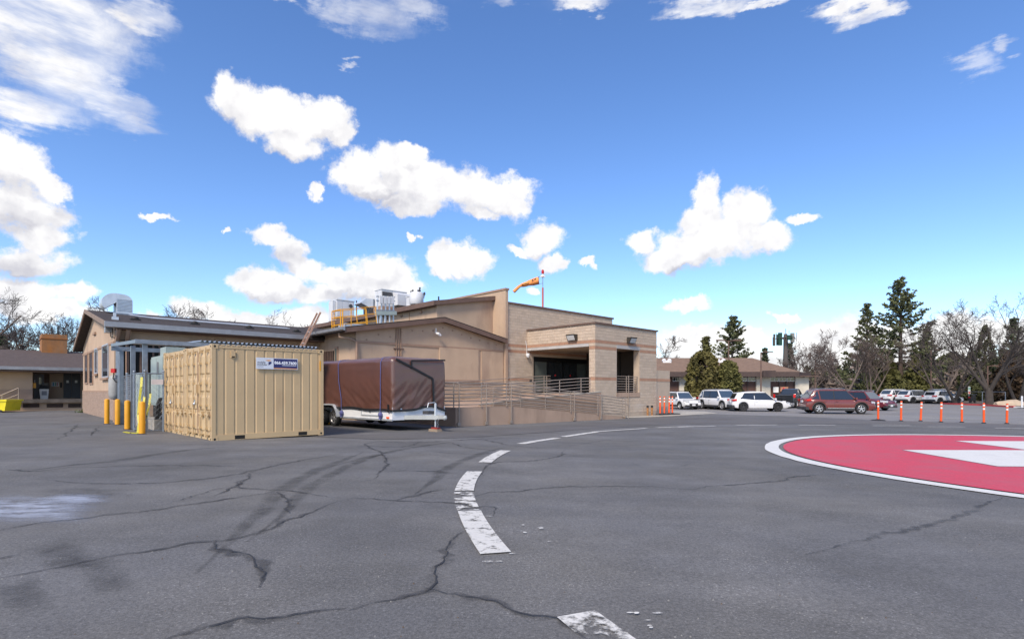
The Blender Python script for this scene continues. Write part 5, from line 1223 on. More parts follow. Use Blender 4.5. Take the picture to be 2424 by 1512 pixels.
for k, (d0, d1) in enumerate(((.2, .9), (.55, 1.3), (.05, .5))):
    mb = MB(); mb.tube([(ca0 + .38 + d0*.3, cb0 + .5, .40), (ca0 + .40 + d0*.3, cb0 + .45, .85), (ca0 + .48 + d0*.3, cb0 + .5, 1.10), (ca0 + .6 + d1*.3, cb0 + .62, 1.12), (ca0 + .75 + d1*.3, cb0 + .8, .95)], .05, 7); mb.build('hose', M_BLACK, gn, smooth=True)
mb = MB(); mb.beam((ca0 + .5, cb0 + .4, .42), (ca0 + .85, cb0 + .5, .95), .07, .07); mb.build('brace', M_GALV, gn)
# rounded tank on the corner and beacon
tp_ = at(270.5, 945, 22.6); tk = thing('grey_tank', 'rounded pale grey tank hanging at the wing corner under a red beacon', 'tank', (tp_.x, tp_.y, tp_.z))
mb = MB(); mb.lathe([(.001, -.0), (.10, .01), (.17, .08), (.20, .2), (.20, .84), (.17, .95), (.10, 1.01), (.001, 1.02)], (0, 0, 0), 18); mb.build('vessel', mat('pale_grey_enamel', (.34, .34, .33), .5, var=.12, scale=3), tk, smooth=True)
mb = MB(); mb.box(-.05, .05, .15, 1.0, .3, .4); mb.box(-.05, .05, .15, 1.0, .75, .85); mb.build('bracket', M_GALV, tk)
mb = MB(); mb.tube([(0.05, 0, -.95), (0.05, 0, 0)], .09, 8); mb.build('pedestal', M_TRIML, tk)
bc = at(269, 882, 22.4); bcn = thing('red_beacon', 'small red alarm beacon above the grey tank', 'beacon', (bc.x, bc.y, bc.z)); mb = MB(); mb.box(-.08, .08, -.06, .06, .0, .17); mb.build('housing', mat('red_lens', (.5, .01, .012), .3), bcn); mb = MB(); mb.tube([(0, 0, .0), (0, 0, -.1), (-.03, 0, -.22), (.08, 0, -.38), (.3, .1, -.33), (.42, .2, -.2)], .02, 6); mb.build('cable', M_BLACK, bcn, smooth=True)

# ------------------------------------------------------------------ dock clutter
x_, y_ = xy(a_of(10, 44.6), 44.6); p = Vector((x_, y_, gz(x_, y_))); bn = thing('yellow_bin', 'yellow plastic tilt bin beside the dock steps', 'bin', p, rz=R(4))
sc_ = p.y / F
mb = MB(); pr = [(-50, 0), (20, 0), (24, 24), (9, 24), (5, 13), (-50, 13)]
mb.prism([(a*sc_, -.6, b*sc_*1. + .1) for a, b in pr], (0, 1.1, 0)); mb.build('hopper', mat('bin_yellow', (.72, .60, .01), .45), bn)
mb = MB(); mb.box(6*sc_, 26*sc_, -.66, .56, 22*sc_ + .1, 26*sc_ + .1); mb.box(-50*sc_, 8*sc_, -.66, .56, 11*sc_ + .1, 14*sc_ + .1); mb.build('rim', MATS['bin_yellow'], bn)
for x in (-1.0, .3): mb = MB(); mb.tube([(x, -.62, .08), (x, -.56, .08)], .08, 10); mb.build('caster', M_BLACK, bn)
wb = xy(aa(104, DBB + 1.0), DBB + 1.0); tb = thing('waste_bin', 'grey swing top waste bin standing on the loading dock', 'bin', (wb[0], wb[1], .72), rz=RZ)
s_ = 39.0/F
mb = MB(); mb.lathe([(.001, 0), (.26, 0), (.33, .72), (.33, .75)], (0, 0, 0), 4); o = mb.build('body', M_REFL, tb); o.rotation_euler.z = R(45)
mb = MB(); mb.lathe([(.36, .75), (.36, .80), (.25, .98), (.001, 1.0)], (0, 0, 0), 4); o = mb.build('lid', M_BLACK, tb); o.rotation_euler.z = R(45)
MB().box(-.13, .13, -.255, -.235, .35, .62).build('label_plate', M_DOORG, tb)

# ------------------------------------------------------------------ rooftop plant
ru = lambda a: 6.56 + (a - 18.35)*.173          # upper roof surface
M_HV = mat('hvac_grey', (.60, .61, .63), .5, var=.05, scale=2); M_HVD = mat('hvac_dark', (.06, .06, .065), .6)
def hvac(px0, px1, y0, y1, b, depth, lab, extra=None):
    a0, a1 = a_of(px0, b), a_of(px1, b); zt, zb = z_of(y0, a0, b), z_of(y1, a0, b)
    t = thing('hvac_unit', lab, 'hvac unit', ((a0+a1)/2, b + depth/2, zb), 'AB', group='pale grey hvac units on the upper roof')
    MB().box(a0, a1, b, b + depth, zb, zt).build('cabinet', M_HV, t)
    MB().box(a0 - .1, a1 + .1, b - .1, b + depth + .1, zb - .75, zb).build('curb', M_TRIML, t)
    n = 3
    for k in range(n): MB().box(a0 + (a1-a0)*k/n + .03, a0 + (a1-a0)*(k+1)/n - .03, b - .02, b, zb + .08, zt - .08).build('access_panel', M_HV, t)
    for k in range(2): MB().box(a0 - .02, a0, b + depth*k/2 + .05, b + depth*(k+1)/2 - .05, zb + .08, zt - .08).build('access_panel', M_HV, t)
    mb = MB(); mb.box(a0 - .04, a1 + .04, b - .04, b + depth + .04, zt, zt + .06); mb.build('lid', M_HV, t)
    return t, a0, a1, zb, zt
h1, a0, a1, zb_h, zt_h = hvac(797, 838, 709.5, 750, 39.5, 1.1, 'pale grey hvac unit with a square duct, farthest along the upper roof')
mb = MB(); mb.box(a0 - .28, a0 - .04, 39.6, 40.3, zb_h - .3, zt_h - .1); mb.build('duct', M_HV, h1); mb = MB(); mb.tube([(a1 + .15, 39.4, zb_h + .3), (a1 + .15, 39.4, zt_h + .1)], .05, 6); mb.build('pipe', M_HVD, h1)
mb = MB(); mb.tube([(a1 - .3, 39.46, zb_h + .95), (a1 - .3, 39.5, zb_h + .95)], .16, 10); mb.build('fan_guard', M_HVD, h1)
h2, a0, a1, zb_h, zt_h = hvac(903, 962, 685, 724, 35, .95, 'tall pale grey hvac unit with a dark intake hood behind the equipment rack')
MB().box(a0 + .03, a0 + (a1-a0)*.40, 34.93, 34.97, zt_h - .42, zt_h - .14).build('intake', M_HVD, h2)
mb = MB(); mb.prism([(a0 + .9, 34.3, zt_h - .3), (a0 + .9, 34.92, zt_h - .08), (a0 + .9, 34.92, zb_h + .1), (a0 + .9, 34.3, zb_h + .1)], (a1 - a0 - .9, 0, 0)); mb.build('blower_box', M_HV, h2)
h4, a0, a1, zb_h, zt_h = hvac(978, 1001, 700, 724, 32.6, .9, 'low white hvac unit with antennas, nearest the wing gable peak')
mb = MB(); mb.lathe([(.45, 0), (.5, .1), (.5, .75), (.42, .85), (.001, .87)], (a0 + .2, 32.5, zb_h + .1), 14); mb.build('drum', M_HV, h4, smooth=True)
mb = MB()
for k, h in ((.15, .5), (.75, .75), (1.15, .45)): mb.tube([(a0 + k, 33, zt_h), (a0 + k + .06, 33, zt_h + h)], [.03, .07], 5); mb.box(a0 + k - .12, a0 + k + .12, 32.95, 33.05, zt_h + h*.6, zt_h + h*.6 + .1)
mb.build('antenna', M_HVD, h4)
# elbow duct
du = thing('elbow_duct', 'grey sheet metal elbow duct with an open mouth between the roof units', 'duct', (a_of(862, 36.2), 36.2, z_of(727, 18.6, 36.2)), 'AB')
a0, a1 = a_of(847, 36.2), a_of(889, 36.2); za, zb2 = z_of(705, a0, 36.2), z_of(727, a0, 36.2)
mb = MB(); mb.prism([(a0, 36, za - .42), (a0 + .55, 36, za), (a0 + 1.0, 36, za + .02), (a1, 36, za), (a1, 36, zb2 + .05), (a0 + .9, 36, zb2 + .05), (a0 + .7, 36, zb2)], (0, .8, 0)); mb.build('elbow', M_GALVL, du)
MB().prism([(a0 + .02, 35.97, za - .43), (a0 + .12, 35.97, za - .36), (a0 + .78, 35.97, zb2 + .04), (a0 + .7, 35.97, zb2 - .02)], (0, .03, 0)).build('mouth', M_HVD, du)
mb = MB(); mb.box(a0 + .75, a1, 36, 36.8, zb2 - .75, zb2); mb.build('plenum', M_HVD, du)
MB().box(a0 + 1.1, a0 + 1.2, 35.96, 36.0, zb2 + .05, za).build('flange', M_GALV, du)
# yellow guard basket on the lower roof
rg = lambda a: 4.46 + (a - 12.27)*.171
yb = thing('yellow_guardrail', 'yellow steel guard rail frame standing on the lower roof edge', 'guard rail', (13.8, 26.5, rg(13.8)), 'AB')
ay0, ay1 = a_of(806, 26.5), a_of(892, 26.5)
for b in (26.5, 27.5):
    for a in (ay0, ay0 + .12, ay0 + (ay1-ay0)*.28, ay0 + (ay1-ay0)*.66, ay1 - .1):
        dx = .1 if a > ay0 + 1 else 0
        MB().tube([(a + dx, b, rg(a)), (a, b, rg(a) + 1.0)], .026 if a < ay0 + .2 else .02, 6).build('post', M_YEL, yb, smooth=True)
    for h in (1.0, .62, .22): MB().tube([(ay0, b, rg(ay0) + h), (ay1 - .1 + (.05 if h < .9 else 0), b, rg(ay1) + h)], .019, 6).build('rail', M_YEL, yb, smooth=True)
for h in (1.0, .62, .22): MB().tube([(ay0, 26.5, rg(ay0) + h), (ay0, 27.5, rg(ay0) + h)], .03, 6).build('rail', M_YEL, yb, smooth=True)
MB().box(ay0 + .3, ay1, 26.6, 27.4, rg(ay1) - .35, rg(ay1) - .02).build('platform', M_GALVL, yb)
# grey equipment rack
er = thing('equipment_rack', 'grey steel strut rack carrying disconnect boxes beside the yellow guard rail', 'equipment rack', (16.1, 27.6, rg(16.1)), 'AB')
ar0, ar1 = a_of(893, 27.6), a_of(931, 27.6)
for k in range(5):
    a = ar0 + (ar1 - ar0)*k/4; MB().box(a - .03, a + .03, 27.57, 27.63, rg(a) - .05, z_of(706, ar0, 27.6)).build('strut', M_GALVL, er)
zz0 = z_of(760, ar0, 27.6)
for h in (.60, 1.15, 1.38): MB().beam((ar0 - .1, 27.53, zz0 + h), (ar1 + .05, 27.53, zz0 + h + .1), .05, .06).build('crossbar', M_GALV, er)
MB().beam((ar0 - .2, 27.48, zz0 + .42), (ar1 + .1, 27.48, zz0 + .55), .16, .22).build('cable_tray', M_GEN, er)
for k in range(4): a = ar0 + .06 + (ar1-ar0)*k*.235; MB().box(a, a + .2, 27.42, 27.56, zz0 + 1.0 + .02*k, zz0 + 1.42 + .02*k).build('disconnect_box', M_HV, er)
for k in range(3): a = ar0 + .12 + k*.3; MB().tube([(a, 27.5, rg(a)), (a, 27.5, zz0 + .4)], .045, 6).build('conduit', M_GALVL, er, smooth=True)
# ladder leaning on the eave
bL = 27.8; l0 = (a_of(712.5, bL), z_of(824, a_of(712.5, bL), bL)); l1 = (a_of(754.5, bL), z_of(740, a_of(754.5, bL), bL))
sl = (l1[0]-l0[0])/(l1[1]-l0[1]); lb_ = (l0[0] - sl*(l0[1] - gza(l0[0])), gza(l0[0]))
ld = thing('extension_ladder', 'weathered pinkish orange extension ladder leaning on the roof corner behind the containers', 'ladder', (lb_[0], bL, lb_[1]), 'AB')
M_LAD = mat('ladder_orange', (.42, .25, .18), .6, var=.2, scale=5)
for off in (-.2, .2): MB().beam((lb_[0], bL + off, lb_[1]), (l1[0], bL + off, l1[1]), .04, .09).build('side_rail', M_LAD, ld)
for off in (-.16, .16): MB().beam((lb_[0] - .06, bL + off, lb_[1]), (lb_[0] - .06 + sl*3.6, bL + off, lb_[1] + 3.6), .035, .08).build('side_rail', M_LAD, ld)
n = int((l1[1]-lb_[1])/.3)
for k in range(1, n): z = lb_[1] + k*.3; a = lb_[0] + sl*(z - lb_[1]); MB().tube([(a, bL - .2, z), (a, bL + .2, z)], .017, 6).build('rung', M_GALVL, ld)
# windsock
wa = a_of(1284.3, 28); wy = xy(wa, 28)[1]; wx = xy(wa, 28)[0]
wsd = thing('windsock', 'orange windsock on a red pole above the block building roof', 'windsock', (wx, wy, 6.5))
Z = lambda y: EYE + (HZ - y)/F*wy - 6.5
MB().tube([(0, 0, 0), (0, 0, Z(681))], .07, 8).build('pole', mat('faded_red_paint', (.50, .13, .10), .6), wsd, smooth=True)
MB().tube([(0, 0, Z(681)), (0, 0, Z(650))], .03, 6).build('mast', M_GALV, wsd)
mb = MB(); mb.lathe([(.001, 0), (.13, 0), (.13, .12), (.07, .2), (.07, .25)], (0, 0, Z(656)), 10); mb.box(-.18, -.06, -.05, .05, Z(656), Z(653)); mb.box(.06, .18, -.05, .05, Z(656), Z(653)); mb.build('lamp_bracket', M_REFL, wsd)
mb = MB(); mb.lathe([(.10, 0), (.11, .1), (.09, .26), (.001, .33)], (0, 0, Z(648)), 10); mb.build('obstruction_light', MATS['red_lens'], wsd, smooth=True)
q8 = lambda x, y: Vector((((1920 + x/8.4)/1.585 - 1284.3)/F*wy, -.05, Z((1000 + y/8.4)/1.585)))
pts = [q8(*p) for p in ((838, 443), (760, 462), (660, 490), (560, 520), (480, 548), (400, 572), (320, 590), (265, 605), (210, 650), (150, 705), (60, 800))]
rr_ = [.275, .27, .255, .21, .185, .175, .14, .105, .115, .12, .125]
mb = MB(); mb.tube(pts, rr_, 14, cap=False)
M_SOCK = mat('windsock_orange', (.85, .30, .08), .75, var=.14, scale=3)
sk_ = mb.build('sock', M_SOCK, wsd, smooth=True)
bm = bmesh.new(); bm.from_mesh(sk_.data)
for v in bm.verts: v.co += Vector(mnoise.noise_vector(v.co*3.2))*.03
bm.to_mesh(sk_.data); bm.free()
mb = MB(); c = pts[0]; mb.tube([c + Vector((.0, .28*math.cos(t), .28*math.sin(t))) for t in [2*math.pi*k/16 for k in range(17)]], .02, 5); mb.beam(c + Vector((.0, 0, .28)), (0, 0, c.z + .30), .02, .02); mb.beam(c + Vector((0, 0, -.28)), (0, 0, c.z - .2), .02, .02); mb.build('hoop', M_TRIM, wsd)
dv = (pts[0] - pts[3]).normalized(); up_ = dv.cross(Vector((0, 1, 0))); up_ = -up_ if up_.z < 0 else up_
mb = MB(); text_mesh(mb, 'AIR', .26, q8(622, 505) + Vector((0, -.262, 0)), dv, up_, .002, .006); mb.build('lettering', M_BLACK, wsd)
mb = MB(); s0 = q8(300, 590) + Vector((0, -.17, 0)); s1_ = q8(530, 535) + Vector((0, -.215, .0)); mb.beam(s0, s1_, .03, .05, up=(0, 1, 0)); mb.build('faded_lettering', mat('sock_print', (.22, .07, .03), .7), wsd)

# ------------------------------------------------------------------ orange posts
def delineator(p, lab, h, grp, base=False, lean=(0, 0), m=None):
    t = thing('delineator_post', lab, 'traffic post', p, group=grp); r = .05; m = m or M_ORNG
    MB().lathe([(r, 0.02), (r, h*.68), (r*.98, h*.70)], (0, 0, 0), 12).build('tube', m, t, smooth=True)
    prev = h*.68
    for z0, z1, mm, nm in ((.68, .76, M_REFL, 'reflective_band'), (.76, .85, m, 'tube'), (.85, .93, M_REFL, 'reflective_band'), (.93, 1.0, m, 'cap')):
        pr = [(r*1.02, h*z0), (r*1.02, h*z1)] + ([(r*.5, h*z1 + .01), (.001, h*z1 + .012)] if nm == 'cap' else [])
        MB().lathe(pr, (0, 0, 0), 12).build(nm, mm, t, smooth=True)
    if base: mb = MB(); mb.lathe([(.001, 0), (.36, 0), (.36, .02), (.30, .05), (.10, .07), (.08, .09)], (0, 0, 0), 8); mb.build('base', M_BLACK, t)
    else: mb = MB(); mb.lathe([(.10, 0), (.10, .02), (.06, .06)], (0, 0, 0), 10); mb.build('base', M_BLACK, t)
    t.rotation_euler = (lean[0], lean[1], 0); return t
m7 = lambda x, y: gp((3300 + x/4.489)/1.585, (1420 + y/4.489)/1.585)
rowp = [(gp(2078, 995), 'orange traffic post on a wide black rubber base in front of the maroon cars', True, 1.16, (0, 0)),
 (m7(355, 715), 'orange post next to the one on the black rubber base, second in the row', False, 1.14, (0, R(1))), (m7(685, 716), 'orange post leaning slightly, third in the row and left of the red kerb', False, 1.10, (0, R(3))),
 (m7(1028, 733), 'orange post in line with the end of the red kerb, fourth in the row', False, 1.10, (0, R(1.5))), (m7(1380, 737), 'orange post in front of the parking sign, fifth in the row', False, 1.08, (0, 0)),
 (m7(1750, 752), 'orange post before the thick bare tree trunk, sixth in the row', False, 1.08, (0, 0)), (m7(2137, 760), 'orange post before the tan rock, last in the row', False, 1.06, (0, R(1.2)))]
for p, l, b, h, ln in rowp: delineator(p, l, h*.95, 'orange posts in a row beyond the landing pad', b, ln)
bs = None
for i, (px_, l, ln) in enumerate(((1562, 'orange post against the porch corner, first of the four on the black strip', 0), (1572, 'orange post standing second from the porch corner on the black strip', 0), (1582.8, 'orange post leaning slightly, third from the porch corner on the black strip', R(2)), (1591, 'orange post partly hiding a white car, last of the four by the wall', 0))):
    x_, y_ = xy(a_of(px_, 19.22), 19.22); p = Vector((x_, y_, gz(x_, y_) + .075)); delineator(p, l, 1.16, 'orange posts by the porch wall', False, (0, ln))
p0, p1 = [Vector((*xy(a_of(q, 19.22), 19.22), 0)) for q in (1557, 1604)]; p0.z = gz(p0.x, p0.y) + .017; p1.z = gz(p1.x, p1.y) + .017; d = (p1 - p0)
t = thing('rubber_base_strip', 'black rubber strip carrying four orange posts by the porch wall', 'base strip', p0); mb = MB(); mb.beam(Vector((0, 0, .03)), d + Vector((0, 0, .03)), .38, .06); mb.build('strip', M_BLACK, t)
for k in range(4): MB().tube([d*(.12 + .25*k) + Vector((0, 0, .058)), d*(.12 + .25*k) + Vector((0, 0, .07))], .04, 8).build('bolt', M_STEEL, t)

# ------------------------------------------------------------------ island edge on the right
M_KERB = mat('red_kerb', (.58, .045, .05), .6, var=.12, scale=4, dirt=((.35, .2, .18), 3, .62, .75))
kp = [m7(1040, 428), m7(1700, 454), m7(2262, 488)]
kb = tag(bpy.data.objects.new('kerb', None), 'red painted kerb along the edge of the tree island', None, None, 'structure'); COL.objects.link(kb)
ext = [(kp[0] + (kp[0]-kp[1])*.02)] + kp
for a, b in zip(ext, ext[1:]):
    mb = MB(); mb.beam(a + Vector((0, 0, .08)), b + Vector((0, 0, .08)), .18, .17); mb.build('kerb_stone', M_KERB, kb)
e = kp[-1] + Vector((.3, -1.2, 0)); mb = MB(); mb.beam(kp[-1] + Vector((0, 0, .06)), e + Vector((0, 0, .06)), .18, .13); mb.build('kerb_stone', M_REFL, kb)
M_SOIL = mat('leaf_litter_soil', (.13, .10, .075), .95, var=.3, scale=2, bump=.4)
isl = [(kp[0].x + .1, kp[0].y), (kp[1].x + .1, kp[1].y), (kp[2].x + .1, kp[2].y), (49.5, 48), (120, 60), (140, 140), (60, 150), (52, 80)]
sheet('island_soil', isl, .06, M_SOIL, kind='structure', label='brown leaf strewn soil under the trees')
def rock(name, lab, c, rx, ry, rz_, m, seed):
    bm = bmesh.new(); bmesh.ops.create_icosphere(bm, subdivisions=3, radius=1)
    for v in bm.verts: n = 1 + .22*mnoise.noise(v.co*1.4 + Vector((seed, 0, 0))) + .08*mnoise.noise(v.co*4 + Vector((seed, 0, 0))); v.co = Vector((v.co.x*rx*n, v.co.y*ry*n, max(-.1, v.co.z*rz_*n)))
    me = bpy.data.meshes.new(name); bm.to_mesh(me); bm.free(); me.materials.append(m); o = bpy.data.objects.new(name, me); COL.objects.link(o); o.location = c; tag(o, lab, 'rock')
M_ROCK = mat('tan_rock', (.46, .36, .26), .9, var=.15, scale=2, bump=.4)
c = m7(2215, 462); rock('boulder', 'long low tan boulder behind the last orange post', c, 1.75, .7, .68, M_ROCK, 3)
hy = m7(1200, 412); rock('boulder', 'small domed tan boulder at the foot of the hydrant', hy, .75, .6, .42, M_ROCK, 8)
hyd = thing('fire_hydrant', 'tan fire hydrant rising from a domed boulder near the white hatchback', 'hydrant', hy + Vector((0, -.2, .34)))
M_HYD = mat('hydrant_tan', (.50, .38, .24), .6); mb = MB(); mb.lathe([(.12, 0), (.12, .75), (.16, .77), (.16, .82), (.12, .9), (.05, 1.02), (.001, 1.04)], (0, 0, 0), 12); mb.build('barrel', M_HYD, hyd, smooth=True); MB().tube([(-.22, 0, .62), (.22, 0, .62)], .07, 8).build('nozzle', M_HYD, hyd, smooth=True)
gl_ = [(1282, 303, 405), (1725, 315, 432), (2112, 326, 440)]
grp_ = [m7(x, y1) for x, y0, y1 in gl_]; gr = thing('pipe_guardrail', 'thin grey pipe guard rail along the tree island', 'guard rail', grp_[0]); o_ = grp_[0]
for p in grp_: MB().tube([p - o_, p - o_ + Vector((0, 0, 1.45))], .045, 6).build('post', M_GALV, gr)
for a, b in zip(grp_, grp_[1:]): MB().tube([a - o_ + Vector((0, 0, 1.43)), b - o_ + Vector((0, 0, 1.43))], .035, 6).build('rail', M_GALV, gr)
MB().tube([Vector((0, 0, 1.43)), Vector((-7, 3, 1.43))], .035, 6).build('rail', M_GALV, gr)
p = m7(1497, 395); ps_ = thing('parking_sign', 'tall narrow white and green parking sign on a grey post', 'sign', p); s_ = p.y/F/1.585/4.489
MB().tube([(0, 0, 0), (0, 0, 265*s_)], .05, 6).build('post', M_GALV, ps_); sp = MB().box(-20*s_, 18*s_, -.09, -.06, 140*s_, 262*s_).build('sign_plate', M_REFL, ps_); MB().box(-18*s_, 16*s_, -.10, -.09, 205*s_, 250*s_).build('green_field', mat('sign_green', (.25, .42, .36), .5), sp); MB().box(-14*s_, 10*s_, -.10, -.09, 148*s_, 172*s_).build('red_field', MATS['red_decal'], sp)
# dark parked scooter by the sign
p = m7(1560, 415); sc = thing('parked_scooter', 'black motor scooter parked beside the parking sign', 'scooter', p, rz=R(30))
for x in (-.6, .62): wheel(x, 0, .27, .12, sc, -1, M_HVD, 5)
mb = MB(); mb.prism([(-.85, -.17, .35), (-.2, -.17, .3), (.3, -.17, .28), (.5, -.17, .6), (.42, -.17, 1.0), (.3, -.17, 1.0), (.25, -.17, .55), (-.1, -.17, .55), (-.2, -.17, .82), (-.9, -.17, .86)], (0, .34, 0)); mb.build('body', M_BLACK, sc); mb = MB(); mb.tube([(.36, -.32, 1.12), (.38, 0, 1.05), (.36, .32, 1.12)], .025, 6); mb.build('handlebar', M_GALV, sc); MB().box(-.93, -.86, -.08, .08, .68, .80).build('taillight', MATS['red_lens'], sc)
p = m7(2390, 500); wp = thing('white_post', 'white marker post on a round black base at the right edge of the yard', 'traffic post', p); s_ = p.y/F/1.585/4.489
mb = MB(); mb.lathe([(.065, 0), (.065, 205*s_), (.001, 210*s_)], (0, 0, 0), 12); mb.build('tube', M_WHITEP, wp, smooth=True); mb = MB(); mb.lathe([(.001, 0), (.36, 0), (.34, .03), (.1, .07)], (0, 0, 0), 10); mb.build('base', M_BLACK, wp); MB().lathe([(.068, 160*s_), (.068, 175*s_)], (0, 0, 0), 12).build('reflective_band', M_GALVL, wp)
p = m7(2440, 498); tag(dup(wp, p), 'white marker post standing just past the right edge one')

# ------------------------------------------------------------------ lamp posts and cell tower
def lamp_post(px, ytop, Y, lab, heads=2):
    p = Vector(((px - CX)/F*Y, Y, 0)); p.z = gz(p.x, p.y); h = EYE + (HZ - ytop)/F*Y - p.z
    t = thing('lamp_post', lab, 'lamp post', p, group='tall car park lamp posts')
    MB().tube([(0, 0, 0), (0, 0, h)], [.09, .065], 8).build('pole', M_TRIM, t, smooth=True); mb = MB(); mb.box(-.2, .2, -.2, .2, 0, .5); mb.build('foot', M_CONC, t)
    for s in ((-1, 1) if heads == 2 else (1,)): MB().tube([(0, 0, h - .1), (s*.4, 0, h + .02)], .035, 6).build('arm', M_TRIM, t); MB().box(min(s*.4, s*1.25), max(s*.4, s*1.25), -.17, .17, h - .03, h + .09).build('lamp_head', M_TRIM, t)
lamp_post(1724, 806, 56, 'twin headed brown lamp post in front of the dark cedars'); lamp_post(1800.6, 833, 58, 'single headed lamp post before the cream wall panel', 1); lamp_post(1928.8, 846, 72, 'slim lamp post beside the far end of the office', 1); lamp_post(2203, 828, 70, 'grey lamp post among bare trees behind the white hatchback', 1); lamp_post(2337+0, 866, 66, 'thin lamp post against the dark trees by the right edge', 1)
Yt = 108.; p = Vector(((1859 - CX)/F*Yt, Yt, 0)); ct = thing('cell_tower', 'cell tower mast with green antenna panels rising behind the office roof', 'cell tower', p); Zt = lambda y: EYE + (HZ - y)/F*Yt; s_ = Yt/F
M_MAST = mat('mast_brown_grey', (.085, .075, .068), .8); M_ANT = mat('antenna_green', (.014, .055, .036), .7, var=.2)
MB().tube([(0, 0, -.3), (0, 0, Zt(800)), (0, 0, Zt(790))], [.55, .42, .3], 10).build('mast', M_MAST, ct, smooth=True)
mb = MB()
for k in range(6): a = k*math.pi/3; mb.tube([(0, 0, Zt(800)), (1.9*math.cos(a), 1.9*math.sin(a), Zt(800))], .08, 5)
for k in range(6): a = k*math.pi/3; b_ = a + math.pi/3; mb.tube([(1.9*math.cos(a), 1.9*math.sin(a), Zt(800)), (1.9*math.cos(b_), 1.9*math.sin(b_), Zt(800))], .06, 5)
mb.build('antenna_frame', M_MAST, ct)
for dx, dy, w, y0, y1, m in ((-16, -.5, 8, 788, 818, M_ANT), (-11.5, 1.2, 6, 790, 816, M_ANT), (-3, -1.6, 6, 795, 806, M_ANT), (4, -1.3, 6, 795, 806, M_ANT), (16, 0, 8, 788, 810, mat('antenna_grey', (.22, .22, .2), .7)), (21, 1, 4, 788, 812, M_ANT), (-24, .5, 3, 790, 818, M_MAST), (-28, 0, 4, 798, 818, M_MAST)):
    MB().box((dx - w/2)*s_, (dx + w/2)*s_, dy - .2, dy + .2, Zt(y1), Zt(y0)).build('antenna_panel', m, ct)
mb = MB(); mb.tube([(-30*s_, 0, Zt(802)), (24*s_, 0, Zt(802))], .06, 5); mb.tube([(-22*s_, 0, Zt(787)), (-22*s_, 0, Zt(812))], .05, 5); mb.tube([(26*s_, 0, Zt(787)), (26*s_, 0, Zt(808))], .05, 5); mb.tube([(0, 0, Zt(792)), (0, 0, Zt(778))], .06, 5); mb.tube([(8*s_, 0, Zt(795)), (8*s_, 0, Zt(782))], .05, 5); mb.build('antenna_whip', M_MAST, ct)

# ------------------------------------------------------------------ cars
def paint(name, col, rough=.28): return mat(name, col, rough, var=.03, scale=1, coat=.6, spec=.5)
M_CARW = paint('car_white', (.70, .70, .70)); M_CARM = paint('car_maroon', (.150, .034, .028)); M_CARD = paint('car_dark_cherry', (.12, .012, .020)); M_CARN = paint('car_navy', (.018, .024, .055)); M_CARB = paint('car_black', (.012, .012, .013))
M_CLAD = mat('grey_cladding', (.035, .035, .037), .7); M_CGL = mat('car_glass', (.018, .021, .024), .05, var=.05, spec=.9); M_CGLB = mat('car_glass_sky', (.05, .075, .11), .04, var=.05, spec=1.)
M_TAIL = mat('tail_lamp_red', (.55, .015, .015), .2); M_HEAD = mat('head_lamp_clear', (.55, .57, .6), .12, spec=.8); M_CHR = mat('chrome_trim', (.62, .62, .63), .2, metal=.8, var=.02)
M_RIMD = mat('dark_steel_rim', (.04, .04, .042), .5); M_RIMS = mat('silver_rim', (.55, .55, .56), .3, metal=.6)
M_PLATE = mat('licence_plate_white', (.65, .65, .66), .5)
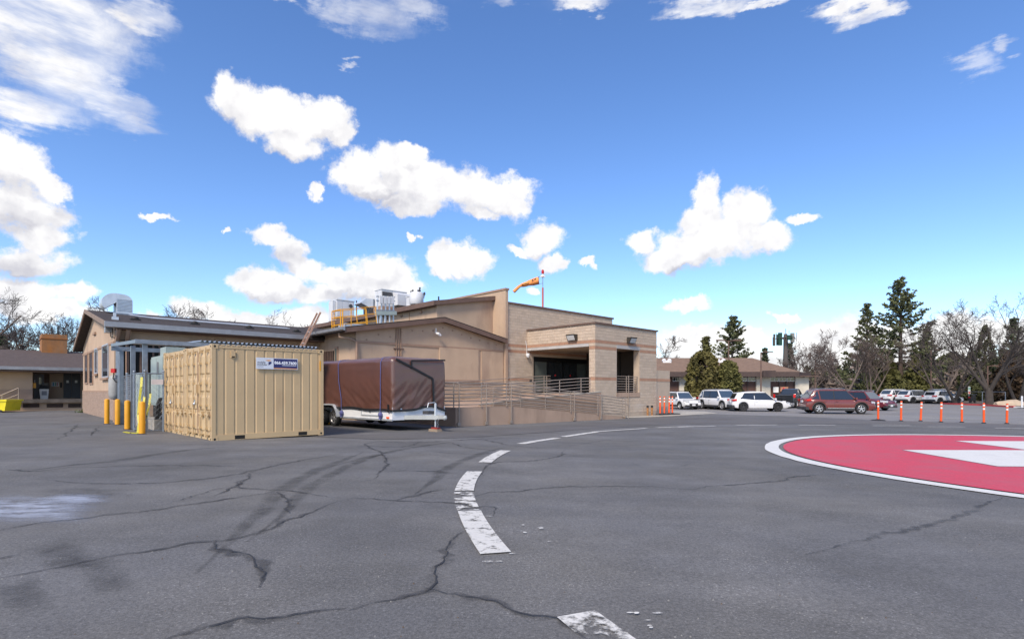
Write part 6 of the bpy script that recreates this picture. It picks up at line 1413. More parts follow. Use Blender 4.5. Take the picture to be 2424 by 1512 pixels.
def car(label, m, L, W, H, wb, r, kind='suv', rim=M_RIMS, clad=True, rails=None, dark=None, belt=None, spokes=5, group='cars parked in the car park', cat='car', name='parked_car', rack=False, slots=False, strip=False):
    t = thing(name, label, cat, group=group)
    xr, xf = -wb*.5 - (L - wb)*.0 + (-.02*L), wb*.5 - .02*L
    hL = L/2
    zb0 = .26 if kind != 'truck' else .42
    bl = belt or H*.60
    if kind == 'truck':
        top = [(-hL, .62), (-hL + .03, 1.22), (-hL + .1, 1.26), (-.45*0 - .3, 1.26), (-.28, 1.24), (hL*.42, 1.20), (hL*.5, 1.16), (hL - .35, 1.10), (hL - .06, .98), (hL, .7)]
        gx = (hL*.47, hL*.20, -.20, -.34)
    elif kind == 'hatch':
        top = [(-hL, .58), (-hL + .03, .80), (-hL + .10, bl*.97), (-hL + .3, bl), (hL*.25, bl*.94), (hL*.46, bl*.92), (hL*.72, bl*.83), (hL - .18, bl*.68), (hL - .03, bl*.55), (hL, .44)]
        gx = (hL*.54, hL*.12, -hL*.80, -hL + .13)
    else:
        top = [(-hL, .62), (-hL + .03, .90), (-hL + .09, bl*.98), (-hL + .2, bl), (hL*.20, bl*.97), (hL*.42, bl*.96), (hL*.70, bl*.90), (hL - .22, bl*.80), (hL - .05, bl*.64), (hL, .48)]
        gx = (hL*.46, hL*.16, -hL*.74, -hL + .14)
    xws, xrf, xrr, xrg = gx
    def lin(pts, x):
        for (a, b), (c, d) in zip(pts, pts[1:]):
            if x <= c: return b + (d - b)*max(0, (x - a))/max(1e-6, c - a)
        return pts[-1][1]
    wid = lambda x: W/2*(1 - .16*max(0, (abs(x) - .30*L)/(.20*L))**2.2)
    ra = r*1.16
    def zbot(x):
        z = zb0 + .14*max(0, (abs(x) - .42*L)/(.08*L))
        for xa in (xr, xf):
            d = abs(x - xa)
            if d < ra: z = max(z, r + math.sqrt(ra*ra - d*d))
        return z
    xs = sorted({-hL, -hL + .03, -hL + .09, -hL + .2, hL, hL - .05, hL - .22, hL - .4} | {xa + ra*math.cos(math.pi*k/10)*(1 if k not in (0, 10) else 1.002) for xa in (xr, xf) for k in range(11)} | {-hL + L*k/18 for k in range(19)})
    B = MB(); rings = []
    for x in xs:
        w, z0, z1 = wid(x), zbot(x), lin(top, x); dz = max(.05, z1 - z0)
        half = [(.0, z0), (w*.82, z0), (w*.955, z0 + .02), (w*.985, z0 + dz*.18), (w, z0 + dz*.45), (w*.995, z0 + dz*.66), (w*.975, z0 + dz*.84), (w*.945, z1 - dz*.06), (w*.89, z1), (w*.5, z1 + .018), (0, z1 + .025)]
        rings.append([(x, y, z) for y, z in half] + [(x, -y, z) for y, z in half[-2:0:-1]])
    n = len(rings[0])
    for rg_ in rings: B.v += rg_
    for i in range(len(rings) - 1):
        for j in range(n): B.f.append([i*n + j, i*n + (j+1) % n, (i+1)*n + (j+1) % n, (i+1)*n + j]); B.m.append(0)
    B.f += [list(range(n)), [(len(rings)-1)*n + j for j in range(n-1, -1, -1)]]; B.m += [0, 0]
    # cabin
    bz = lambda x: lin(top, x) - .02
    Ht = H
    roofz = [(xrg, bz(xrg)), (xrr, Ht - .055), (xrr + (xrf - xrr)*.3, Ht - .012), (xrr + (xrf - xrr)*.65, Ht), (xrf, Ht - .035), (xws, bz(xws))]
    if kind == 'hatch': roofz = [(xrg, bz(xrg)), (xrr, Ht - .11), (xrr + (xrf - xrr)*.3, Ht - .035), (xrr + (xrf - xrr)*.65, Ht), (xrf, Ht - .05), (xws, bz(xws))]
    zr = lambda x: lin(roofz, x)
    bel = lambda x: bz(min(max(x, xrg), xws))
    yw = lambda x, z: (wid(x)*.925)*(1 - max(0, min(1, (z - bel(x))/(Ht - bel(x))))) + W*.365*max(0, min(1, (z - bel(x))/(Ht - bel(x))))
    gxs = sorted({xrg, xrr, xrf, xws} | {xrg + (xrr-xrg)*k/3 for k in range(4)} | {xrr + (xrf-xrr)*k/8 for k in range(9)} | {xrf + (xws-xrf)*k/4 for k in range(5)})
    rings = []; o0 = len(B.v)
    for x in gxs:
        z0, z1 = bel(x) - .03, max(zr(x), bel(x) + .0)
        half = [(yw(x, z0), z0), (yw(x, z0 + (z1-z0)*.5), z0 + (z1-z0)*.5), (yw(x, z1) + .0, z0 + (z1-z0)*.90), (yw(x, z1)*.95, z1 - .008), (yw(x, z1)*.6, z1 + .008), (0, z1 + .014)]
        rings.append([(x, y, z) for y, z in half] + [(x, -y, z) for y, z in half[-2::-1]])
    n = len(rings[0])
    for rg_ in rings: B.v += rg_
    for i in range(len(rings) - 1):
        for j in range(n - 1): B.f.append([o0 + i*n + j, o0 + i*n + j+1, o0 + (i+1)*n + j+1, o0 + (i+1)*n + j]); B.m.append(0)
    body = B.build('body', m, t, smooth=True)
    bm = bmesh.new(); bm.from_mesh(body.data); bmesh.ops.recalc_face_normals(bm, faces=bm.faces[:]); bm.to_mesh(body.data); bm.free()
    # windows
    glass = dark or M_CGL
    xA = lambda z: xws + (xrf - xws)*(z - bel(xws))/(zr(xrf) - bel(xws)); xD = lambda z: xrg + (xrr - xrg)*(z - bel(xrg))/(zr(xrr) - bel(xrg))
    if kind == 'truck': doors = [('A', xA, -.0 + hL*.10 - .05, None)]
    zlo = max(bel(0), bel(xws)) + .035; zhi = H - .13
    xm, xc = (xws + xrg)*.5 + .12*L*.5, xrr + (xrf - xrr)*.14
    if kind == 'truck': polys = [[(xrf - .55, zlo), (xA(zlo) - .14, zlo), (xA(zhi) - .14, zhi), (xrf - .55, zhi)], [(xD(zlo) + .14, zlo), (xrf - .63, zlo), (xrf - .63, zhi), (xD(zhi) + .14, zhi)]]
    else:
        xm = xrr + (xrf - xrr)*.60
        polys = [[(xm + .03, zlo), (xA(zlo) - .16, zlo), (xA(zhi) - .10, zhi), (xm + .03, zhi)], [(xc + .10, zlo), (xm - .03, zlo), (xm - .03, zhi), (xc + .02, zhi)]]
        if kind == 'hatch': polys[1] = [(xc - .12, zlo + .10), (xm - .03, zlo), (xm - .03, zhi), (xc + .25, zhi - .03)]
        else: polys.append([(xD(zlo) + .26, zlo + .02), (xc - .02, zlo), (xc - .10, zhi), (xD(zhi) + .18, zhi - .02)])
    for s in (1, -1):
        if kind != 'truck':
            p = [(polys[1][0][0] - .03, polys[1][0][1] - .03), (polys[0][1][0] + .07, polys[0][1][1] - .03), (polys[0][2][0] + .03, polys[0][2][1] + .03), (polys[1][3][0] - .03, polys[1][3][1] + .03)]; G = MB(); ins, out = [], []
            for x, z in p: y = yw(x, z) + .001; ins.append((x, s*(y - .02), z)); out.append((x, s*(y + .001), z))
            G.add(ins + out, [(4, 5, 6, 7) if s < 0 else (7, 6, 5, 4)] + [(i, (i+1) % 4, (i+1) % 4 + 4, i + 4) for i in range(4)]); G.build('window_surround', M_BLACK, t)
        for p in polys:
            G = MB(); ins, out = [], []
            for x, z in p: y = yw(x, z) + .004; ins.append((x, s*(y - .02), z)); out.append((x, s*(y + .004), z))
            G.add(ins + out, [(4, 5, 6, 7) if s < 0 else (7, 6, 5, 4)] + [(i, (i+1) % 4, (i+1) % 4 + 4, i + 4) for i in range(4)]); G.build('side_window', glass, t)
    def slope(name, x0, z0, x1, z1, m_, k0=.88, k1=.86, f0=.10, f1=.90):
        a = Vector((x0 + (x1-x0)*f0, 0, z0 + (z1-z0)*f0)); b = Vector((x0 + (x1-x0)*f1, 0, z0 + (z1-z0)*f1)); d = (b - a).normalized(); nn = Vector((d.z, 0, -d.x)) * (1 if x0 > 0 else -1)
        if nn.z < 0: nn = -nn
        ya, yb = yw(a.x, a.z)*k0, yw(b.x, b.z)*k1; G = MB()
        q = [Vector((a.x, -ya, a.z)), Vector((a.x, ya, a.z)), Vector((b.x, yb, b.z)), Vector((b.x, -yb, b.z))]
        G.add([v + nn*.016 for v in q] + [v - nn*.02 for v in q], [(0, 1, 2, 3), (0, 4, 5, 1), (1, 5, 6, 2), (2, 6, 7, 3), (3, 7, 4, 0)]); return G.build(name, m_, t)
    slope('windshield', xws, bel(xws), xrf, zr(xrf), M_CGLB if rim is not M_RIMD else M_CGL)
    slope('rear_window', xrg, bel(xrg), xrr, zr(xrr), M_CGLB if kind == 'suv' else M_CGL, .82, .84, .18, .86)
    # wheels
    for xa in (xr, xf):
        for s in (1, -1): wheel(xa, s*(W/2 - .13), r, .235, t, s, rim, spokes)
    U = MB(); U.box(-hL + .25, hL - .25, -W*.33, W*.33, .24, .62); U.build('underbody', M_CLAD, t)
    if clad:
        for s in (1, -1):
            K = MB(); K.box(xr + ra, xf - ra, min(s*(W/2 - .06), s*(W/2 + .008)), max(s*(W/2 - .06), s*(W/2 + .008)), zb0 - .02, zb0 + .16)
            for xa in (xr, xf):
                pts = [(xa + (ra + .02)*math.cos(math.pi*k/12), s*(W/2 - .015 - .012), max(zb0, r + (ra + .02)*math.sin(math.pi*k/12))) for k in range(13)]; K.tube(pts, .038, 5)
            K.build('cladding', M_CLAD, t)
    MB().box(-hL - .03, -hL + .2, -W*.44, W*.44, .30, .52).build('rear_bumper', M_CLAD if kind != 'truck' else M_CHR, t); MB().box(hL - .2, hL + .02, -W*.42, W*.42, .24, .40).build('front_bumper', M_CLAD if kind != 'truck' else M_CHR, t)
    # lamps, grille, plate, mirrors, handles
    zt = bl*.86 if kind != 'truck' else 1.02
    for s in (1, -1):
        T = MB(); y0, y1 = (W*.29, W*.472) if kind != 'truck' else (W*.40, W*.485)
        hh_ = .09 if kind != 'truck' else .19
        T.prism([(-hL - .012, s*y0, zt), (-hL + .03, s*y1, zt), (-hL + .34 if kind != 'truck' else -hL + .06, s*(y1 + .018), zt + hh_*.3), (-hL + .36 if kind != 'truck' else -hL + .06, s*(y1 + .02), zt + hh_)][:3] + [(-hL - .012, s*y0, zt)][:0], (0, 0, hh_*1.6)); T.build('tail_lamp', M_TAIL, t)
        Hd = MB(); zh = lin(top, hL - .22)*.86
        Hd.prism([(hL + .005, s*W*.25, zh), (hL - .06, s*W*.40, zh), (hL - .38, s*(wid(hL - .38) + .006), zh + .05)], (0, 0, .15)); Hd.build('head_lamp', M_HEAD, t)
        Mi = MB(); xm_ = xA(zlo) - .10; ym = yw(xm_, zlo); Mi.obox((xm_, s*(ym + .12), zlo + .06), (.06, 0, 0), (0, .11, 0), (0, 0, .075)); Mi.build('mirror', m if cat == 'car' else M_CHR, t)
        for xh in (polys[0][0][0] + .12, polys[1][0][0] + .22): y = wid(xh)*.985; MB().obox((xh, s*(y + .012), bl*.84), (.10, 0, 0), (0, .02, 0), (0, 0, .02)).build('door_handle', m if cat == 'car' else M_CHR, t)
        if rails:
            pts = [(xrr + .15, s*W*.33, Ht - .01), (xrr + .3, s*W*.34, Ht + .045), (xrf - .2, s*W*.34, Ht + .05), (xrf - .02, s*W*.335, Ht + .0)]; MB().tube(pts, .022, 6).build('roof_rail', rails, t, smooth=True)
        # door seams
        for xs_ in (xm, polys[0][1][0] + .06): MB().box(xs_ - .006, xs_ + .006, min(s*wid(xs_)*.96, s*(wid(xs_) + .002)), max(s*wid(xs_)*.96, s*(wid(xs_) + .002)), zb0 + .22, bl*.80).build('door_seam', M_CLAD, t)
    Gr = MB(); zg = lin(top, hL - .05)*.78; Gr.box(hL - .08, hL + .012, -W*.24, W*.24, zg - .16, zg + .08); gr_ = Gr.build('grille', M_BLACK, t)
    if slots:
        for k in range(7): y = -W*.21 + W*.42*k/6; MB().box(hL + .0, hL + .022, y - .03, y + .03, zg - .08, zg + .06).build('grille_slot', M_CHR, gr_)
    else:
        Gb = MB(); Gb.box(hL, hL + .02, -W*.22, W*.22, zg - .02, zg + .02); Gb.build('grille_bar', M_CHR, gr_)
    for x, z in ((-hL - .02, zt - .02 if kind != 'truck' else .62), (hL + .02, .42)): MB().box(min(x, x + .015), x + .02 if x > 0 else x + .05, -.16, .16, z - .08, z + .08).build('licence_plate', M_PLATE, t)
    if rack:
        for x in (xrr + .4, xrf - .35): MB().box(x - .03, x + .03, -W*.42, W*.42, Ht + .07, Ht + .105).build('rack_bar', M_GALVL, t)
        for s in (1, -1): MB().tube([(xrr + .15, s*W*.34, Ht + .05), (xrf - .1, s*W*.34, Ht + .05)], .022, 6).build('roof_rail', M_CLAD, t)
        MB().box(xrr - .1, xrf + .1, -.30, -.26, Ht + .11, Ht + .15).build('rack_tube', M_GALVL, t)
    if kind == 'truck':
        MB().box(-hL - .02, -hL + .02, -W*.38, W*.38, .72, 1.22).build('tailgate', m, t); MB().box(-hL + .15, -.42, -W*.40, W*.40, 1.22, 1.275).build('bed_cover', M_BLACK, t)
    if strip:
        for s in (1, -1): MB().box(xr + ra + .12, xf - ra - .05, min(s*(W/2 + .006), s*(W/2 + .022)), max(s*(W/2 + .006), s*(W/2 + .022)), zb0 + .15, zb0 + .19).build('sill_strip', M_CHR, t)
    return t, (xr, xf, W)
def put(ct, px, py, axle, side, yaw):
    t, (xr, xf, W) = ct; p = gp(px, py); c, s = math.cos(R(yaw)), math.sin(R(yaw)); x, y = (xr if axle == 'r' else xf), side*(W/2 - .05)
    t.location = (p.x - c*x + s*y, p.y - s*x - c*y, p.z + .004); t.rotation_euler.z = R(yaw); return t
put(car('white compact crossover facing out beside the porch wall, black grille in front', M_CARW, 4.3, 1.77, 1.605, 2.61, .33, rails=M_CLAD), 1608.5, 968.5, 'f', -1, -76)
put(car('tallest white suv, parked between the white compact crossover and the side on white one', M_CARW, 5.15, 1.98, 1.79, 3.05, .385, rails=M_CHR, spokes=6), 1708.6, 970.3, 'f', -1, -76)
put(car('white crossover seen side on with dark steel wheels and black windows', M_CARW, 4.60, 1.80, 1.64, 2.69, .35, 'hatch', rim=M_RIMD, clad=False), 1759.6, 973.5, 'r', -1, -6)
put(car('brownish maroon suv seen side on with silver roof rails and chrome sill strip', M_CARM, 4.78, 1.98, 1.80, 2.865, .385, rails=M_CHR, strip=True), 1938.3, 979.2, 'r', -1, -8)
put(car('dark cherry suv behind the maroon one, its slotted chrome grille showing', M_CARD, 4.62, 1.86, 1.67, 2.7, .36, rails=M_CHR, slots=True, spokes=7), 2063.9, 971.2, 'f', -1, -66)
put(car('black pickup truck parked tail outward between the white crossover and the maroon suv', M_CARB, 5.7, 2.0, 1.88, 3.6, .40, 'truck', cat='truck', name='pickup_truck'), 1886, 965.5, 'r', -1, 52)
put(car('white suv with red tail lamps behind the dark cherry suv', M_CARW, 4.67, 1.88, 1.72, 2.7, .36, rails=M_CHR), 2119.3, 953.3, 'r', -1, 12)
put(car('white crossover with slim tail lamps, middle of the three white cars by the trees', M_CARW, 4.63, 1.84, 1.645, 2.66, .36, rim=M_RIMD), 2160.7, 954.3, 'r', -1, 12)
put(car('white hatchback with roof bars, parked nearest the red kerb', M_CARW, 4.45, 1.78, 1.60, 2.665, .34, 'hatch', rim=M_RIMD, rack=True), 2224.7, 955.4, 'r', -1, 12)
put(car('white car mostly hidden between the dark cherry suv and the far white suv', M_CARW, 4.6, 1.8, 1.62, 2.66, .34), 2088, 950.6, 'r', -1, 12)
put(car('navy suv whose roof shows above the white compact crossover', M_CARN, 4.7, 1.85, 1.74, 2.7, .36, rails=M_CHR), 1597, 957, 'f', -1, -76)
put(car('pale blue hatchback in the gap behind the tall white suv', paint('car_pale_blue', (.42, .47, .54)), 4.2, 1.72, 1.48, 2.6, .32, 'hatch', clad=False), 1646, 957.5, 'f', -1, -76)
put(car('navy hatchback showing only its roof behind the side on white crossover', M_CARN, 4.3, 1.75, 1.62, 2.6, .33, 'hatch', clad=False), 1742, 958, 'f', -1, -76)

# ------------------------------------------------------------------ trees
M_BARK = mat('grey_brown_bark', (.12, .093, .078), .95, var=.2, scale=3, bump=.4); M_TWIG = mat('twig_brown', (.105, .08, .07), .9, var=.2, scale=2)
M_BARKD = mat('dark_bark', (.058, .048, .042), .95, var=.25, scale=3, bump=.4); M_TWIGD = mat('dark_twig', (.065, .052, .047), .9, var=.2)
M_PINE = mat('pine_needles', (.092, .102, .040), .75, var=.55, scale=.9); M_PINED = mat('pine_needles_dark', (.062, .074, .036), .8, var=.5, scale=.8)
M_CED = mat('cedar_olive', (.095, .092, .024), .85, var=.5, scale=.9); M_CEDD = mat('cedar_dark', (.060, .066, .024), .85, var=.5, scale=1.0); M_CEDR = mat('cedar_rust', (.070, .043, .022), .85, var=.5, scale=1.2)
M_CEDY = mat('cedar_yellow_green', (.095, .082, .020), .85, var=.45, scale=1.1)
M_PBARK = mat('pine_bark', (.075, .052, .040), .95, var=.3, scale=3)

def bare(name, label, base, h, spread, seed, r0=.16, stems=1, lean=.35, bark=None, twig=None, dens=1., first=.28, group='bare winter trees', fork=0.):
    rnd = random.Random(seed); t = thing(name, label, 'tree', base, group=group); T, W_ = MB(), MB(); rm = max(.009, base.y*.00021)
    def grow(p, d, l, r, lv):
        k = 6 if lv < 2 else 4 if lv == 2 else 3; pts = [p.copy()]; q = p.copy(); dd = d.copy(); dirs = []
        wob = (.07, .12, .16, .2, .22)[lv]
        for i in range(k):
            dd = (dd + Vector((rnd.gauss(0, wob), rnd.gauss(0, wob), rnd.gauss(.05 if lv else .02, wob*.7)))).normalized(); q = q + dd*l/k; pts.append(q.copy()); dirs.append(dd.copy())
        rs = [max(rm*.8, r*(1 - (.82 if lv == 0 else .62)*i/k)) for i in range(k + 1)]
        (T if lv < 2 else W_).tube(pts, rs, (8, 6, 4, 3, 3)[lv], cap=False)
        if lv >= 4: return
        nc = int((rnd.randint(4, 6), rnd.randint(5, 7), rnd.randint(5, 8), rnd.randint(4, 6))[lv]*dens + .5)
        for c in range(nc):
            f = (first if lv == 0 else .25) + (1 - (first if lv == 0 else .25))*(c + rnd.uniform(.2, .9))/nc; f = min(f, .99); i = min(k - 1, int(f*k)); pp = pts[i] + (pts[i+1] - pts[i])*(f*k - i)
            a = rnd.uniform(0, 6.28); ax_ = dirs[i].orthogonal().normalized(); ax_ = Matrix.Rotation(a, 3, dirs[i]) @ ax_
            ang = rnd.uniform(.45, .95)*(.85 if lv == 0 else 1); nd = (dirs[i]*math.cos(ang) + ax_*math.sin(ang)*(1.25 if lv == 0 else 1)*spread).normalized(); nd.z = max(nd.z, -.15)
            grow(pp, nd, l*(.62, .60, .55, .55)[lv]*rnd.uniform(.65, 1.15)*(1.1 - .35*f), max(rm, r*(1 - .62*f)*rnd.uniform(.42, .62)), lv + 1)
    if fork: T.tube([(0, 0, -.3), (.03, 0, fork*.35), (.0, 0, fork*.7), (0, 0, fork + .15)], [r0*2.3, r0*1.85, r0*1.75, r0*1.5], 9, cap=False)
    for s in range(stems):
        a = 2*math.pi*s/max(1, stems) + rnd.uniform(-.5, .5); d = Vector((math.cos(a)*lean, math.sin(a)*lean*.6, 1)).normalized() if stems > 1 else Vector((rnd.uniform(-.1, .1), 0, 1)).normalized()
        grow(Vector((math.cos(a)*r0*.6*(stems > 1), math.sin(a)*r0*.6*(stems > 1), fork - .15)), d, h*.60, r0, 0)
    zmax = max(v[2] for v in T.v + W_.v); k = h/zmax
    for b in (T, W_): b.v = [(v[0]*k, v[1]*k, v[2]*k) for v in b.v]
    T.build('trunk', bark or M_BARK, t, smooth='full'); W_.build('crown', twig or M_TWIG, t); return t
def leaf(mb, p, s, rnd, nrm=None):
    a = Vector((rnd.gauss(0, 1), rnd.gauss(0, 1), rnd.gauss(0, .8))).normalized(); b = a.orthogonal().normalized(); b = Matrix.Rotation(rnd.uniform(0, 6.28), 3, a) @ b
    mb.add([p - a*s - b*s*.35, p + a*s*.2 - b*s*.6, p + a*s, p - a*s*.1 + b*s*.55], [(0, 1, 2, 3)])
def pine(label, base, h, w, seed, m=None, sparse=1., crown0=.12, group='conifers', name='pine_tree', shape=.85, tuft=.34, ncl=1.):
    rnd = random.Random(seed); m = m or M_PINE; t = thing(name, label, 'tree', base, group=group); T, C = MB(), MB()
    T.tube([(0, 0, -.2), (rnd.uniform(-.1, .1), 0, h*.5), (0, 0, h*.985)], [h*.017 + .06, h*.011 + .03, .02], 8, cap=False)
    z = h*crown0; nn = 0
    while z < h*.985:
        f = (z/h - crown0)/(1 - crown0); L_ = w/2*((1 - f)**shape)*(1 if f > .12 else .72 + 2.3*f) + .15
        for b in range(rnd.randint(5, 7) + (2 if f < .35 else 0)):
            a = rnd.uniform(0, 6.28); l = L_*rnd.uniform(.55, 1.12); pit = -.12 + f*.75 + rnd.uniform(-.15, .15)
            d = Vector((math.cos(a)*math.cos(pit), math.sin(a)*math.cos(pit), math.sin(pit))); p0 = Vector((0, 0, z)); mid = p0 + d*l*.55; tip = p0 + d*l + Vector((0, 0, l*.12))
            T.tube([p0, mid, tip], [.02 + l*.012, .02, .012], 4, cap=False)
            k = max(2, int(l/.42*sparse))
            for i in range(k):
                u = .28 + .72*(i + rnd.random())/k if f < .85 else rnd.uniform(.1, 1); side = rnd.uniform(-1, 1)*l*.22*(1.1 - u*.6); q = p0 + (mid - p0)*min(1, u/.55) + (tip - mid)*max(0, (u - .55)/.45) + Vector((-math.sin(a), math.cos(a), 0))*side + Vector((0, 0, rnd.uniform(-.05, .16)))
                for j in range(int((6 + 3*rnd.random())*ncl)): leaf(C, q + Vector((rnd.gauss(0, tuft*.5), rnd.gauss(0, tuft*.5), rnd.gauss(0, tuft*.34))), tuft*rnd.uniform(.45, .95), rnd)
        z += h*(.040 + .014*rnd.random())*(1 - .45*f)
    T.build('trunk', M_PBARK, t, smooth='full'); C.build('crown', m, t); return t
def cedar(label, base, h, w, seed, m, group='dense cedars', name='cedar_tree', pointy=.8, n=3000, s=.26):
    rnd = random.Random(seed); t = thing(name, label, 'tree', base, group=group); T, C = MB(), MB()
    T.tube([(0, 0, -.2), (0, 0, h*.9)], [h*.02 + .08, .03], 7, cap=False)
    lob = [(rnd.uniform(0, 6.28), rnd.uniform(.06, .9), rnd.uniform(.22, .5)) for _ in range(26)]
    for a, f, _k in lob: T.tube([(0, 0, h*f*.8), (math.cos(a)*w*.35*(1-f*.8), math.sin(a)*w*.35*(1-f*.8), h*f*.9 + .3)], [.05, .015], 4, cap=False)
    i = 0
    while i < n:
        f = rnd.random()**.9; a = rnd.uniform(0, 6.28)
        R_ = w/2*((1 - f)**pointy)*(.55 + 3.2*f if f < .14 else 1)
        bump = 1 + .30*mnoise.noise(Vector((math.cos(a)*1.3, math.sin(a)*1.3, f*h*.55 + seed))) + .20*mnoise.noise(Vector((math.cos(a)*3.5, math.sin(a)*3.5, f*h*1.6 + seed)))
        rr = R_*bump*rnd.uniform(.45, 1.0)**.45
        if mnoise.noise(Vector((math.cos(a)*rr*.9, math.sin(a)*rr*.9, f*h*.9 + seed*2))) < -.22: i += 1; continue
        leaf(C, Vector((math.cos(a)*rr, math.sin(a)*rr, f*h + rnd.uniform(-.1, .2))), s*rnd.uniform(.5, 1.15), rnd); i += 1
    T.build('trunk', M_PBARK, t, smooth='full'); C.build('crown', m, t); return t
def spot(px, Y): x = (px - CX)/F*Y; return Vector((x, Y, gz(x, Y)))
def hgt(y, Y, base): return EYE + (HZ - y)/F*Y - base.z
def B_(px, ytop, Y, label, spread, seed, **k): b = spot(px, Y); return bare('bare_tree', label, b, hgt(ytop, Y, b), spread, seed, **k)
def P_(px, ytop, wpx, Y, label, seed, **k): b = spot(px, Y); return pine(label, b, hgt(ytop, Y, b), wpx*Y/F, seed, **k)
def C_t(px, ytop, wpx, Y, label, seed, m, **k): b = spot(px, Y); return cedar(label, b, hgt(ytop, Y, b), wpx*Y/F, seed, m, **k)
# right side, beyond the car park
P_(2131, 655, 208, 80, 'tallest pine, rising over the white cars with open layered branches', 11, tuft=.25, sparse=1.05, shape=.78, ncl=1.7)
P_(2052, 717, 128, 84, 'narrower pine immediately left of the tallest pine', 12, shape=.85, tuft=.25, sparse=1.0, ncl=1.5)
P_(1733, 751, 108, 98, 'broad pine rising behind the office roof ridge', 13, shape=.55, tuft=.30, sparse=1.05, crown0=.2, ncl=1.4)
P_(1810, 824, 34, 100, 'small dark pine between the broad pine and the cell tower', 14, m=M_PINED, tuft=.30)
P_(1868, 812, 54, 114, 'ragged conifer at the foot of the cell tower', 15, m=M_PINED, sparse=.7, tuft=.3)
P_(2193, 772, 80, 90, 'smaller pine to the right of the tallest pine', 16, tuft=.26, sparse=.6)
P_(2398, 752, 74, 78, 'thin dark pine behind the bare limbs at the right edge', 18, m=M_PINED, sparse=.7, tuft=.28, shape=.6)
C_t(1664, 836, 104, 53, 'large olive cedar in front of the office windows', 21, M_CEDY, n=6500, s=.21, pointy=.30)
P_(1670, 800, 74, 66, 'thin topped conifer showing above the large olive cedar', 22, m=M_CED, sparse=.42, crown0=.3, tuft=.26, ncl=.7)
C_t(1722, 858, 74, 52, 'rounder green cedar beside the twin headed lamp post', 23, M_CED, n=4600, s=.20, pointy=.32)
for k, (px, y, w, Y, m, l) in enumerate(((2110, 858, 84, 74, M_CED, 'wide olive cedar under the tallest pine, nearest the maroon cars'), (2165, 850, 80, 76, M_CED, 'bright olive cedar under the tallest pine, above the middle white car'), (2062, 872, 60, 82, M_CEDD, 'dark cedar beneath the narrow pine'), (2330, 768, 70, 84, M_CEDD, 'tall dark pointed cedar behind the thick bare trunk'), (2303, 884, 50, 78, M_CEDD, 'dark cedar bush behind the parking sign'), (2385, 836, 90, 72, M_CEDR, 'low rust brown cedar behind the tan rock'), (2440, 815, 90, 70, M_CEDR, 'rust tinged cedar cut by the right edge of the yard'), (2540, 780, 130, 66, M_CEDD, 'dark cedar standing beyond the right edge of the yard'))):
    C_t(px, y, w, Y, l, 31 + k, m, n=4200 if w > 70 else 2600, s=.27, pointy=.7)
B_(2005, 770, 70, 'wide bare tree behind the dark cherry suv', 1.05, 41, r0=.15, stems=3, lean=.6, fork=1.6, first=.22)
B_(2062, 808, 72, 'brushy bare tree before the narrow pine', .8, 42, r0=.14, stems=3, lean=.3, dens=1.05)
B_(2258, 752, 64, 'many stemmed bare tree directly behind the white hatchback', .9, 43, r0=.13, stems=4, lean=.6, fork=.5, bark=M_BARKD, twig=M_TWIGD, dens=.8)
B_(2222, 790, 70, 'leaning bare tree with pale limbs beside the smaller pine', .9, 48, r0=.13, stems=2, lean=.5, dens=.8)
B_(2340, 704, 58, 'big dark bare tree with a thick forked trunk behind the red kerb', 1.1, 44, r0=.19, stems=4, lean=.75, fork=1.7, bark=M_BARKD, twig=M_TWIGD, first=.2, dens=.95)
B_(2408, 742, 66, 'bare tree with upright limbs before the rust brown cedar', .9, 49, r0=.2, stems=2, lean=.3, bark=M_BARKD, twig=M_TWIGD)
B_(2470, 700, 60, 'bare tree leaning in from beyond the right edge', 1.1, 50, r0=.22, bark=M_BARKD, twig=M_TWIGD)
B_(1893, 806, 92, 'slim bare tree between the cell tower and the slim lamp post', .8, 45, r0=.15, stems=3, lean=.25)
B_(1925, 812, 90, 'bare tree above the far end of the office', .9, 46, r0=.14, stems=2, lean=.3)
B_(1958, 800, 96, 'pale bare tree left of the wide bare tree', .95, 51, r0=.16)
B_(1566, 792, 88, 'bare tree peeping over the office roof beside the porch', .9, 47, r0=.16)
# left side, behind the roofs
B_(355, 704, 58, 'bare tree behind the gooseneck vent', 1.1, 61, r0=.2, stems=2, lean=.4)
B_(478, 722, 62, 'round headed bare tree behind the long roof, middle of the three', 1.15, 62, r0=.2, dens=1.1)
B_(694, 722, 64, 'bare tree behind the ladder', 1.0, 63, r0=.18, stems=2)
B_(125, 738, 66, 'bare tree rising behind the rusty chimney', .95, 64, r0=.2, stems=3, lean=.3)
B_(172, 742, 70, 'bare tree between the chimney and the gable', .9, 65, r0=.18, stems=2, lean=.25)
B_(70, 732, 64, 'twiggy bare tree left of the rusty chimney', .95, 66, r0=.18, stems=3, lean=.28)
B_(20, 752, 60, 'bare tree above the dock roof at the far left', 1.0, 67, r0=.18, stems=2)
B_(-52, 636, 50, 'bare tree at the left edge, its long branches reaching over the dock roof', 1.35, 68, r0=.26, first=.3)
P_(8, 792, 60, 82, 'dark conifer low behind the dock roof at the far left', 17, m=M_PINED)

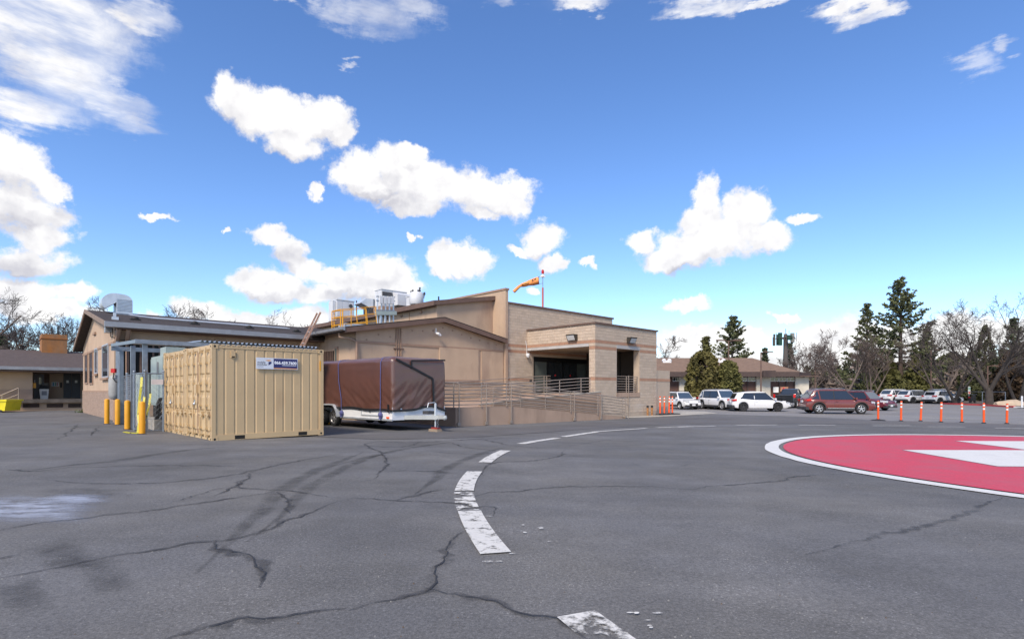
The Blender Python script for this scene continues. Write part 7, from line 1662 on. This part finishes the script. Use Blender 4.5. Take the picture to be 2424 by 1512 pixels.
# ------------------------------------------------------------------ woods and hill behind
M_HILL = mat('wooded_hill', (.085, .075, .055), .95, var=.4, scale=.05)
mb = MB(); nx, ny = 46, 14
for j in range(ny):
    for i in range(nx):
        x = -420 + 1400*i/(nx-1); y = 190 + 420*j/(ny-1); k = max(0, min(1, (y - 195)/120)); k = k*k*(3 - 2*k)
        s_ = max(0, min(1, (x/y - .35)/.5)); mb.v.append((x, y, -.4 + k*(2.5 + 15*s_ + 3.2*mnoise.noise(Vector((x*.012, y*.012, 0))) + 1.2*mnoise.noise(Vector((x*.05, y*.05, 3))))))
for j in range(ny - 1):
    for i in range(nx - 1): mb.f.append([j*nx+i, j*nx+i+1, (j+1)*nx+i+1, (j+1)*nx+i]); mb.m.append(0)
tag(mb.build('hill', M_HILL, None, smooth='full'), 'low wooded hill beyond the trees', kind='structure')
rnd = random.Random(99); D = [MB(), MB(), MB()]
def clump(x, y, z, h, w, k, nl):
    for _ in range(nl):
        f = rnd.random(); a = rnd.uniform(0, 6.28); rr = w*(1 - f*.75)*rnd.uniform(.3, 1)
        leaf(D[k], Vector((x + math.cos(a)*rr, y + math.sin(a)*rr, z + f*h)), rnd.uniform(.25, .6)*(1 + y/220), rnd)
    if k == 0:
        for _ in range(14):
            a = rnd.uniform(0, 6.28); b = Vector((x + rnd.uniform(-w, w)*.5, y, z)); D[0].tube([b, b + Vector((math.cos(a)*w*.5, 0, h*rnd.uniform(.6, 1.1)))], [.05, .02], 3, cap=False)
for _ in range(330):
    px = rnd.uniform(1900, 2900); Y = rnd.uniform(86, 150); x = (px - CX)/F*Y; big = px > 2230
    clump(x, Y, gz(x, Y), rnd.uniform(1.8, 3.6)*(1.7 if big else 1), rnd.uniform(1.2, 2.4), rnd.choice((0, 0, 0, 1, 2)), 70)
for _ in range(420):
    px = rnd.uniform(1900, 2900); Y = rnd.uniform(215, 330); x = (px - CX)/F*Y; k = max(0, min(1, (Y - 195)/120)); k = k*k*(3 - 2*k); s_ = max(0, min(1, (x/Y - .35)/.5))
    clump(x, Y, -.6 + k*(2.0 + 15*s_), rnd.uniform(4, 9), rnd.uniform(1.6, 3), rnd.choice((0, 1, 1, 2)), 40)
for _ in range(110):
    px = rnd.uniform(-700, 1500); Y = rnd.uniform(95, 150); x = (px - CX)/F*Y; clump(x, Y, gz(x, Y), rnd.uniform(2.5, 5), rnd.uniform(1.5, 3), rnd.choice((0, 0, 1)), 50)
woods = MB()
for k in range(3): woods.mi = k; woods.add(D[k].v, D[k].f)
tag(woods.build('far_woods', [mat('brush_brown', (.165, .130, .110), .95, var=.4, scale=.5), M_CEDD, mat('brush_olive', (.05, .05, .022), .95, var=.4, scale=.6)]), 'tangled brown and dark green woods behind the car park', kind='stuff')
mb = MB(); rnd = random.Random(5); c = gp(195, 976)
for k in range(60): leaf(mb, c + Vector((rnd.gauss(0, .12), rnd.gauss(-.1, .1), abs(rnd.gauss(.05, .06)))), .07, rnd)
t = thing('weed', 'small green weed at the foot of the brick gable corner', 'plant', c); mb.v = [tuple(Vector(v) - c) for v in mb.v]; mb.build('leaves', mat('weed_green', (.10, .13, .05), .8), t)
